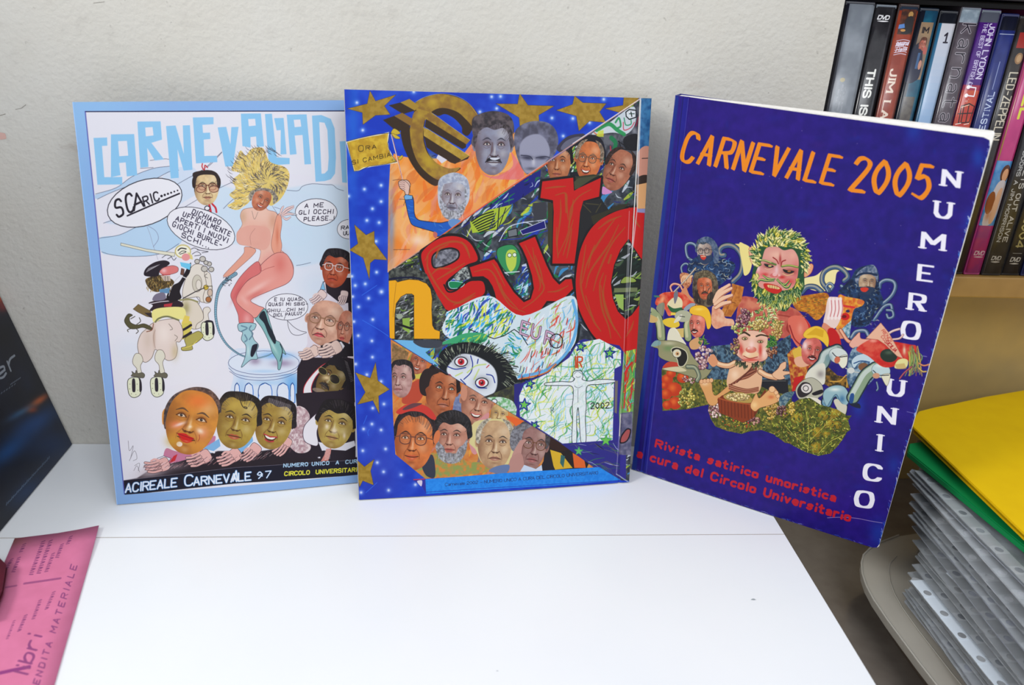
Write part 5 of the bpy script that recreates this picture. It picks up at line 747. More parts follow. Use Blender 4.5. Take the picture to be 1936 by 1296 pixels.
    c.poly([(180, 900), (220, 800), (320, 760), (500, 770), (600, 860), (660, 900), (560, 960), (420, 1010), (340, 1040), (290, 960)], (198, 52, 36), sm=True, nz=(60, (220, 120, 90), 4)); c.glow(260, 850, 40, 60, (230, 180, 130), .8, rot=20); c.poly([(320, 920), (360, 850), (440, 810), (500, 860), (490, 950), (400, 970)], (222, 210, 170), sm=True); c.poly([(325, 910), (400, 950), (500, 940), (470, 990), (370, 990)], (50, 100, 60), sm=True); c.poly([(400, 780), (440, 740), (450, 800), (420, 890), (405, 880)], (120, 120, 130), sm=True)
    c.poly([(160, 800), (220, 800), (230, 820), (180, 820)], (70, 120, 100), sm=True)
    c.poly([(640, 560), (700, 520), (800, 505), (900, 580), (930, 760), (880, 900), (760, 940), (650, 880), (620, 720)], (70, 58, 50), sm=True, nz=(30, (116, 104, 84), 4))
    face(c, 765, 700, 190, 290, -2, (206, 112, 72), (96, 84, 66), 'none', look=0, lips=(190, 60, 50), mou=(60, 46, 34), ears=0, old=.8)
    c.poly([(655, 590), (690, 530), (780, 512), (870, 560), (890, 640), (850, 620), (780, 590), (700, 600)], (130, 118, 92), sm=True, nz=(16, (84, 74, 56), 4)); c.poly([(650, 740), (700, 790), (720, 900), (660, 880), (630, 800)], (54, 44, 40), sm=True); c.poly([(800, 800), (860, 760), (870, 880), (800, 910)], (60, 52, 46), sm=True)
    for i in range(30): x = r.choice([r.uniform(640, 700), r.uniform(810, 880)]); y = r.uniform(640, 900); c.line([(x, y), (x+r.uniform(-14, 14), y+30)], 7, (120, 108, 84) if i % 2 else (30, 24, 24), .8, sm=True)
    # the big bearded leaf-haired head
    c.F(1400, 420, 5.89)
    c.poly([(0, 250), (60, 250), (130, 300), (150, 420), (120, 560), (60, 600), (40, 500)], (230, 214, 140), sm=True)
    c.poly([(720, 640), (860, 600), (960, 520), (1080, 490), (1180, 510), (1260, 540), (1100, 560), (1060, 700), (940, 780), (760, 740)], (232, 218, 160), sm=True)
    tube(c, [(700, 790), (760, 730), (850, 730), (920, 780)], 46, B0, B1, (176, 170, 150)); tube(c, [(1000, 770), (930, 680), (940, 580), (1010, 520), (1100, 510), (1180, 560), (1210, 620), (1170, 660)], 44, B0, B1, (176, 168, 140)); tube(c, [(990, 780), (970, 730), (1010, 690), (1050, 720), (1030, 760)], 24, B0, B1, B2)
    c.poly([(0, 880), (140, 840), (300, 900), (600, 960), (740, 1080), (800, 1180), (760, 1296), (400, 1296), (0, 1296)], (206, 128, 100), sm=True, nz=(80, (180, 80, 70), 4)); c.line([(560, 1110), (540, 1200), (600, 1260), (620, 1296)], 26, (150, 54, 44), sm=True); c.line([(440, 1040), (560, 1060), (700, 1110)], 18, (160, 66, 54), sm=True)
    c.poly([(600, 860), (820, 810), (980, 800), (1000, 900), (940, 1040), (860, 1100), (760, 1020), (640, 980)], (166, 96, 30), sm=True, nz=(24, (206, 140, 40), 5)); 
    for i in range(120): x, y = r.uniform(640, 980), r.uniform(830, 1060); c.line([(x, y), (x+r.uniform(10, 30), y+r.uniform(-10, 10))], 6, ((214, 150, 50), (120, 60, 24), (90, 110, 50))[i % 3], .7)
    for ox, oy, fl, sc in ((1440, 700, 1, .95),):
        c.F(1400, 420, 5.89)
        tube(c, [(1560, 740), (1570, 690), (1630, 655), (1710, 670), (1735, 730), (1700, 820), (1620, 900), (1560, 930)], 34, B0, B1, B2); tube(c, [(1500, 1100), (1600, 960), (1680, 930), (1700, 990)], 30, B0, B1, B2); tube(c, [(1640, 990), (1700, 1000), (1710, 1060), (1660, 1080), (1640, 1040)], 26, B0, B1, B2); tube(c, [(1300, 780), (1200, 760), (1140, 720)], 34, B0, B1, B2)
        c.poly([(1240, 640), (1300, 540), (1400, 495), (1500, 490), (1550, 580), (1560, 760), (1600, 900), (1500, 1040), (1440, 1150), (1300, 1180), (1230, 1100), (1260, 960), (1180, 820), (1100, 790)], (38, 66, 104), sm=True, nz=(30, (20, 34, 60), 3))
        for i in range(110): x, y = r.uniform(1230, 1560), r.uniform(720, 1180); t = r.uniform(0, 6.3); c.line([(x+24*np.cos(t+k), y+20*np.sin(t+k)) for k in (0, .9, 1.8)], r.uniform(5, 12), ((110, 140, 170), (16, 28, 54), (180, 180, 160), (46, 90, 140))[i % 4], .85, sm=True, taper=.6)
        face(c, 1425, 680, 200, 260, 6, (186, 160, 130), (30, 40, 60), 'none', look=.1, smile=1, lips=(200, 50, 40), ears=0, old=1, sd=-1, brow=(30, 36, 50)); c.poly([(1290, 640), (1330, 560), (1420, 500), (1500, 490), (1545, 580), (1540, 680), (1510, 620), (1440, 590), (1350, 610), (1320, 700)], (150, 156, 170), sm=True, nz=(20, (60, 80, 110), 4)); c.line([(1300, 620), (1360, 585), (1450, 580), (1530, 600)], 20, (30, 46, 74), sm=True); c.poly([(1330, 740), (1380, 730), (1500, 740), (1490, 820), (1420, 880), (1350, 840)], (30, 52, 84), .9, sm=True); c.poly([(1350, 745), (1400, 735), (1440, 750), (1410, 785), (1365, 780)], (206, 60, 40), sm=True)
    GL = [(214, 196, 70), (226, 214, 130), (60, 110, 60), (40, 90, 60), (150, 160, 60), (236, 226, 160)]
    c.poly([(230, 250), (330, 160), (480, 130), (640, 170), (730, 300), (760, 480), (730, 620), (720, 760), (600, 900), (520, 1000), (400, 960), (250, 900), (150, 760), (150, 560), (200, 400)], (40, 84, 50), sm=True)
    c.poly([(110, 300), (180, 290), (200, 400), (170, 480), (130, 440)], (226, 170, 140), sm=True, ol=(150, 60, 50), lw=4); c.poly([(740, 520), (800, 470), (830, 500), (800, 580), (730, 620)], (222, 160, 120), sm=True, ol=(150, 60, 50), lw=4)
    pts = [(300, 300), (420, 280), (500, 320), (600, 310), (660, 400), (665, 520), (640, 660), (560, 760), (300, 760), (190, 680), (190, 560), (250, 440)]
    c.poly(pts, (214, 152, 140), sm=True); c.clip(pts, True)
    c.glow(420, 370, 110, 60, (228, 180, 160), .9); c.glow(600, 380, 60, 60, (224, 170, 150), .8); c.glow(640, 560, 60, 130, (206, 90, 90), .6); c.glow(240, 600, 60, 90, (226, 130, 130), .7); c.glow(215, 520, 24, 50, (236, 200, 200), .9); c.glow(560, 670, 80, 50, (200, 60, 60), .8); c.glow(460, 420, 16, 70, (160, 40, 40), .8); c.glow(400, 560, 60, 60, (230, 160, 160), .6); c.glow(290, 590, 50, 24, (200, 50, 50), .8); c.glow(480, 620, 50, 24, (190, 40, 40), .9)
    c.glow(330, 490, 70, 40, (130, 50, 44), .8); c.glow(560, 560, 80, 40, (120, 44, 40), .85)
    c.poly([(280, 470), (330, 480), (390, 500), (350, 515), (300, 500)], (40, 40, 44), sm=True); c.ell(345, 495, 20, 9, (206, 190, 120)); c.poly([(490, 530), (550, 545), (620, 555), (570, 580), (510, 565)], (40, 34, 34), sm=True); c.ell(560, 555, 20, 10, (170, 110, 60)); c.line([(290, 520), (330, 535), (370, 520)], 5, (230, 190, 150), sm=True); c.line([(490, 580), (540, 600), (610, 580)], 7, (226, 186, 130), sm=True)
    c.line([(380, 400), (420, 430), (440, 470)], 12, (150, 40, 40), sm=True); c.line([(470, 500), (480, 450), (520, 430)], 12, (150, 40, 40), sm=True); c.glow(420, 540, 24, 70, (226, 190, 190), .9); c.ell(390, 600, 46, 24, (206, 110, 106)); c.ell(400, 590, 26, 20, (230, 190, 186), .8); c.glow(450, 600, 16, 16, (232, 196, 190), .9); c.unclip()
    c.line([(230, 430), (290, 435), (380, 470), (410, 480)], 22, (96, 120, 60), sm=True); c.line([(235, 427), (290, 432), (360, 456)], 8, (210, 200, 140), sm=True); c.line([(480, 500), (560, 490), (660, 510)], 22, (96, 120, 60), sm=True); c.line([(480, 494), (560, 486), (655, 505)], 7, (210, 206, 110), sm=True)
    for i in range(420):      # hair wreath then beard
        t = r.uniform(-3.5, .55); k = r.uniform(.4, 1.04); x, y = 465+285*k*np.cos(t), 400+290*k*np.sin(t)
        if 250 < x < 680 and 285 < y: continue
        leafy(c, x, y, r.uniform(46, 84), np.degrees(t)+r.uniform(-20, 60), r.uniform(24, 40), GL[r.randint(6)], (240, 232, 170))
    for i in range(260):
        t = r.uniform(-.1, 3.4); k = r.uniform(.6, 1.02); x, y = 430+270*k*np.cos(t), 640+300*k*np.sin(t)*(1 if t > 0 else .6)
        if y < 740 and 200 < x < 640: continue
        leafy(c, x, y, r.uniform(50, 90), 90+(430-x)*.05+r.uniform(-35, 35), r.uniform(24, 40), GL[r.randint(5)], (232, 224, 150))
    for i in range(60): x, y = r.uniform(230, 620), r.uniform(740, 900); leafy(c, x, y, 60, 90+r.uniform(-30, 30), 24, (GL[2], GL[3], GL[4], (110, 140, 90))[i % 4], (200, 206, 140))
    c.poly([(280, 690), (380, 700), (470, 740), (470, 780), (410, 805), (330, 780), (285, 740)], (196, 40, 34), sm=True); c.poly([(320, 705), (400, 715), (455, 740), (440, 755), (380, 745), (330, 735)], (220, 190, 130), sm=True); 
    for x in (345, 372, 400, 425): c.line([(x, 708), (x-2, 748)], 4, (120, 50, 30))
    for q in ([(400, 640), (330, 640), (270, 600)], [(390, 660), (310, 660), (240, 650), (200, 690)], [(420, 650), (470, 690), (520, 700), (560, 660)], [(430, 640), (500, 720), (550, 730), (580, 690)]): c.line(q, 30, (50, 100, 60), sm=True, taper=.6); c.line(np.array(q)-4, 10, (214, 210, 120), sm=True, taper=.6)
    # hand with box (left), hand holding bread and dark-red masks
    c.F(1210, 430, 6.172)
    c.poly([(1090, 660), (1230, 700), (1200, 860), (1080, 1050), (940, 1040), (1000, 900), (1080, 780)], (170, 100, 40), nz=(30, (200, 130, 60), 4)); c.line([(1050, 870), (1130, 890)], 8, (110, 56, 20)); c.line([(1150, 700), (1080, 860), (1000, 1030)], 5, (120, 66, 24))
    c.poly([(870, 920), (980, 980), (1010, 1060), (1100, 1080), (1110, 1150), (1000, 1160), (900, 1190), (845, 1120), (850, 1000)], (214, 146, 116), sm=True, nz=(50, (226, 180, 150), 3))
    for q in ([(880, 860), (940, 760), (1060, 680)], [(880, 880), (960, 790), (1085, 720)], [(890, 910), (980, 840), (1090, 800)], [(900, 950), (980, 900), (1070, 880)]): c.line(q, 58, (176, 110, 84), sm=True, taper=.3); c.line(np.array(q)-5, 44, (232, 190, 160), sm=True, taper=.35)
    c.F(1400, 420, 5.89)
    c.poly([(1100, 840), (1200, 840), (1380, 880), (1370, 940), (1280, 980), (1240, 1120), (1180, 1190), (1080, 1200)], (226, 166, 60), sm=True, nz=(30, (206, 100, 40), 4)); c.ell(1340, 900, 30, 26, (206, 110, 60)); c.ell(1180, 1060, 50, 40, (200, 30, 30)); c.ell(1170, 1060, 26, 18, (120, 16, 20)); c.ell(1210, 1000, 22, 16, (40, 40, 90)); c.line([(1160, 940), (1280, 960)], 22, (206, 50, 50))
    c.poly([(990, 860), (1050, 840), (1130, 860), (1160, 960), (1140, 1060), (1080, 1180), (1000, 1200), (940, 1140), (960, 1020)], (226, 200, 190), sm=True)
    for x in (1010, 1050, 1090, 1130): c.line([(x, 860), (x+6, 980), (x-16, 1080)], 30, (236, 218, 214), sm=True); c.line([(x+18, 880), (x+22, 980), (x+4, 1060)], 7, (190, 80, 90), sm=True)
    c.poly([(940, 1130), (1060, 1200), (1200, 1210), (1210, 1296), (940, 1296)], (214, 140, 110), sm=True); c.poly([(1000, 1210), (1050, 1190), (1120, 1296), (1000, 1296)], (190, 30, 30), sm=True); c.poly([(700, 1080), (740, 1080), (800, 1170), (760, 1200)], (190, 30, 40))
    c.poly([(1140, 1200), (1250, 1100), (1230, 1296), (1180, 1296)], (90, 130, 150), nz=(20, (180, 200, 206), 4)); tube(c, [(1250, 1296), (1300, 1230), (1400, 1220), (1440, 1280)], 40, B0, B1, B2)
    # lower body: fish, dolphins, helmets, fruit, greens.   frame S
    c.F(1220, 600, 5.4)
    foot = [(170, 540), (300, 560), (500, 560), (700, 620), (1000, 600), (1512, 540), (1512, 1300), (1440, 1285), (1330, 1200), (1200, 1155), (1080, 1170), (1000, 1195), (850, 1165), (730, 1120), (680, 1040), (655, 960), (660, 895), (430, 945), (180, 960)]
    c.poly(foot, (70, 80, 34), sm=False, nz=(24, (130, 120, 50), 3)); c.clip(foot)
    for i in range(700): x, y = r.uniform(340, 1500), r.uniform(620, 1296); c.line([(x, y), (x+r.uniform(-16, 16), y+r.uniform(-16, 16))], r.uniform(5, 12), ((150, 150, 60), (50, 70, 30), (200, 186, 80), (34, 40, 24), (90, 120, 50))[i % 5], .85)
    for x, y, s in ((230, 640, 60), (300, 740, 80), (220, 790, 60), (390, 620, 60), (310, 880, 70), (230, 900, 50), (200, 700, 40), (270, 580, 50)): c.ell(x, y, s, s*.9, (190, 60, 26)); c.glow(x-s*.2, y-s*.2, s*.6, s*.6, (230, 120, 50), .8)
    berries(c, 470, 620, 80, 60, 12, [(206, 170, 160), (150, 90, 90)], 40, r); berries(c, 440, 830, 100, 100, 14, [(206, 190, 80), (190, 160, 60), (150, 150, 60)], 60, r); berries(c, 730, 960, 70, 70, 13, [(206, 160, 150), (120, 60, 70), (226, 200, 190)], 60, r); berries(c, 1100, 1060, 90, 40, 12, [(196, 140, 120), (120, 66, 70)], 40, r); berries(c, 1300, 950, 80, 100, 14, [(200, 160, 60), (170, 130, 50)], 60, r); berries(c, 1430, 960, 40, 50, 12, [(110, 60, 56)], 22, r)
    for i in range(34): x, y = r.uniform(780, 1100), r.uniform(1040, 1140); c.ell(x, y, 6, 6, (200, 70, 40) if i % 2 else (206, 180, 60))
    c.unclip()
    c.poly([(680, 300), (900, 280), (1200, 360), (1500, 180), (1512, 700), (1200, 640), (900, 640), (640, 640)], (36, 52, 70), sm=False, nz=(26, (90, 120, 140), 3))
    for i in range(60): x, y = r.uniform(700, 1480), r.uniform(280, 640); c.line([(x, y), (x+20, y+30), (x+10, y+60)], 8, ((100, 130, 150), (24, 34, 50), (150, 160, 150))[i % 3], .7, sm=True)
    c.poly([(1180, 640), (1470, 640), (1480, 800), (1300, 760), (1180, 700)], (34, 34, 40)); c.line([(1180, 655), (1450, 655)], 4, (140, 140, 130))
    # dolphins/geese at upper left
    c.F(1210, 430, 6.172); DG, DL, DD = (150, 160, 120), (206, 200, 160), (70, 90, 70)
    tube(c, [(250, 1290), (240, 1160), (200, 1050), (110, 990)], 110, DD, DG, DL); c.ell(110, 1010, 100, 76, DG, rot=12); c.poly([(10, 1010), (60, 1000), (200, 1060), (190, 1110), (120, 1115), (60, 1080), (10, 1070)], (200, 170, 110), sm=True); c.line([(20, 985), (70, 1000), (130, 995)], 9, (30, 30, 30), sm=True); c.glow(90, 960, 60, 24, (214, 210, 170), .8); c.poly([(190, 940), (240, 890), (290, 900), (270, 1040), (220, 1000)], (140, 140, 120), sm=True)
    tube(c, [(570, 1290), (560, 1160), (580, 1080), (520, 1010)], 90, DD, DG, DL); c.ell(510, 1040, 100, 70, (176, 176, 150)); c.poly([(270, 1090), (360, 1060), (440, 1080), (470, 1150), (400, 1180), (300, 1150)], (222, 190, 60), sm=True); c.poly([(400, 1120), (440, 1050), (500, 1020), (470, 1090)], (214, 210, 190), sm=True); c.line([(470, 1040), (530, 1050)], 8, (40, 40, 40)); c.poly([(365, 1000), (420, 1000), (420, 1030), (365, 1030)], (226, 200, 80)); c.poly([(520, 950), (600, 890), (660, 900), (600, 950), (540, 980)], (150, 160, 170), sm=True)
    c.poly([(420, 1190), (520, 1180), (520, 1290), (430, 1290)], (206, 180, 110)); c.poly([(350, 1200), (420, 1180), (480, 1290), (360, 1290)], (226, 220, 200), sm=True)
    face(c, 680, 1140, 200, 300, 0, (226, 130, 110), (60, 30, 30), 'none', look=-.3, lips=(200, 40, 40), mou=(50, 24, 24), ears=0, old=.8, smile=1)
    c.poly([(585, 980), (620, 930), (720, 915), (800, 950), (840, 1040), (840, 1160), (800, 1190), (770, 1080), (720, 1040), (620, 1020)], (232, 184, 50), sm=True, ol=(150, 100, 20), lw=4); c.glow(700, 960, 60, 20, (240, 214, 110), .8)
    # fish left, frame S
    c.F(1220, 600, 5.4)
    c.poly([(245, 140), (290, 115), (350, 180), (400, 240), (420, 290), (300, 290), (230, 250)], (220, 214, 190), sm=True)
    c.poly([(70, 300), (120, 250), (200, 240), (330, 250), (440, 300), (480, 380), (560, 480), (660, 540), (700, 520), (640, 610), (560, 640), (440, 600), (300, 560), (180, 540), (200, 510), (310, 480), (200, 440), (140, 400), (130, 330)], (150, 146, 110), sm=True, ol=(60, 56, 44), lw=4); c.glow(240, 320, 70, 40, (110, 140, 90), .8); c.glow(250, 270, 80, 24, (196, 190, 160), .8); c.poly([(180, 520), (240, 460), (340, 470), (360, 500), (280, 510)], (190, 70, 50), sm=True); c.poly([(190, 530), (340, 510), (430, 550), (320, 560)], (206, 196, 160), sm=True)
    c.poly([(270, 340), (330, 310), (420, 350), (440, 430), (400, 500), (350, 500), (330, 430)], (34, 32, 30), sm=True, ol=(206, 200, 170), lw=10); c.ell(330, 372, 46, 44, (214, 206, 180), ol=(40, 36, 30), lw=5); c.ell(334, 376, 20, 20, (206, 160, 110)); c.ell(336, 378, 8, 8, (40, 30, 20)); tube(c, [(440, 510), (520, 520), (560, 600), (540, 650)], 40, (50, 66, 60), (120, 130, 110), (180, 180, 150))
    c.poly([(60, 300), (100, 245), (160, 250), (150, 290)], (130, 160, 160), sm=True); c.poly([(460, 260), (540, 210), (600, 240), (560, 320), (480, 330)], (206, 160, 110), sm=True)
    berries(c, 610, 390, 90, 80, 19, [(150, 90, 100), (206, 180, 180), (110, 56, 70), (190, 150, 150)], 46, r); berries(c, 600, 490, 44, 50, 18, [(140, 80, 90), (190, 150, 150)], 18, r); 
    for i in range(14): leafy(c, r.uniform(560, 640), r.uniform(220, 290), 40, r.uniform(-150, -20), 18, (70, 120, 60), (170, 190, 110))
    # child head with vine crown, body in the tub
    c.poly([(560, 660), (640, 640), (690, 680), (700, 760), (740, 800), (880, 690), (900, 740), (800, 810), (730, 900), (660, 890), (610, 780)], (216, 160, 100), sm=True, ol=(120, 66, 40), lw=4); c.glow(620, 680, 50, 30, (236, 200, 160), .9)
    for i in range(4): c.ell(585+i*34, 660-i*4, 20, 22, (226, 176, 130), ol=(140, 80, 50), lw=3)
    c.poly([(870, 540), (930, 460), (1180, 460), (1210, 600), (1180, 760), (1080, 780), (860, 720)], (222, 176, 140), sm=True); c.glow(930, 590, 50, 60, (240, 210, 180), .8)
    for i in range(9): c.line([(870+i*10, 700-i*4), (960+i*14, 650-i*12), (1060+i*6, 620-i*14), (1150, 560-i*6)], 15, ((120, 60, 40), (176, 116, 90), (96, 46, 34))[i % 3], .9, sm=True)
    for i in range(6): c.line([(870, 690+i*10), (960, 720+i*10), (1060, 740+i*8), (1170, 720+i*8)], 12, ((120, 60, 40), (186, 126, 96))[i % 2], .9, sm=True)
    tube(c, [(930, 470), (860, 500), (760, 480), (700, 420)], 54, (140, 80, 50), (218, 166, 126), (238, 206, 170)); c.poly([(650, 440), (700, 380), (740, 420), (750, 480), (700, 510)], (214, 150, 110), sm=True)
    tube(c, [(1190, 560), (1260, 600), (1350, 620)], 54, (140, 80, 50), (218, 166, 126), (238, 206, 170)); c.poly([(1310, 590), (1370, 530), (1400, 480), (1450, 460), (1450, 520), (1420, 550), (1490, 560), (1500, 580), (1430, 600), (1440, 630), (1370, 640)], (226, 180, 144), sm=True, ol=(120, 66, 50), lw=4)
    c.poly([(750, 840), (800, 800), (1160, 860), (1240, 740), (1260, 800), (1130, 1020), (1010, 1080), (850, 1010), (770, 980)], (126, 54, 26), sm=False)
    c.poly([(760, 830), (880, 860), (1090, 890), (1160, 870), (1120, 1030), (1010, 1080), (850, 1010), (775, 980)], (140, 62, 30))
    for i in range(11): x = 790+i*34; c.line([(x, 846+i*5), (x+6, 1000+i*5)], 5, (80, 30, 16))
    c.line([(760, 830), (880, 862), (1090, 892), (1160, 872)], 14, (170, 86, 46), sm=True); c.poly([(820, 800), (1000, 770), (1120, 850), (1060, 880), (860, 850)], (180, 150, 80), sm=True); berries(c, 960, 820, 120, 34, 15, [(226, 200, 130), (206, 170, 110)], 50, r)
    c.poly([(1090, 900), (1110, 850), (1150, 780), (1180, 830), (1260, 760), (1330, 720), (1380, 790), (1390, 850), (1300, 900), (1190, 930), (1140, 965), (1100, 940)], (222, 168, 110), sm=True, ol=(120, 66, 40), lw=4); c.glow(1130, 900, 40, 40, (240, 206, 150), .8); c.glow(1300, 820, 40, 24, (200, 100, 60), .7)
    for x, y, s in ((1310, 740, 32), (1352, 775, 22), (1370, 810, 20), (1382, 845, 18)): c.ell(x, y, s, s, (232, 186, 140), ol=(140, 80, 50), lw=3)
    c.poly([(940, 250), (1000, 160), (1120, 140), (1250, 180), (1270, 300), (1260, 420), (1180, 460), (1060, 460), (960, 400), (925, 320)], (226, 182, 160), sm=True, ol=(150, 80, 60), lw=4)
    c.glow(990, 330, 34, 90, (196, 50, 40), .8, rot=-16); c.glow(1190, 340, 24, 90, (200, 50, 40), .8); c.glow(1090, 440, 120, 20, (200, 60, 50), .8); c.glow(960, 320, 20, 60, (240, 216, 206), .8); c.glow(1230, 370, 22, 50, (240, 210, 200), .8); c.glow(1100, 200, 60, 30, (238, 190, 160), .8)
    c.ell(1090, 385, 84, 40, (230, 190, 150)); c.glow(1060, 380, 40, 30, (240, 216, 190), .8); c.ell(1095, 335, 56, 34, (206, 110, 90)); c.glow(1100, 290, 34, 60, (240, 206, 196), .95); c.glow(1070, 320, 20, 16, (244, 220, 206), .9); c.line([(1020, 400), (1080, 425), (1160, 410)], 9, (160, 50, 40), sm=True)
    c.glow(1030, 220, 40, 22, (150, 90, 60), .8); c.ell(1030, 222, 26, 15, (200, 180, 130), ol=(70, 40, 30), lw=5); c.ell(1034, 224, 9, 9, (60, 60, 40)); c.glow(1190, 250, 40, 20, (150, 90, 60), .8); c.ell(1190, 255, 28, 12, (196, 180, 130), ol=(70, 40, 30), lw=5); c.ell(1192, 256, 8, 8, (60, 60, 40)); c.line([(990, 170), (1030, 160), (1080, 190)], 20, (66, 50, 30), sm=True); c.line([(1150, 200), (1200, 185), (1270, 200)], 16, (66, 50, 30), sm=True)
    for i in range(40): x = r.uniform(940, 1240); leafy(c, x, 440+30*np.sin((x-940)/300*3.1)+r.uniform(-10, 30), 50, 90+r.uniform(-40, 40), 16, ((60, 60, 44), (120, 120, 80), (34, 40, 34))[i % 3], (170, 170, 120))
    berries(c, 930, 300, 40, 80, 14, [(110, 56, 60), (150, 90, 80), (170, 150, 70)], 40, r); berries(c, 960, 120, 60, 60, 14, [(206, 200, 120), (150, 160, 80)], 30, r)
    for i in range(70):
        x, y = r.uniform(1000, 1400), r.uniform(-70, 120)
        leafy(c, x, y, 50, r.uniform(0, 360), 24, ((210, 206, 140), (150, 170, 80), (90, 130, 70), (226, 220, 170))[i % 4], (236, 230, 180))
    berries(c, 1010, 20, 60, 100, 16, [(120, 60, 76), (90, 40, 60), (160, 100, 110)], 56, r, 20); berries(c, 1180, 90, 90, 50, 15, [(206, 180, 90), (220, 196, 120), (180, 150, 70)], 50, r); berries(c, 1360, 130, 50, 110, 14, [(206, 170, 90), (186, 150, 70)], 50, r); berries(c, 1310, 330, 50, 90, 14, [(120, 60, 40), (160, 100, 60)], 30, r)
    for i in range(20): leafy(c, 1310+r.uniform(-40, 40), 240+r.uniform(-40, 60), 50, r.uniform(0, 360), 22, (60, 120, 50), (150, 180, 90))
    # right part, frame T
    c.F(1460, 590, 4.469)
    c.poly([(150, 60), (260, 40), (320, 140), (260, 240), (230, 300), (170, 200)], (214, 110, 90), sm=True); c.line([(160, 120), (200, 230), (260, 290)], 12, (150, 40, 40), sm=True); c.glow(250, 150, 30, 60, (226, 150, 130), .9)
    c.poly([(480, 160), (540, 150), (590, 250), (580, 320), (500, 300)], (190, 30, 30), sm=True)
    tube(c, [(590, 160), (650, 250), (700, 260)], 26, (140, 60, 40), (214, 140, 110), (236, 190, 160)); c.poly([(660, 280), (720, 200), (750, 180), (760, 230), (840, 240), (800, 280), (720, 320)], (226, 170, 150), sm=True, ol=(130, 60, 50), lw=3)
    c.poly([(140, 360), (200, 300), (320, 400), (420, 420), (480, 560), (300, 640), (180, 680)], (160, 60, 36), sm=False, nz=(20, (206, 150, 60), 3)); c.poly([(180, 330), (250, 290), (290, 380), (200, 400)], (214, 176, 70)); c.poly([(200, 560), (280, 540), (240, 640), (180, 680)], (190, 30, 30)); c.poly([(200, 400), (270, 380), (330, 440), (280, 470), (220, 460)], (222, 170, 140), sm=True)
    face(c, 345, 330, 180, 240, 10, (214, 110, 100), (150, 100, 30), 'none', look=.15, smile=1, lips=(200, 40, 40), mou=(60, 24, 24), old=1, ears=0, sd=-1); c.glow(290, 290, 30, 50, (236, 220, 216), .9)
    c.poly([(275, 200), (310, 150), (390, 124), (460, 160), (490, 230), (480, 300), (440, 260), (380, 225), (310, 230)], (230, 188, 60), sm=True, ol=(160, 110, 30), lw=3); c.poly([(300, 200), (380, 140), (450, 160), (440, 220), (380, 200)], (206, 160, 30), .8)
    c.poly([(430, 420), (560, 540), (650, 560), (660, 650), (500, 640), (420, 600)], (150, 110, 40), nz=(20, (60, 50, 30), 3)); c.line([(500, 590), (580, 590), (640, 540), (640, 640)], 10, (206, 160, 70), sm=True)
    c.poly([(660, 380), (720, 300), (860, 360), (900, 480), (820, 620), (680, 640), (640, 560)], (60, 90, 120), sm=True, nz=(20, (150, 170, 180), 3))
    WH2, SH, DK2 = (206, 212, 206), (110, 140, 150), (40, 60, 80)
    tube(c, [(360, 520), (440, 440), (470, 370), (560, 330)], 90, DK2, (140, 160, 150), WH2); c.ell(570, 375, 82, 66, WH2, rot=18, ol=(90, 100, 100), lw=3); c.poly([(560, 400), (640, 370), (640, 450), (600, 480)], (226, 222, 200), sm=True, ol=(100, 90, 80), lw=3); c.line([(520, 350), (560, 385), (640, 380)], 7, (40, 40, 50), sm=True); c.ell(560, 410, 24, 30, (200, 110, 80), rot=20); c.glow(490, 400, 40, 50, SH, .7)
    c.poly([(290, 560), (340, 480), (450, 440), (460, 560), (440, 620), (340, 600)], (216, 212, 196), sm=True); c.glow(420, 530, 40, 40, (120, 110, 110), .6)
    c.poly([(210, 660), (260, 590), (350, 560), (430, 620), (440, 700), (400, 740), (500, 800), (490, 830), (400, 770), (320, 730), (240, 740)], (180, 176, 156), sm=True, ol=(60, 56, 50), lw=3); c.poly([(225, 660), (270, 600), (330, 610), (350, 670), (290, 720), (240, 720)], (50, 40, 44), sm=True); c.ell(300, 650, 46, 42, (216, 206, 200), ol=(40, 34, 40), lw=4); c.ell(296, 650, 22, 22, (216, 206, 200), ol=(40, 34, 40), lw=6); c.poly([(350, 690), (430, 660), (435, 690), (370, 710)], (34, 30, 34), sm=True); c.poly([(300, 725), (400, 740), (480, 820), (380, 780)], (222, 214, 196), sm=True)
    tube(c, [(590, 850), (600, 740), (560, 680), (500, 700), (470, 770)], 80, DK2, (110, 150, 170), WH2); c.poly([(440, 720), (460, 660), (540, 625), (620, 640), (660, 720), (640, 790), (590, 770), (550, 700), (500, 760), (470, 800)], (150, 180, 186), sm=True, ol=(40, 60, 80), lw=3); c.glow(540, 660, 60, 20, (226, 230, 220), .9); c.glow(600, 740, 30, 40, (60, 110, 150), .8); c.poly([(560, 740), (600, 780), (640, 800), (620, 880), (570, 840), (530, 760)], (206, 200, 180), sm=True); c.poly([(660, 770), (740, 780), (750, 820), (680, 800)], (30, 34, 60), sm=True)
    c.poly([(680, 420), (730, 370), (820, 360), (870, 410), (860, 460), (800, 420), (740, 440), (700, 480)], (190, 206, 214), sm=True, ol=(50, 80, 110), lw=3); c.ell(780, 470, 44, 34, (130, 90, 60)); c.line([(700, 440), (760, 420), (830, 430)], 9, (40, 80, 130), sm=True); c.line([(630, 480), (700, 510), (800, 530)], 8, (190, 190, 180)); c.ell(675, 500, 30, 26, (206, 206, 200))
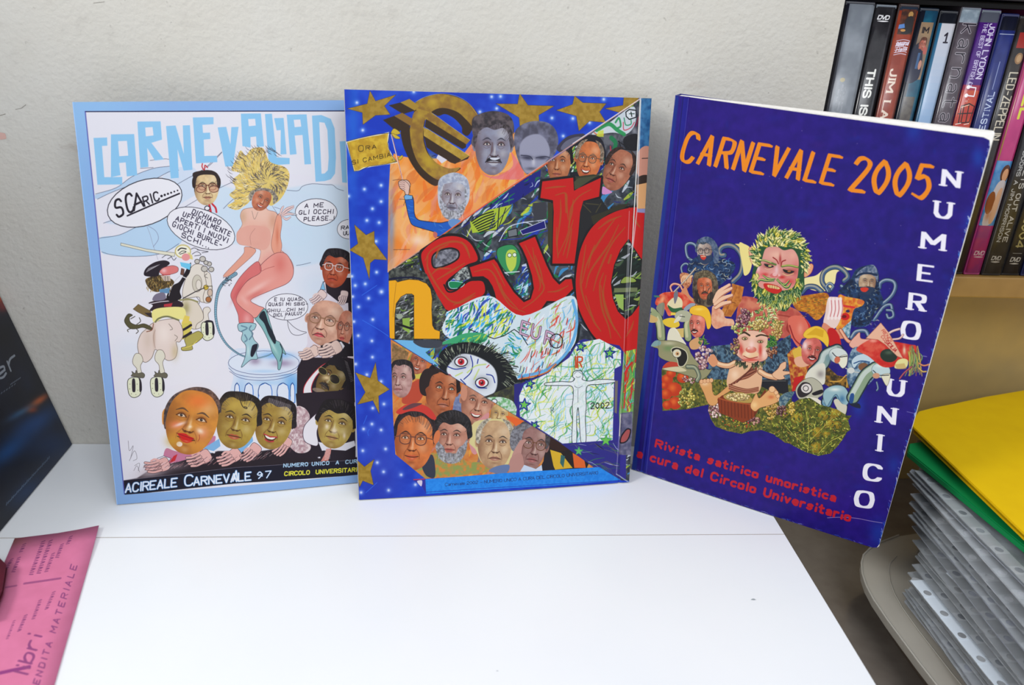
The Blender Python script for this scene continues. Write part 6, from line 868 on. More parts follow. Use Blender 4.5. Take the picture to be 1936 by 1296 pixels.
    tube(c, [(690, 730), (740, 640), (800, 540), (880, 480)], 90, (50, 80, 90), (140, 160, 130), WH2, 0); c.ell(925, 500, 78, 62, (190, 206, 206), rot=14, ol=(90, 110, 120), lw=3); c.poly([(930, 540), (1000, 530), (990, 600), (970, 630), (940, 580)], (222, 216, 190), sm=True, ol=(110, 100, 80), lw=3); c.line([(860, 500), (910, 540), (990, 540)], 7, (40, 44, 60), sm=True); c.ell(885, 545, 30, 24, (200, 150, 120)); c.glow(920, 460, 50, 20, (224, 228, 220), .9); c.poly([(670, 700), (700, 700), (690, 770), (660, 770)], (40, 80, 140), sm=True)
    # paper boat and red pot at right
    tube(c, [(960, 210), (1020, 170), (1080, 150)], 16, (150, 90, 80), (214, 180, 170), (240, 220, 216)); tube(c, [(1010, 240), (1080, 230), (1110, 200)], 14, (150, 90, 80), (214, 170, 160), (240, 220, 216))
    c.poly([(720, 320), (860, 230), (1000, 250), (1160, 280), (1220, 300), (1190, 400), (1060, 460), (940, 470), (820, 380)], (196, 40, 34), sm=True, nz=(40, (214, 90, 70), 3)); c.glow(860, 250, 50, 20, (236, 170, 150), .8); c.glow(1120, 330, 16, 50, (222, 214, 180), .9); c.ell(990, 375, 72, 56, (40, 54, 44), rot=10); c.glow(990, 350, 40, 20, (90, 110, 90), .8)
    c.poly([(800, 230), (925, 98), (990, 180), (1110, 400), (1060, 380), (960, 280), (900, 240)], (226, 178, 150), ol=(170, 100, 80), lw=3)
    c.text('RENDI', (930, 165), (1000, 260), (22, -12), 4, (190, 60, 50), sp=3); c.text('CO', (925, 215), (950, 250), (22, -12), 4, (190, 60, 50)); c.text('SICILIA', (955, 258), (1040, 345), (24, -14), 5.5, (170, 20, 30), sp=3)
    c.poly([(1040, 480), (1060, 420), (1110, 400), (1150, 420), (1130, 480)], (222, 214, 150), sm=True)
    for i in range(26): x = r.uniform(1150, 1240); tube(c, [(x, 290+r.uniform(0, 60)), (x+r.uniform(-10, 30), 400), (x+r.uniform(-50, 40), 500+r.uniform(0, 50))], 9, (60, 70, 40), ((110, 150, 80), (206, 170, 70), (150, 60, 80), (60, 120, 110))[i % 4], (226, 210, 120), .6)
    tube(c, [(1240, 440), (1280, 460), (1330, 450)], 12, (60, 60, 50), (200, 110, 90), (230, 180, 120)); tube(c, [(1180, 470), (1120, 520), (1080, 570)], 12, (60, 40, 60), (150, 60, 90), (206, 120, 110)); tube(c, [(1240, 480), (1270, 510), (1300, 510)], 12, (60, 60, 50), (190, 150, 80), (226, 200, 120))
    tube(c, [(890, 600), (900, 650), (890, 670)], 14, B0, B1, B2); c.poly([(1040, 450), (1120, 440), (1140, 490), (1060, 490)], (190, 150, 90), .6)
    # foliage bush
    bush = [(240, 740), (330, 730), (420, 790), (500, 810), (560, 830), (640, 880), (680, 880), (650, 920), (670, 1000), (640, 1020), (620, 1060), (560, 1140), (500, 1200), (400, 1220), (300, 1190), (200, 1140), (100, 1080), (50, 1060), (0, 1010), (20, 900), (150, 800)]
    c.poly(bush, (66, 74, 26), nz=(30, (110, 110, 40), 3), sm=False); c.clip(bush)
    for x, y, s in ((390, 1020, 46), (500, 950, 40), (380, 1150, 50), (540, 860, 50), (440, 880, 44), (120, 850, 40), (220, 900, 50), (560, 960, 36), (470, 1040, 30)): c.ell(x, y, s, s*.9, (140, 116, 30)); c.glow(x-8, y-12, s*.6, s*.5, (206, 180, 60), .7)
    for i in range(650): x, y = r.uniform(0, 690), r.uniform(740, 1220); leafy(c, x, y, r.uniform(16, 36), r.uniform(0, 360), r.uniform(6, 13), ((176, 176, 60), (110, 130, 40), (60, 80, 30), (206, 200, 90), (36, 46, 20), (150, 110, 40))[r.randint(6)], (214, 210, 110))
    for q in ([(310, 1190), (320, 1000), (290, 800)], [(320, 1100), (420, 1000), (520, 900)], [(320, 1150), (200, 1050), (120, 960)], [(400, 1200), (500, 1100), (620, 1040)]): c.line(q, 5, (190, 180, 80), sm=True)
    c.unclip()
    c.poly([(70, 740), (120, 690), (200, 680), (150, 760), (90, 820)], (60, 90, 110), sm=True, nz=(12, (130, 150, 150), 3)); berries(c, 90, 840, 40, 40, 12, [(90, 50, 50), (130, 80, 70)], 20, r); berries(c, 180, 820, 30, 50, 12, [(206, 170, 60)], 20, r)
    c.im = (c.im**1.1).astype(np.float32)
    # red strapline, heavy sans
    c.F(1190, 600, 2.7268); RDT = (186, 26, 44)
    c.text('Rivista satirico umoristica', (136, 668), (1062, 950), (7, -34), 13.5, RDT, sp=4.4); c.text('a cura del Circolo Universitario', (38, 720), (1136, 1052), (8, -36), 14, RDT, sp=4.4)
    return c
# ------------------------------------------------------------------ materials
def s2l(c):
    return tuple(((x/255.)/12.92 if x/255. <= .04045 else ((x/255.+.055)/1.055)**2.4) for x in c)+(1,)
MATS = {}
def mat(name, col, rough=.5, spec=.5, noise=None, bump=None, alpha=None, coat=0, metal=0, trans=0):
    if name in MATS: return MATS[name]
    m = bpy.data.materials.new(name); m.use_nodes = True; nt = m.node_tree; b = nt.nodes['Principled BSDF']; L = nt.links
    b.inputs['Base Color'].default_value = s2l(col); b.inputs['Roughness'].default_value = rough; b.inputs['Specular IOR Level'].default_value = spec; b.inputs['Coat Weight'].default_value = coat; b.inputs['Metallic'].default_value = metal; b.inputs['Transmission Weight'].default_value = trans
    if alpha is not None: b.inputs['Alpha'].default_value = alpha
    tc = nt.nodes.new('ShaderNodeTexCoord')
    if noise:
        sc, col2, fac = noise; n = nt.nodes.new('ShaderNodeTexNoise'); n.inputs['Scale'].default_value = sc; n.inputs['Detail'].default_value = 6; L.new(tc.outputs['Object'], n.inputs['Vector'])
        r = nt.nodes.new('ShaderNodeMapRange'); r.inputs[1].default_value = .35; r.inputs[2].default_value = .7; r.inputs[4].default_value = fac; L.new(n.outputs['Fac'], r.inputs[0])
        x = nt.nodes.new('ShaderNodeMix'); x.data_type = 'RGBA'; x.inputs[6].default_value = s2l(col); x.inputs[7].default_value = s2l(col2); L.new(r.outputs[0], x.inputs[0]); L.new(x.outputs[2], b.inputs['Base Color'])
    if bump:
        sc, st = bump; n = nt.nodes.new('ShaderNodeTexNoise'); n.inputs['Scale'].default_value = sc; n.inputs['Detail'].default_value = 8; L.new(tc.outputs['Object'], n.inputs['Vector'])
        bp = nt.nodes.new('ShaderNodeBump'); bp.inputs['Strength'].default_value = st; bp.inputs['Distance'].default_value = .002; L.new(n.outputs['Fac'], bp.inputs['Height']); L.new(bp.outputs[0], b.inputs['Normal'])
    MATS[name] = m; return m
def print_mat(name, cv, rough=.38, gain=1.0, bump=.04, spec=.4):
    m = bpy.data.materials.new(name); m.use_nodes = True; nt = m.node_tree; b = nt.nodes['Principled BSDF']; im = cv.im if hasattr(cv, 'im') else cv
    H, Wd = im.shape[:2]; img = bpy.data.images.new(name, Wd, H, alpha=False); a = np.ones((H, Wd, 4), np.float32); a[..., :3] = np.clip(im*gain, 0, 1)[::-1]; img.pixels.foreach_set(a.ravel()); img.update(); img.pack()
    t = nt.nodes.new('ShaderNodeTexImage'); t.image = img; t.extension = 'EXTEND'; nt.links.new(t.outputs[0], b.inputs['Base Color'])
    b.inputs['Roughness'].default_value = rough; b.inputs['Specular IOR Level'].default_value = spec
    tc = nt.nodes.new('ShaderNodeTexCoord'); n = nt.nodes.new('ShaderNodeTexNoise'); n.inputs['Scale'].default_value = 34; n.inputs['Detail'].default_value = 3; nt.links.new(tc.outputs['Object'], n.inputs['Vector'])
    bp = nt.nodes.new('ShaderNodeBump'); bp.inputs['Strength'].default_value = bump; bp.inputs['Distance'].default_value = .004; nt.links.new(n.outputs['Fac'], bp.inputs['Height']); nt.links.new(bp.outputs[0], b.inputs['Normal']); return m

# ------------------------------------------------------------------ object helpers
def tag(o, label=None, cat=None, group=None, kind=None):
    if label: o['label'] = label
    if cat: o['category'] = cat
    if group: o['group'] = group
    if kind: o['kind'] = kind
    return o
def empty(name, loc, label, cat, group=None, rotz=0):
    o = bpy.data.objects.new(name, None); COL.objects.link(o); o.location = loc; o.rotation_euler = (0, 0, rotz); o.empty_display_size = .02; return tag(o, label, cat, group)
def mesh(name, verts, faces, m, parent=None, uvs=None, smooth=False):
    me = bpy.data.meshes.new(name); me.from_pydata([tuple(map(float, v)) for v in verts], [], faces); me.update()
    if uvs is not None:
        l = me.uv_layers.new(name='UVMap')
        for lp in me.loops: l.data[lp.index].uv = uvs[lp.vertex_index]
    for mm in (m if isinstance(m, list) else [m]): me.materials.append(mm)
    for p in me.polygons: p.use_smooth = bool(smooth)
    o = bpy.data.objects.new(name, me); COL.objects.link(o)
    if parent is not None: o.parent = parent
    return o
def box(name, lo, hi, m, parent=None, bev=0, segs=2, M=None):
    bm = bmesh.new(); bmesh.ops.create_cube(bm, size=1)
    for v in bm.verts: v.co = Vector([(lo[i]+hi[i])/2+v.co[i]*(hi[i]-lo[i]) for i in range(3)])
    if bev: bmesh.ops.bevel(bm, geom=bm.edges[:], offset=bev, segments=segs, affect='EDGES', profile=.6)
    if M is not None: bm.transform(M)
    me = bpy.data.meshes.new(name); bm.to_mesh(me); bm.free(); me.materials.append(m); o = bpy.data.objects.new(name, me); COL.objects.link(o)
    if parent is not None: o.parent = parent
    return o
def slab(name, pts, z0, z1, m, parent=None, bev=0, M=None):
    # prism over an outline (x, y)
    bm = bmesh.new(); vs = [bm.verts.new((p[0], p[1], z0)) for p in pts]; f = bm.faces.new(vs); r = bmesh.ops.extrude_face_region(bm, geom=[f])
    for g in r['geom']:
        if isinstance(g, bmesh.types.BMVert): g.co.z = z1
    bmesh.ops.recalc_face_normals(bm, faces=bm.faces[:])
    if bev: bmesh.ops.bevel(bm, geom=[e for e in bm.edges if abs(e.verts[0].co.z-e.verts[1].co.z) < 1e-6], offset=bev, segments=2, affect='EDGES')
    if M is not None: bm.transform(M)
    me = bpy.data.meshes.new(name); bm.to_mesh(me); bm.free(); me.materials.append(m); o = bpy.data.objects.new(name, me); COL.objects.link(o)
    if parent is not None: o.parent = parent
    return o
def project(p):
    d = Vector(p)-CO; z = d.dot(CF); return (968+1525.82*d.dot(CR)/z, 648-1525.82*d.dot(CU)/z)

# ------------------------------------------------------------------ the setting: wall, floor, low dark counter
wallm = mat('plaster_wall', (196, 192, 184), .95, .15, None, (260, .4))
nt = wallm.node_tree; b = nt.nodes['Principled BSDF']; tc = nt.nodes.new('ShaderNodeTexCoord')
def mixn(prev, sc, lo, hi, col, fac, stretch=None):
    n = nt.nodes.new('ShaderNodeTexNoise'); n.inputs['Scale'].default_value = sc; n.inputs['Detail'].default_value = 7; n.inputs['Roughness'].default_value = .62
    if stretch:
        mp = nt.nodes.new('ShaderNodeMapping'); mp.inputs['Scale'].default_value = stretch[0]; mp.inputs['Rotation'].default_value = stretch[1]; nt.links.new(tc.outputs['Object'], mp.inputs[0]); nt.links.new(mp.outputs[0], n.inputs['Vector'])
    else: nt.links.new(tc.outputs['Object'], n.inputs['Vector'])
    r = nt.nodes.new('ShaderNodeMapRange'); r.inputs[1].default_value = lo; r.inputs[2].default_value = hi; r.inputs[4].default_value = fac; nt.links.new(n.outputs['Fac'], r.inputs[0])
    x = nt.nodes.new('ShaderNodeMix'); x.data_type = 'RGBA'; x.inputs[7].default_value = s2l(col); nt.links.new(r.outputs[0], x.inputs[0])
    if isinstance(prev, tuple): x.inputs[6].default_value = s2l(prev)
    else: nt.links.new(prev, x.inputs[6])
    return x.outputs[2]
q = mixn((190, 186, 177), 9, .4, .7, (195, 193, 187), .7); q = mixn(q, 60, .56, .78, (160, 155, 148), .35); q = mixn(q, 190, .64, .72, (110, 104, 98), .45); q = mixn(q, 14, .66, .74, (150, 132, 120), .35, ((1, 1, 3.5), (0, .5, 0)))
nt.links.new(q, b.inputs['Base Color'])
wall = box('wall_back', (-1.6, 0, -.76), (.1935, .14, 1.4), wallm); tag(wall, kind='structure')
# fine hairline crack and scuffs on the plaster
crk = mat('crack_shadow', (128, 122, 114), .9, .1)
def crack(pts, w, parent):
    r = random.Random(int(pts[0][0]*1000)); vs = []; fs = []; P = []
    for a, c in zip(pts[:-1], pts[1:]):
        for i in range(8): t = i/8; P.append((a[0]+(c[0]-a[0])*t+r.uniform(-.0006, .0006), a[1]+(c[1]-a[1])*t+r.uniform(-.0009, .0009)))
    for i in range(len(P)-1):
        if r.random() < .35: continue
        (x0, z0), (x1, z1) = P[i], P[i+1]; n = len(vs); k = w*r.uniform(.4, 1); vs += [(x0, -.0002, z0-k), (x1, -.0002, z1-k), (x1, -.0002, z1+k), (x0, -.0002, z0+k)]; fs.append((n, n+1, n+2, n+3))
    return mesh('crack', vs, fs, crk, parent)
crack([(-.425, .235), (-.40, .26), (-.37, .272)], .0002, wall); crack([(-.325, .335), (-.27, .355), (-.235, .362), (-.22, .357)], .0002, wall); crack([(-.205, .356), (-.18, .366), (-.13, .372)], .00014, wall)
smud = mat('pink_smudge', (196, 160, 150), .9, .1); tag(mesh('smudge', [(-.395+.004*math.cos(i*.785)*(1+.3*math.sin(i*2.)), -.0002, .249+.0026*math.sin(i*.785)) for i in range(8)], [tuple(range(8))], smud, wall))
tag(box('floor', (-1.6, -2.4, -.79), (1.6, 1.0, -.76), mat('floor_tile', (120, 110, 100), .5, .4, (6, (90, 84, 78), .6))), kind='structure')
tag(box('wall_far', (-1.6, .86, -.76), (1.6, .9, 1.4), mat('far_wall_paint', (150, 146, 138), .9, .2, (5, (120, 118, 110), .5))), kind='structure')

# low dark glossy counter to the right of the white table
cm = mat('brown_laminate', (126, 117, 108), .16, .7, (60, (108, 99, 90), .6), (240, .02))
ct = empty('dark_counter', (.55, -.25, -.76), 'glossy dark brown low counter right of the white table, under the plastic folders', 'counter')
def loc(o, p): o.location = Vector(o.location)-Vector(p); return o
loc(box('countertop', (.2, -1.0, -.106), (1.1, .1, -.080), cm, bev=.002), (0, 0, 0))
def adopt(child, root):
    child.parent = root; child.matrix_parent_inverse = root.matrix_basis.inverted(); return child
adopt(bpy.data.objects['countertop'], ct)
adopt(box('counter_cabinet', (.23, -.96, -.76), (1.08, .1, -.1065), mat('counter_side', (70, 62, 55), .5, .4, (30, (56, 50, 44), .6))), ct)

# white table made of two laminate boards
tm = mat('white_laminate', (231, 233, 236), .3, .45, (7, (226, 229, 233), .8), (300, .012))
tb = empty('white_table', (-.4, -.4, -.76), 'white laminate table with a thin joint line, carrying the three magazines', 'table')
XE = .1692
for nm, y0, y1 in (('tabletop_board', -.1246, -.0006), ('tabletop_board', -.95, -.1250)): adopt(box(nm, (-1.5, y0, -.022), (XE, y1, 0), tm), tb)
adopt(box('joint_strip', (-1.5, -.12515, -.021), (XE-.0002, -.12445, .00004), mat('joint_line', (168, 160, 154), .9, .1)), tb)  # flush grey-brown strip drawn as the joint line between the boards
for x in (-1.48, .13): adopt(box('side_panel', (x, -.93, -.76), (x+.02, -.01, -.0225), tm), tb)
dm = mat('table_mark', (150, 156, 160), .8, .2)
for x, y, w in ((.1215, -.1935, .0011), (-.26, -.30, .0005), (-.05, -.25, .0004), (.09, -.265, .0004)):
    adopt(mesh('scuff', [(x+w*math.cos(i*.785+.3)*(1.9 if i % 3 else 1), y+w*math.sin(i*.785+.3)*.7, .00012) for i in range(8)], [tuple(range(8))], dm), tb)

# bookcase on the right: board under the cases, board above, recessed back panel, uprights
wood = mat('olive_wood', (150, 116, 62), .35, .45, (26, (120, 90, 44), .8), (200, .03))
bc = empty('bookcase', (.6, .05, -.08), 'olive brown bookcase shelf unit holding the row of film cases', 'bookcase')
adopt(box('shelf_board', (.1945, -.001, .1440), (1.05, .24, .1620), wood, bev=.0012), bc)
dark = mat('dark_shelf', (34, 33, 38), .5, .4, (20, (48, 46, 52), .6))
adopt(box('upper_shelf', (.1945, -.004, .3685), (1.05, .24, .39), dark, bev=.001), bc)
adopt(box('upright', (1.05, -.004, -.0795), (1.07, .24, .50), wood), bc)
adopt(box('upright', (.1945, .16, .1622), (.2, .24, .3683), dark), bc)
adopt(box('back_panel', (.1945, .2405, .1440), (1.07, .25, .50), dark), bc)
adopt(box('lower_panel', (.1945, .07, -.0795), (1.05, .082, .1438), mat('lower_panel_laminate', (172, 144, 88), .28, .5, (40, (158, 134, 86), .7), (160, .02))), bc)

# ------------------------------------------------------------------ magazines
def magazine(name, label, Q, N, th, cv, spine_col, page_col, group=None, rc=0.0, bow=0.0, crease=None, curl=0, over=None, rough=.36, gain=1.0, nx=44, ny=60):
    TL, TR, BR, BL = [np.array(q) for q in Q]; N = np.array(N)/np.linalg.norm(N); base = Vector((BL+BR)/2); base.z = 0
    root = empty(name, base, label, 'magazine', group); b0 = np.array(base)
    wd, ht = np.linalg.norm(BR-BL), np.linalg.norm(TL-BL)
    def P(u, v, d=0):         # u right, v down
        return (TL*(1-u)+TR*u)*(1-v)+(BL*(1-u)+BR*u)*v+N*d-b0
    def rnd(u, v):
        if rc:
            x, y = u*wd, v*ht
            for cy, sy in ((rc, -1), (ht-rc, 1)):
                if x > wd-rc and (y-cy)*sy > 0:
                    dx, dy = x-(wd-rc), y-cy; m = max(abs(dx), abs(dy)); l = math.hypot(dx, dy)
                    if l > 1e-9: dx, dy = dx*m/l, dy*m/l
                    x, y = wd-rc+dx, cy+dy
            return x/wd, y/ht
        return u, v
    def disp(u, v):
        d = bow*math.sin(math.pi*u)*(.6+.4*v)
        if crease:
            for cu, dep, wdt in crease: d -= dep*math.exp(-((u-cu)/wdt)**2)
        d += curl*max(0, u-.8)**2*25*(v**2)
        return d
    us = sorted(set([i/nx for i in range(nx+1)]+[c[0]+k*c[2]*.6 for c in (crease or []) for k in (-2, -1, 0, 1, 2) if 0 < c[0]+k*c[2]*.6 < 1])); n = len(us)
    V = []; UV = []; F = []
    for j in range(ny+1):
        for u in us:
            uu, vv = rnd(u, j/ny); V.append(P(uu, vv, disp(uu, vv))); UV.append((uu, 1-vv))
    for j in range(ny):
        for i in range(n-1): a = j*n+i; F.append((a, a+n, a+n+1, a+1))
    edge = mat(name+'_cover_edge', tuple(int(x) for x in page_col), .6, .3)
    fc = mesh('front_cover', V, F, [print_mat(name+'_cover_print', cv, rough, gain, spec=.2), edge], root, UV, False)
    so = fc.modifiers.new('s', 'SOLIDIFY'); so.thickness = .00035; so.material_offset_rim = 1; so.use_rim = True; so.offset = -1
    # page block and back cover follow the same outline behind it
    def outline(k):
        pts = [(0, 0)]
        if rc:
            for i in range(7): t = math.pi/2*i/6; pts.append((1-rc/wd+rc/wd*math.sin(t), rc/ht-rc/ht*math.cos(t)))
            for i in range(7): t = math.pi/2*i/6; pts.append((1-rc/wd+rc/wd*math.cos(t), 1-rc/ht+rc/ht*math.sin(t)))
        else: pts += [(1, 0), (1, 1)]
        pts.append((0, 1)); return [(min(max(u, k/wd), 1-k/wd), min(max(v, k/ht), 1-k/ht)) for u, v in pts]
    def block(nm, k, d0, d1, m, steps=1):
        o_ = outline(k); n_ = len(o_); vs = []; fs = []
        for s in range(steps+1):
            d = d0+(d1-d0)*s/steps; jig = (0 if steps == 1 else .0002*((s % 2)*2-1))
            for u, v in o_:
                if over and nm == 'page_block': u, v = u+(over[1]*(1-.5*v) if u > .5 else 0), v-(over[0]*u if v < .5 else 0)
                vs.append(P(u+(jig/wd if u > .5 else 0), v, d+bow*.0))
        for s in range(steps):
            for i in range(n_): a = s*n_+i; c = s*n_+(i+1) % n_; fs.append((a, c, c+n_, a+n_))
        fs.append(tuple(range(n_))[::-1]); fs.append(tuple(range(steps*n_, steps*n_+n_))); return mesh(nm, vs, fs, m, root)
    pg = mat(name+'_pages', page_col, .85, .1, (300, tuple(int(x*.9) for x in page_col), .5))
    block('page_block', .0007, -.0006, -(th-.0006), pg, max(2, int(th/.0008)))
    sp = mat(name+'_spine', spine_col, .4, .4)
    block('back_cover', 0, -(th-.0004), -th, sp)
    a0, a1, c0, c1 = P(0, 0, 0), P(0, 0, -th), P(0, 1, 0), P(0, 1, -th); e = (P(0, 0)-P(1, 0)); e /= np.linalg.norm(e)
    mesh('spine', [a0, a1, c1, c0, a0+e*.0004, a1+e*.0004, c1+e*.0004, c0+e*.0004], [(0, 1, 2, 3), (4, 7, 6, 5), (0, 4, 5, 1), (3, 2, 6, 7), (0, 3, 7, 4), (1, 5, 6, 2)], sp, root)
    return root
magazine('comic_magazine', 'thin comic magazine with pale blue border and sky blue lettering, leftmost leaning on the wall',
    [(-0.32631, -0.03629, 0.27914), (-0.14988, -0.00539, 0.28316), (-0.14103, -0.05676, 0.0010), (-0.32003, -0.08734, 0.0010)], (0.1656, -0.9693, 0.1815), .0022, art_left(), (140, 178, 226), (214, 212, 206), bow=.0012, rough=.45, gain=.87)
magazine('collage_magazine', 'magazine with gold stars, gold currency sign and big red letters, standing in the middle',
    [(-0.15176, -0.03554, 0.29379), (0.06093, -0.0111, 0.29318), (0.06617, -0.05725, 0.0010), (-0.14585, -0.08171, 0.0010)], (0.1132, -0.9811, 0.1569), .0045, art_middle(), (150, 150, 150), (196, 194, 190), bow=.0016, crease=[(.962, .0009, .006)], curl=.0006, rough=.36, gain=.87)
magazine('indigo_magazine', 'thick indigo magazine with orange title and carnival float, jutting over the table edge',
    [(0.0701, -0.04073, 0.29924), (0.22892, -0.14641, 0.29395), (0.2314, -0.14426, 0.0010), (0.07266, -0.03855, 0.0010)], (-0.5542, -0.8323, -0.0108), .0105, art_right(), (30, 34, 120), (236, 232, 226), rc=.004, bow=.0010, crease=[(.045, .0006, .006)], over=(.0130, .006), gain=.92, rough=.4)

# ------------------------------------------------------------------ DVD cases on the shelf
ZB, ZT = .1622, .3634
def spine_canvas(base, w):
    H = 1500; Wd = max(90, int(H*w/.2012)); c = Cv(Wd, H, [(0, 0), (w*1000, 0), (w*1000, 201.2), (0, 201.2)], base); c.warp = True; return c   # drawn in millimetres, y down
def vtext(c, st, x, y0, y1, up, w, col, **k): c.text(st, (x, y0), (x, y1), (up, 0), w, col, **k)   # reads downwards, letter tops to the right
def dvd_logo(c, cx, cy, s, col=(214, 212, 214)):
    c.text('DVD', (cx-s, cy), (cx+s*.9, cy), (s*.12, -s*.62), s*.17, col, sp=1.2); c.poly([(cx-s, cy+s*.32), (cx, cy+s*.2), (cx+s, cy+s*.32), (cx, cy+s*.44)], col, sm=True)
def sp_grey(c): 
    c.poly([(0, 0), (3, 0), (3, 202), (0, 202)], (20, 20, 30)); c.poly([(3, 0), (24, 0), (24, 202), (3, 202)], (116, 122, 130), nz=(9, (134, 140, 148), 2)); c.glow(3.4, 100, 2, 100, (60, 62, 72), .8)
    for i, (x, a, b) in enumerate(((12, 62, 84), (9.5, 60, 86), (7, 64, 82), (12, 100, 116), (9, 100, 112), (6, 128, 150))): vtext(c, 'MUSICAL FILM'[:8+i % 4], x, a, b, 1.6, .5, (176, 180, 186)) if False else c.poly([(x, a), (x+1.3, a), (x+1.3, b), (x, b)], (158, 162, 168), .6, nz=(1.2, (120, 124, 132), i))
    c.ell(9, 57, 2, 1.6, (176, 160, 110), .8)
def sp_this(c):
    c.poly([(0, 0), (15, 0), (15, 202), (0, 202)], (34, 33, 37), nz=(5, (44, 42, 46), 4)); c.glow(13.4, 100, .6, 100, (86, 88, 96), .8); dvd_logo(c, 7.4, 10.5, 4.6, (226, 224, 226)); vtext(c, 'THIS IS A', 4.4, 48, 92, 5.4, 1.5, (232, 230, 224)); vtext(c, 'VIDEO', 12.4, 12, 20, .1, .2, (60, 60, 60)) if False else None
def sp_jim(c):
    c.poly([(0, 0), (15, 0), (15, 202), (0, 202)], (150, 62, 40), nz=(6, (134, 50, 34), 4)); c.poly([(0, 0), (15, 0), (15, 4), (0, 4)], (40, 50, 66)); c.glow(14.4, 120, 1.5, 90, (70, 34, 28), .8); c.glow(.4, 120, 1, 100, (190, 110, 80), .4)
    c.poly([(2, 3), (14, 3), (14, 22), (2, 22)], (64, 44, 40), nz=(3, (110, 60, 44), 3)); c.ell(9.6, 7, 2, 2.4, (176, 136, 80)); c.poly([(7, 10), (12, 9), (13, 20), (5, 21)], (50, 48, 50), sm=True); c.poly([(2, 15), (6, 14), (7, 17), (2, 18)], (90, 130, 190)); c.ell(6, 19, 2, 1, (196, 140, 80))
    for i in range(7): c.line([(3, 27+i*1.7), (8+i % 3, 25.8+i*1.7), (13, 26.4+i*1.7)], .55, (206, 196, 216), .9, sm=True)
    c.text('Rehearsal', (3, 31), (13, 29.4), (.6, -3), .5, (220, 210, 226)); c.text('Halls', (4, 35), (12.6, 33.4), (.6, -3), .5, (220, 210, 226))
    vtext(c, 'JIM LAU', 3.6, 48, 92, 5.4, 1.1, (226, 206, 190), nib=(1.5, .7, 90), serif=1.2)
def sp_photo(c):
    c.poly([(0, 0), (15, 0), (15, 202), (0, 202)], (30, 88, 110), nz=(8, (24, 64, 90), 4)); c.poly([(0, 0), (4, 0), (4, 202), (0, 202)], (18, 22, 34)); c.poly([(3, 10), (13, 10), (13, 53), (2, 53)], (120, 100, 84), nz=(8, (150, 124, 96), 3)); c.poly([(0, 32), (8, 26), (10, 52), (0, 54)], (30, 34, 50), sm=True)
    face(c, 7.8, 27, 5.4, 11, 6, (176, 96, 78), (110, 60, 44), 'full', look=.1); c.poly([(1, 33), (9, 32), (11, 52), (1, 53)], (30, 34, 56), sm=True); c.poly([(6, 33), (8, 33), (8, 45), (6, 45)], (60, 90, 130)); c.ell(9.5, 42, 1.4, 3.6, (186, 130, 110)); c.poly([(10, 28), (12.4, 30), (12, 34), (9.6, 33)], (176, 90, 80), sm=True)
    c.text('IM', (5, 18), (10, 18), (0, -4), .9, (40, 36, 40)); c.poly([(3, 66), (12, 66), (12, 202), (3, 202)], (96, 90, 84), nz=(5, (70, 64, 64), 2)); vtext(c, 'LIFE', 5.6, 146, 166, 3, .6, (60, 56, 60)) if False else None
def sp_one(c):
    c.poly([(0, 0), (16, 0), (16, 202), (0, 202)], (168, 182, 196)); c.poly([(0, 0), (16, 0), (16, 9), (0, 9)], (20, 22, 30))
    for i in range(40): t = i/39; c.poly([(0, 9+i*5), (16, 9+i*5), (16, 14.2+i*5), (0, 14.2+i*5)], mixc((198, 196, 202), (98, 150, 206), min(1, t*1.6)))
    c.poly([(0, 9), (2.2, 9), (2.2, 202), (0, 202)], (36, 96, 130)); c.text('1', (7, 23.5), (8.6, 23.5), (0, -7), 1.3, (34, 32, 44)); c.line([(7, 23.5), (10.2, 23.5)], 1.1, (34, 32, 44)); c.poly([(5.8, 85), (9.8, 85), (9.8, 92), (5.8, 92)], (196, 186, 60)); c.line([(7, 87), (8.6, 90)], .6, (60, 60, 60))
def sp_karn(c):
    c.poly([(0, 0), (15, 0), (15, 202), (0, 202)], (66, 58, 66), nz=(6, (80, 70, 76), 3)); c.poly([(0, 0), (15, 0), (15, 11), (0, 11)], (126, 140, 152), nz=(4, (160, 172, 182), 3))
    for i, ch in enumerate('karnataka'): y = 12+i*11; c.glow(7.5, y+3, 6, 5, (110, 100, 108), .7); vtext(c, ch, 3.6, y, y+6.4, 10.5, 2.0, (150, 142, 150)); vtext(c, ch, 3.6, y, y+6.4, 10.5, .9, (36, 32, 40))
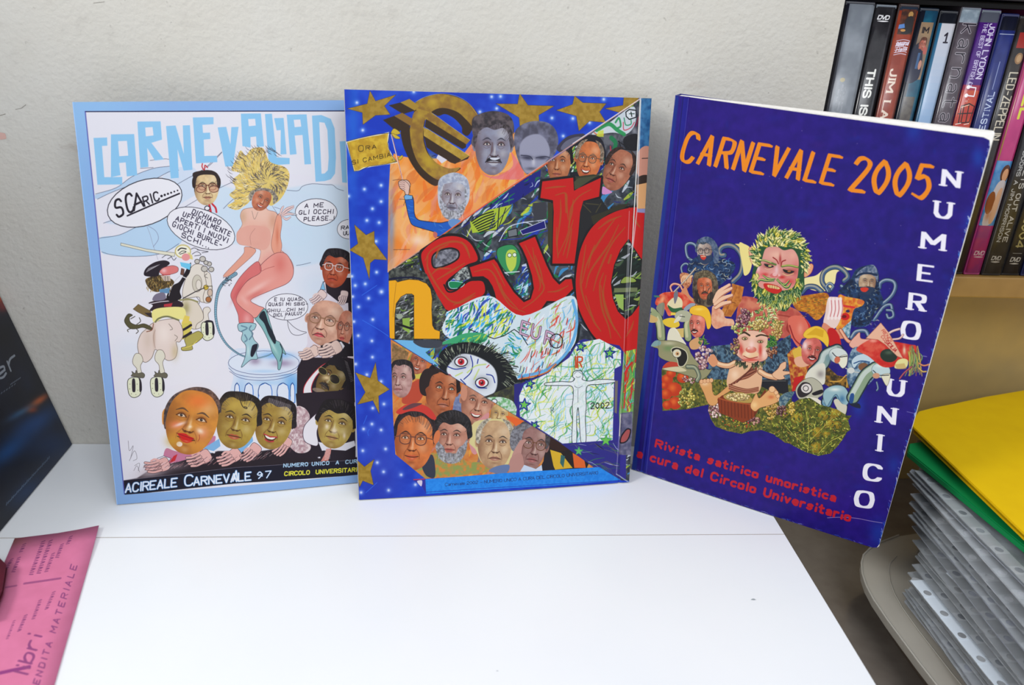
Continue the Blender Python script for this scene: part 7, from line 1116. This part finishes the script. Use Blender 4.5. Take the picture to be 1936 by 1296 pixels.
def sp_john(c):
    c.poly([(0, 0), (15, 0), (15, 202), (0, 202)], (76, 34, 120), nz=(8, (66, 26, 108), 3)); c.poly([(0, 0), (15, 0), (15, 9), (0, 9)], (80, 84, 96), sm=False)
    for i in range(28): t = i/27; c.poly([(0, 56+i*5.3), (15, 56+i*5.3), (15, 61.6+i*5.3), (0, 61.6+i*5.3)], mixc((150, 40, 70), (206, 84, 34), t))
    c.poly([(0, 60), (15, 60), (15, 202), (0, 202)], (200, 66, 30), .5, nz=(9, (230, 120, 40), 5)); vtext(c, 'JOHN LYDON', 8.8, 10, 51, 4.6, .85, (206, 200, 222), sp=3); vtext(c, 'THE BEST OF BRITISH £1', 4, 10, 57, 3, .6, (186, 176, 206), sp=3)
    c.ell(4.6, 57.6, 1.5, 1.5, (236, 232, 236)); c.ell(4.6, 64, 1.5, 1.5, (236, 232, 236)); c.line([(5.6, 57.6), (11, 58), (11.2, 64.4), (5.6, 64)], .9, (236, 232, 236)); vtext(c, "'s", 5, 66.5, 69, 2.6, .4, (206, 160, 150))
    for q in ([(3, 72), (9, 70), (14, 72), (13, 84), (4, 85), (3, 72)], [(2, 92), (8, 89), (14, 93)], [(5, 72), (6, 84)], [(9, 71), (10, 84)], [(0, 98), (8, 95), (15, 99)], [(2, 78), (14, 77)]): c.line(q, .8, (40, 20, 22))
    c.line([(3, 73), (9, 71)], .5, (230, 210, 180)); c.line([(2, 86), (6, 85)], .6, (236, 230, 220)); c.line([(9, 86), (13, 85)], .5, (236, 230, 220))
def sp_fest(c):
    c.poly([(0, 0), (14, 0), (14, 202), (0, 202)], (30, 42, 112), nz=(8, (24, 34, 96), 3)); c.poly([(0, 0), (14, 0), (14, 12), (0, 12)], (16, 18, 34)); c.line([(1, 15), (14, 15)], .4, (200, 206, 220)); c.glow(8, 60, 3, 40, (50, 64, 130), .6); c.line([(7, 36), (7, 57)], .5, (150, 160, 196)); vtext(c, 'FESTIVAL', 9.6, 93, 59, -4.6, .8, (186, 196, 220), nib=(1., .45, 0), serif=.8)
def sp_led(c):
    c.poly([(0, 0), (14, 0), (14, 202), (0, 202)], (36, 32, 34), nz=(6, (48, 42, 40), 3)); c.poly([(3, 12), (14, 12), (14, 24), (3, 24)], (150, 40, 36)); c.ell(8, 32, 3.4, 4.4, (140, 104, 70)); c.ell(8, 32, 2, 3, (176, 140, 100)); vtext(c, 'LED-ZEPPELIN', 4, 43, 95, 7, 1.0, (196, 186, 166), sp=3)
def sp_pink(c):
    c.poly([(0, 0), (15, 0), (15, 202), (0, 202)], (184, 56, 116), nz=(8, (172, 48, 110), 3)); c.poly([(0, 0), (15, 0), (15, 30), (0, 30)], (90, 60, 50)); vtext(c, 'EL', 7, 62, 80, 6, 2.2, (206, 200, 60)); c.glow(.4, 110, .8, 60, (170, 170, 60), .8)
    c.poly([(0, 113), (15, 113), (15, 164), (0, 164)], (70, 130, 190), nz=(6, (110, 160, 206), 3)); c.ell(10, 123, 4.2, 7, (84, 44, 30)); c.ell(10.4, 124, 2.8, 5, (206, 150, 110)); c.poly([(5, 132), (13, 130), (14, 150), (10, 162), (2, 162)], (196, 186, 190), sm=True); c.ell(4, 146, 3.6, 9, (130, 64, 40)); c.poly([(8, 138), (12, 136), (11, 160), (7, 160)], (206, 160, 130), sm=True); c.glow(5, 156, 3, 5, (176, 110, 76), .8)
    c.poly([(0, 164), (15, 164), (15, 202), (0, 202)], (176, 50, 110), nz=(8, (150, 50, 120), 3)); dvd_logo(c, 7.6, 187, 4.6, (220, 190, 206))
def sp_alive(c):
    c.poly([(0, 0), (16, 0), (16, 202), (0, 202)], (40, 39, 42), nz=(6, (54, 52, 54), 3)); c.glow(.5, 170, .6, 40, (150, 150, 140), .8); vtext(c, 'NO ONE HERE GETS OUT ALIVE', 9, 60, 176, 3.8, .8, (196, 194, 190), sp=3); vtext(c, 'IL TRIBUTO DEI DOORS A JIM MORRISON', 3.8, 56, 176, 2.9, .65, (180, 180, 180), sp=3); dvd_logo(c, 8, 190, 4.2, (196, 194, 196))
def sp_2004(c):
    c.poly([(0, 0), (16, 0), (16, 202), (0, 202)], (28, 28, 34), nz=(6, (40, 40, 48), 3)); vtext(c, 'LIVE IN MAY 2004', 5, 90, 180, 6, 1.3, (170, 160, 110), sp=3); dvd_logo(c, 8, 191, 4.4, (206, 206, 210)); c.line([(4, 185), (12, 185)], .5, (150, 150, 150))
def sp_navy(c):
    c.poly([(0, 0), (16, 0), (16, 202), (0, 202)], (26, 34, 84), nz=(6, (40, 50, 110), 3)); c.line([(2, 190), (8, 196), (14, 194)], 1.4, (196, 180, 120), sm=True)
cases = [  # x0, x1, height factor, painter, wrap colour, label
    (.1950, .2178, 1, sp_grey, (30, 30, 40), 'wide grey film case with a dark left edge, first of the row by the wall'),
    (.2183, .2346, .995, sp_this, (26, 26, 30), 'black film case lettered THIS IS A in white on its spine'),
    (.2355, .2508, 1, sp_jim, (50, 30, 28), 'rust red film case with a guitarist picture at the top of its spine'),
    (.2515, .2668, .99, sp_photo, (20, 30, 44), 'teal film case with a portrait photo on its spine'),
    (.2672, .2810, .985, sp_one, (20, 22, 30), 'white to light blue case marked with the number 1'),
    (.2816, .2970, 1, sp_karn, (60, 54, 60), 'grey brown film case with large spaced lower case letters'),
    (.2975, .3132, .995, sp_john, (60, 40, 90), 'purple and orange film case with musical notes on its spine'),
    (.3138, .3272, .985, sp_fest, (20, 26, 70), 'dark blue case reading FESTIVAL up its spine'),
    (.3276, .3402, .98, sp_led, (30, 28, 30), 'black case with angular cream lettering beside the pink case'),
    (.3407, .3545, 1, sp_pink, (150, 50, 100), 'bright pink film case with a long-haired singer on a blue panel'),
    (.3552, .3722, .995, sp_alive, (34, 33, 36), 'charcoal film case with two lines of white text, next after the pink case'),
    (.3728, .3892, .99, sp_2004, (24, 24, 30), 'black film case with gold lettering ending in 2004'),
    (.3898, .4050, 1, sp_navy, (24, 30, 70), 'navy case with a gold curl, last in view on the shelf')]
for i, (x0, x1, hf, fn, wc, lab) in enumerate(cases):
    H = (ZT-ZB)*hf; w = x1-x0; root = empty('dvd_case', ((x0+x1)/2, .002, ZB), lab, 'dvd case', 'film cases in a row on the bookcase shelf')
    shell = mat('case_plastic_%d' % i, wc, .3, .5); dy = (.0, .0012, .0004, .0016, .0008)[i % 5]
    box('case', (-w/2, dy+.0008, 0), (w/2, .136, H), shell, root, bev=.0014, segs=3)
    c = spine_canvas(wc, w); fn(c); n = 7; V = []; UV = []; F = []; top = .002
    for j in (0, 1):
        for k in range(n): t = k/(n-1); x = (t-.5)*(w-.0012); V.append((x, dy+.0008*(abs(2*t-1)**4)-.0002, top+(H-2*top)*j)); UV.append((t, j))
    for k in range(n-1): F.append((k, k+1, n+k+1, n+k))
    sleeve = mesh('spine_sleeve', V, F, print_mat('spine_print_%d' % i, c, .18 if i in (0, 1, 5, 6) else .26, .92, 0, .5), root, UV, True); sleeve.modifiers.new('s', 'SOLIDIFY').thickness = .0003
    box('cap', (-w/2+.0006, dy+.0004, H-.0032), (w/2-.0006, .02, H-.0006), mat('case_cap', (96, 104, 114), .25, .5) if i in (5, 6, 1) else shell, root, bev=.0006)
sc = tag(box('flat_case', (.335, -.002, .3902), (.46, .13, .404), mat('blue_plastic', (30, 60, 130), .3, .5, (30, (40, 76, 150), .6)), bev=.001), 'blue flat case lying on the upper shelf at the top right corner', 'case')

# ------------------------------------------------------------------ dark book leaning at the left
TH = math.radians(13.5); bup = Vector((-math.sin(TH), 0, math.cos(TH))); bx = Vector((0, 1, 0)); B0 = Vector((-.3865, -.003, .0012))
Lb, Hb, Tb = .17, .24, .026; bn = bx.cross(bup)   # bn faces the camera side
bn = Vector((math.cos(TH), 0, math.sin(TH)))
qd = [B0-bx*Lb+bup*Hb, B0+bup*Hb, B0, B0-bx*Lb]
cb = Cv(700, 990, [project(p) for p in qd], (14, 18, 32)); rr = np.random.RandomState(4)
cb.F(0, 0, 1); cb.im += ((vnoise(990, 700, 90, 5)[..., None]-.5)*np.array([.02, .06, .12])).astype(np.float32)
cb.glow(70, 800, 60, 26, (20, 70, 130), .8, rot=-35); cb.glow(20, 850, 60, 20, (16, 66, 120), .8, rot=-40); cb.glow(100, 840, 60, 40, (14, 44, 84), .8); cb.glow(74, 758, 26, 9, (190, 90, 40), .9, rot=-35); cb.glow(60, 775, 14, 8, (150, 60, 30), .8); cb.glow(40, 780, 34, 8, (60, 110, 150), .6, rot=-30)
cb.glow(0, 560, 18, 22, (190, 70, 30), .9); cb.glow(6, 580, 14, 14, (120, 40, 40), .8); cb.glow(50, 930, 50, 20, (20, 50, 90), .7, rot=-42)
cb.text('er', (-4, 722), (34, 690), (-10, -26), 5, (128, 134, 142), sp=3); 
for x, y, k in ((24, 728, 20), (6, 745, 30)):
    for j in range(6): cb.line([(x+j*k/6-4, y-j*k/9), (x+j*k/6-2, y-3-j*k/9)], 1.6, (130, 140, 150), .7)
for j in range(26): x = 12+j*3.2; y = 956-j*3.5; cb.line([(x, y), (x+1.4, y-6+(j % 3))], 1.6, (110, 130, 150), .75)
bk = empty('dark_book', (B0.x-.03, -.09, 0), 'dark navy book with glossy space-like cover leaning at the far left edge', 'book')
def bp(u, v, d): return B0-bx*u+bup*v-bn*d
def bblock(nm, u0, u1, v0, v1, d0, d1, m):
    vs = [bp(u, v, d) for u in (u0, u1) for v in (v0, v1) for d in (d0, d1)]; return adopt(mesh(nm, vs, [(0, 1, 3, 2), (4, 6, 7, 5), (0, 4, 5, 1), (2, 3, 7, 6), (0, 2, 6, 4), (1, 5, 7, 3)], m), bk)
bkm = mat('book_board', (16, 18, 34), .35, .5)
adopt(mesh('front_cover', [bp(0, 0, 0), bp(Lb, 0, 0), bp(Lb, Hb, 0), bp(0, Hb, 0)], [(0, 1, 2, 3)], print_mat('space_cover_print', cb, .32, 1, .02), uvs=[(1, 0), (0, 0), (0, 1), (1, 1)]), bk)
bblock('cover_board', 0, Lb, 0, Hb, .0002, .0022, bkm); bblock('page_block', .003, Lb-.003, .003, Hb-.003, .0024, Tb-.0024, mat('book_pages', (206, 200, 186), .8, .1)); bblock('back_board', 0, Lb, 0, Hb, Tb-.0022, Tb, bkm)

# ------------------------------------------------------------------ pink card and dark red booklet, lower left
A = [(-.3735, -.1263), (-.3223, -.1149), (-.2855, -.287), (-.3367, -.298)]
cp = Cv(420, 1400, [project((x, y, .0012)) for x, y in A], (206, 114, 150)); cp.im += ((vnoise(1400, 420, 60, 5)[..., None]-.5)*np.array([.05, .04, .05])).astype(np.float32)
cp.F(0, 960, 3.8577); PV = (118, 52, 104)
def blurtext(x0, y0, x1, y1, n, w, a=.75):
    for i in range(n):
        t = (i+.5)/n; x, y = x0+(x1-x0)*t, y0+(y1-y0)*t; cp.line([(x-w*.5, y+w*.1), (x+w*.4, y-w*.3+(i % 3)*w*.2)], w*.55, PV, a)
for a_ in ((180, 260, 150, 325, 5, 20), (318, 240, 225, 490, 18, 22), (372, 235, 280, 480, 18, 22), (390, 330, 335, 470, 11, 20), (455, 265, 415, 365, 9, 20), (520, 210, 492, 270, 5, 20), (140, 360, 95, 470, 9, 20), (90, 370, 40, 450, 7, 18), (395, 610, 335, 745, 10, 18), (295, 670, 240, 815, 11, 18), (190, 780, 135, 905, 10, 18), (105, 820, 50, 960, 11, 14)): blurtext(*a_)
cp.line([(180, 552), (300, 535), (435, 515)], 22, PV, .6); cp.line([(45, 580), (115, 568)], 18, PV, .5); cp.line([(0, 1205), (90, 1185), (205, 1162)], 30, (120, 40, 110), .8)
for i, ch in enumerate('A T T U A L E K'.replace(' ', '')): pass
cp.text('VENDITA MATERIALE', (262, 1350), (560, 424), (-40, -12), 8.5, (140, 66, 118), sp=7)
cp.text('libri', (175, 1150), (270, 940), (-4, 0), 1, PV) if False else cp.text('libri', (195, 1225), (300, 940), (-92, -22), 15, (138, 64, 116), sp=3)
cp.glow(70, 230, 140, 60, (214, 140, 110), .5)
card = empty('pink_card', (-.33, -.2, 0), 'pink printed paper card lying flat at the lower left of the table', 'card')
n = 12; V = []; UV = []; F = []
for j in range(n+1):
    for i in range(5):
        u, v = i/4, j/n; x = (A[0][0]*(1-u)+A[1][0]*u)*(1-v)+(A[3][0]*(1-u)+A[2][0]*u)*v; y = (A[0][1]*(1-u)+A[1][1]*u)*(1-v)+(A[3][1]*(1-u)+A[2][1]*u)*v
        V.append((x, y, .0008+.0026*max(0, u-.6)*max(0, .25-v)*8)); UV.append((u, 1-v))
for j in range(n):
    for i in range(4): a_ = j*5+i; F.append((a_, a_+5, a_+6, a_+1))
pc = adopt(mesh('card_sheet', V, F, [print_mat('pink_print', cp, .6, 1, 0), mat('pink_edge', (200, 110, 150), .7, .2)], uvs=UV, smooth=True), card); so = pc.modifiers.new('s', 'SOLIDIFY'); so.thickness = .0004; so.material_offset_rim = 1
rb = empty('dark_red_booklet', (-.40, -.18, 0), 'dark maroon booklet poking in at the left edge beside the pink card', 'booklet')
adopt(slab('cover', [(-.3700, -.1535), (-.3606, -.1620), (-.3515, -.1860), (-.3470, -.2080), (-.43, -.235), (-.45, -.1750)], .0068, .0078, mat('maroon_cover', (84, 24, 40), .5, .3, (60, (56, 18, 30), .6))), rb)
adopt(slab('page_block', [(-.3708, -.1552), (-.3622, -.1632), (-.3530, -.1862), (-.3486, -.2074), (-.429, -.2334), (-.448, -.1756)], .0048, .0067, mat('maroon_pages', (150, 120, 110), .8, .1)), rb)
adopt(slab('back_cover', [(-.3700, -.1535), (-.3606, -.1620), (-.3515, -.1860), (-.3470, -.2080), (-.43, -.235), (-.45, -.1750)], .0038, .0047, MATS['maroon_cover']), rb)

# ------------------------------------------------------------------ stack of plastic folders and punched pockets, right
clear = mat('clear_film', (206, 211, 216), .18, .6, (30, (180, 186, 190), .7), None, .5)
film = mat('pocket_film', (150, 154, 158), .2, .6, (70, (96, 98, 100), .8), None, .72)
strip = mat('punched_strip', (224, 234, 244), .3, .5, None, None, .97)
def folder(name, label, cat, outline_, z0, z1, m, grp=None, bev=.0006, extra=None):
    cx = sum(p[0] for p in outline_)/len(outline_); cy = sum(p[1] for p in outline_)/len(outline_); r_ = empty(name, (cx, cy, z0), label, cat, grp); adopt(slab('folder_shell', outline_, z0, z1, m, bev=bev), r_); return r_
# bottom translucent folder with a rounded corner and welded seams
bo = [(.3051, -.0592), (.2850, -.0680), (.2707, -.0766), (.2610, -.0850), (.2545, -.0950), (.2490, -.1080), (.2455, -.1220), (.2438, -.1370), (.2436, -.1600), (.2452, -.2000), (.2490, -.2500), (.2560, -.3400), (.50, -.36), (.50, -.02)]
grey = mat('smoked_plastic', (180, 175, 164), .25, .5, (12, (160, 154, 144), .6), None, .85)
fb = folder('clear_folder', 'translucent grey plastic folder with a rounded corner at the bottom of the folder stack', 'folder', bo, -.0585, -.052, grey)
folder('dark_folder', 'brown plastic folder lying at the very bottom of the folder stack on the counter', 'folder', [(.3000, -.0700), (.2850, -.0800), (.2740, -.0900), (.2660, -.1030), (.2610, -.1200), (.2590, -.1500), (.2610, -.2200), (.2700, -.3300), (.50, -.34), (.50, -.03)], -.0797, -.0588, mat('brown_plastic', (96, 84, 72), .3, .5))
rimm = mat('plastic_rim', (196, 192, 182), .3, .6, None, None, .6)
def rod(nm, pts, r, m, parent):
    cu = bpy.data.curves.new(nm, 'CURVE'); cu.dimensions = '3D'; sp = cu.splines.new('POLY'); sp.points.add(len(pts)-1)
    for i, p in enumerate(pts): sp.points[i].co = (p[0], p[1], p[2], 1)
    cu.bevel_depth = r; cu.bevel_resolution = 2; tmp = bpy.data.objects.new(nm, cu); me = bpy.data.meshes.new_from_object(tmp); bpy.data.objects.remove(tmp); me.materials.clear(); me.materials.append(m); o = bpy.data.objects.new(nm, me); COL.objects.link(o); return adopt(o, parent)
rod('welded_rim', [(x, y, -.0512) for x, y in bo[:12]], .0007, rimm, fb)
rod('seam', [(x+.018, y-.010, -.0514) for x, y in bo[2:12]], .0004, rimm, fb); rod('seam', [(x+.034, y-.020, -.0514) for x, y in bo[3:12]], .0004, rimm, fb)
# punched pockets, fanned out
R5 = random.Random(11)
NP = 26
films = [mat('pocket_film_%d' % k, c_, .2, .6, (70, tuple(int(x*.7) for x in c_), .8), None, a_) for k, (c_, a_) in enumerate((((190, 194, 198), .75), ((160, 166, 174), .7), ((216, 221, 228), .75), ((176, 182, 194), .8), ((128, 128, 130), .7)))]
for i in range(NP):
    t = i/(NP-1); z = -.047+.0735*t
    s = t
    bxk = .2630+(.2900-.2630)*s+R5.uniform(-.0035, .0035)+(.006 if .3 < t < .62 else 0); byk = -.1460+(.1460-.0760)*s+R5.uniform(-.006, .006)
    rot = R5.uniform(-.05, .05); L_, Wp = .225, .17
    special = i in (6, 12)
    if i == 6: bxk, byk, rot = .2640, -.1430, .02
    if i == 12: bxk, byk, rot = .2795, -.1560, .13
    lab = 'clear punched pocket with a pale holed strip, low in the folder stack' if i == 6 else ('whiter punched strip pocket angled across the middle of the folder stack' if i == 12 else 'thin clear plastic pocket among the fanned sheets in the folder stack')
    root = empty('punched_pocket', (bxk, byk, z), lab, 'plastic pocket', None if special else 'clear pockets fanned in the folder stack', rot)
    zz = .0007
    tear = [(0, 0)]+([(.004, .0035), (.009, .0010)] if i % 3 == 0 else [(.006, .001)])
    slab('sheet', [(0.0, -L_), (0, 0)]+tear[1:]+[(Wp, .012), (Wp, -L_)], 0, zz, films[R5.randrange(5)], root)
    # strip with punched holes: a row of small quads around each hole is built as an outline with real openings
    bm = bmesh.new(); y = 0; sw = .0105
    ys = [0.0]; 
    hole_y = [-.014-.021*k for k in range(10)]
    def quadf(a, b_, c_, d_): bm.faces.new([bm.verts.new((p[0], p[1], zz+.0002)) for p in (a, b_, c_, d_)])
    prev = 0.0
    for hy in hole_y:
        r_ = .0028; quadf((0, prev), (0, hy+.004), (sw, hy+.004), (sw, prev))
        ring_o = [(sw/2+sw/2*math.copysign(min(1, abs(math.cos(a_)*1.42)), math.cos(a_)), hy+.004*math.copysign(min(1, abs(math.sin(a_)*1.42)), math.sin(a_))) for a_ in [k_*math.pi/8 for k_ in range(16)]]
        ring_i = [(sw/2+r_*math.cos(a_), hy+r_*math.sin(a_)) for a_ in [k_*math.pi/8 for k_ in range(16)]]
        for k_ in range(16): quadf(ring_o[k_], ring_i[k_], ring_i[(k_+1) % 16], ring_o[(k_+1) % 16])
        prev = hy-.004
    quadf((0, prev), (0, -L_), (sw, -L_), (sw, prev))
    me = bpy.data.meshes.new('punched_strip'); bm.to_mesh(me); bm.free(); me.materials.append(strip if special else clear); o = bpy.data.objects.new('punched_strip', me); COL.objects.link(o); o.parent = root
    so = o.modifiers.new('s', 'SOLIDIFY'); so.thickness = .0002
# green and yellow card folders on top
gm = mat('green_card', (0, 132, 70), .55, .3, (40, (0, 120, 62), .5)); ym = mat('yellow_card', (224, 184, 4), .6, .25, (60, (216, 174, 2), .6), (500, .02))
gr = folder('green_folder', 'green card folder showing as a thin edge under the yellow folder', 'folder', [(.2882, -.0647), (.2960, -.052), (.56, .015), (.57, -.36), (.3130, -.36), (.3046, -.1842)], .0300, .0350, gm, bev=.0008)
yo = [(.3021, -.0416), (.3085, -.0300), (.3220, -.0154), (.3400, -.0080), (.3604, -.0013), (.40, .0130), (.4465, .0269), (.57, .05), (.60, -.34), (.3022, -.34), (.3018, -.1836)]
yf = empty('yellow_folder', (.45, -.15, .0385), 'bright yellow card folder lying on top of the folder stack at the right', 'folder')
adopt(slab('front_flap', yo, .0432, .0450, ym, bev=.0005), yf); adopt(slab('back_flap', [(x+.002, y-.001) for x, y in yo], .0385, .0400, ym, bev=.0005), yf); adopt(slab('inner_sheets', [(x+.006, y-.004) for x, y in yo], .0401, .0431, mat('inner_paper', (60, 54, 40), .8, .1)), yf)
rod('finger_hole_rim', [(.4020+.0045*math.cos(a_*.5236), -.0790+.0045*math.sin(a_*.5236), .0451) for a_ in range(13)], .00018, mat('yellow_line', (150, 120, 10), .6, .2), yf)
# pile of dark file boxes hidden behind, carrying the card folders' far side
fp = empty('file_block', (.45, -.12, -.0795), 'stacked grey papers filling the folder stack beneath the yellow folder', 'papers')
for k_ in range(12):
    z = -.0516+k_*.0066; r_ = R5.uniform(0, .006); adopt(box('paper_wad', (.312+r_, -.31, z+.0001), (.55, -.075+.004*k_+R5.uniform(-.004, .002), z+.0064), mat('wad_%d' % (k_ % 4), ((150, 150, 150), (120, 122, 128), (170, 172, 176), (96, 94, 92))[k_ % 4], .5, .4), bev=.0008), fp)

# unseen panel left of view, added to cast soft shade on the wall
side = empty('shade_panel', (-.62, -.13, 0), 'unseen white panel added left of the table to shade the wall', 'light blocker')
adopt(box('side_panel', (-.64, -.26, 0.0005), (-.62, -.002, .56), tm), side)
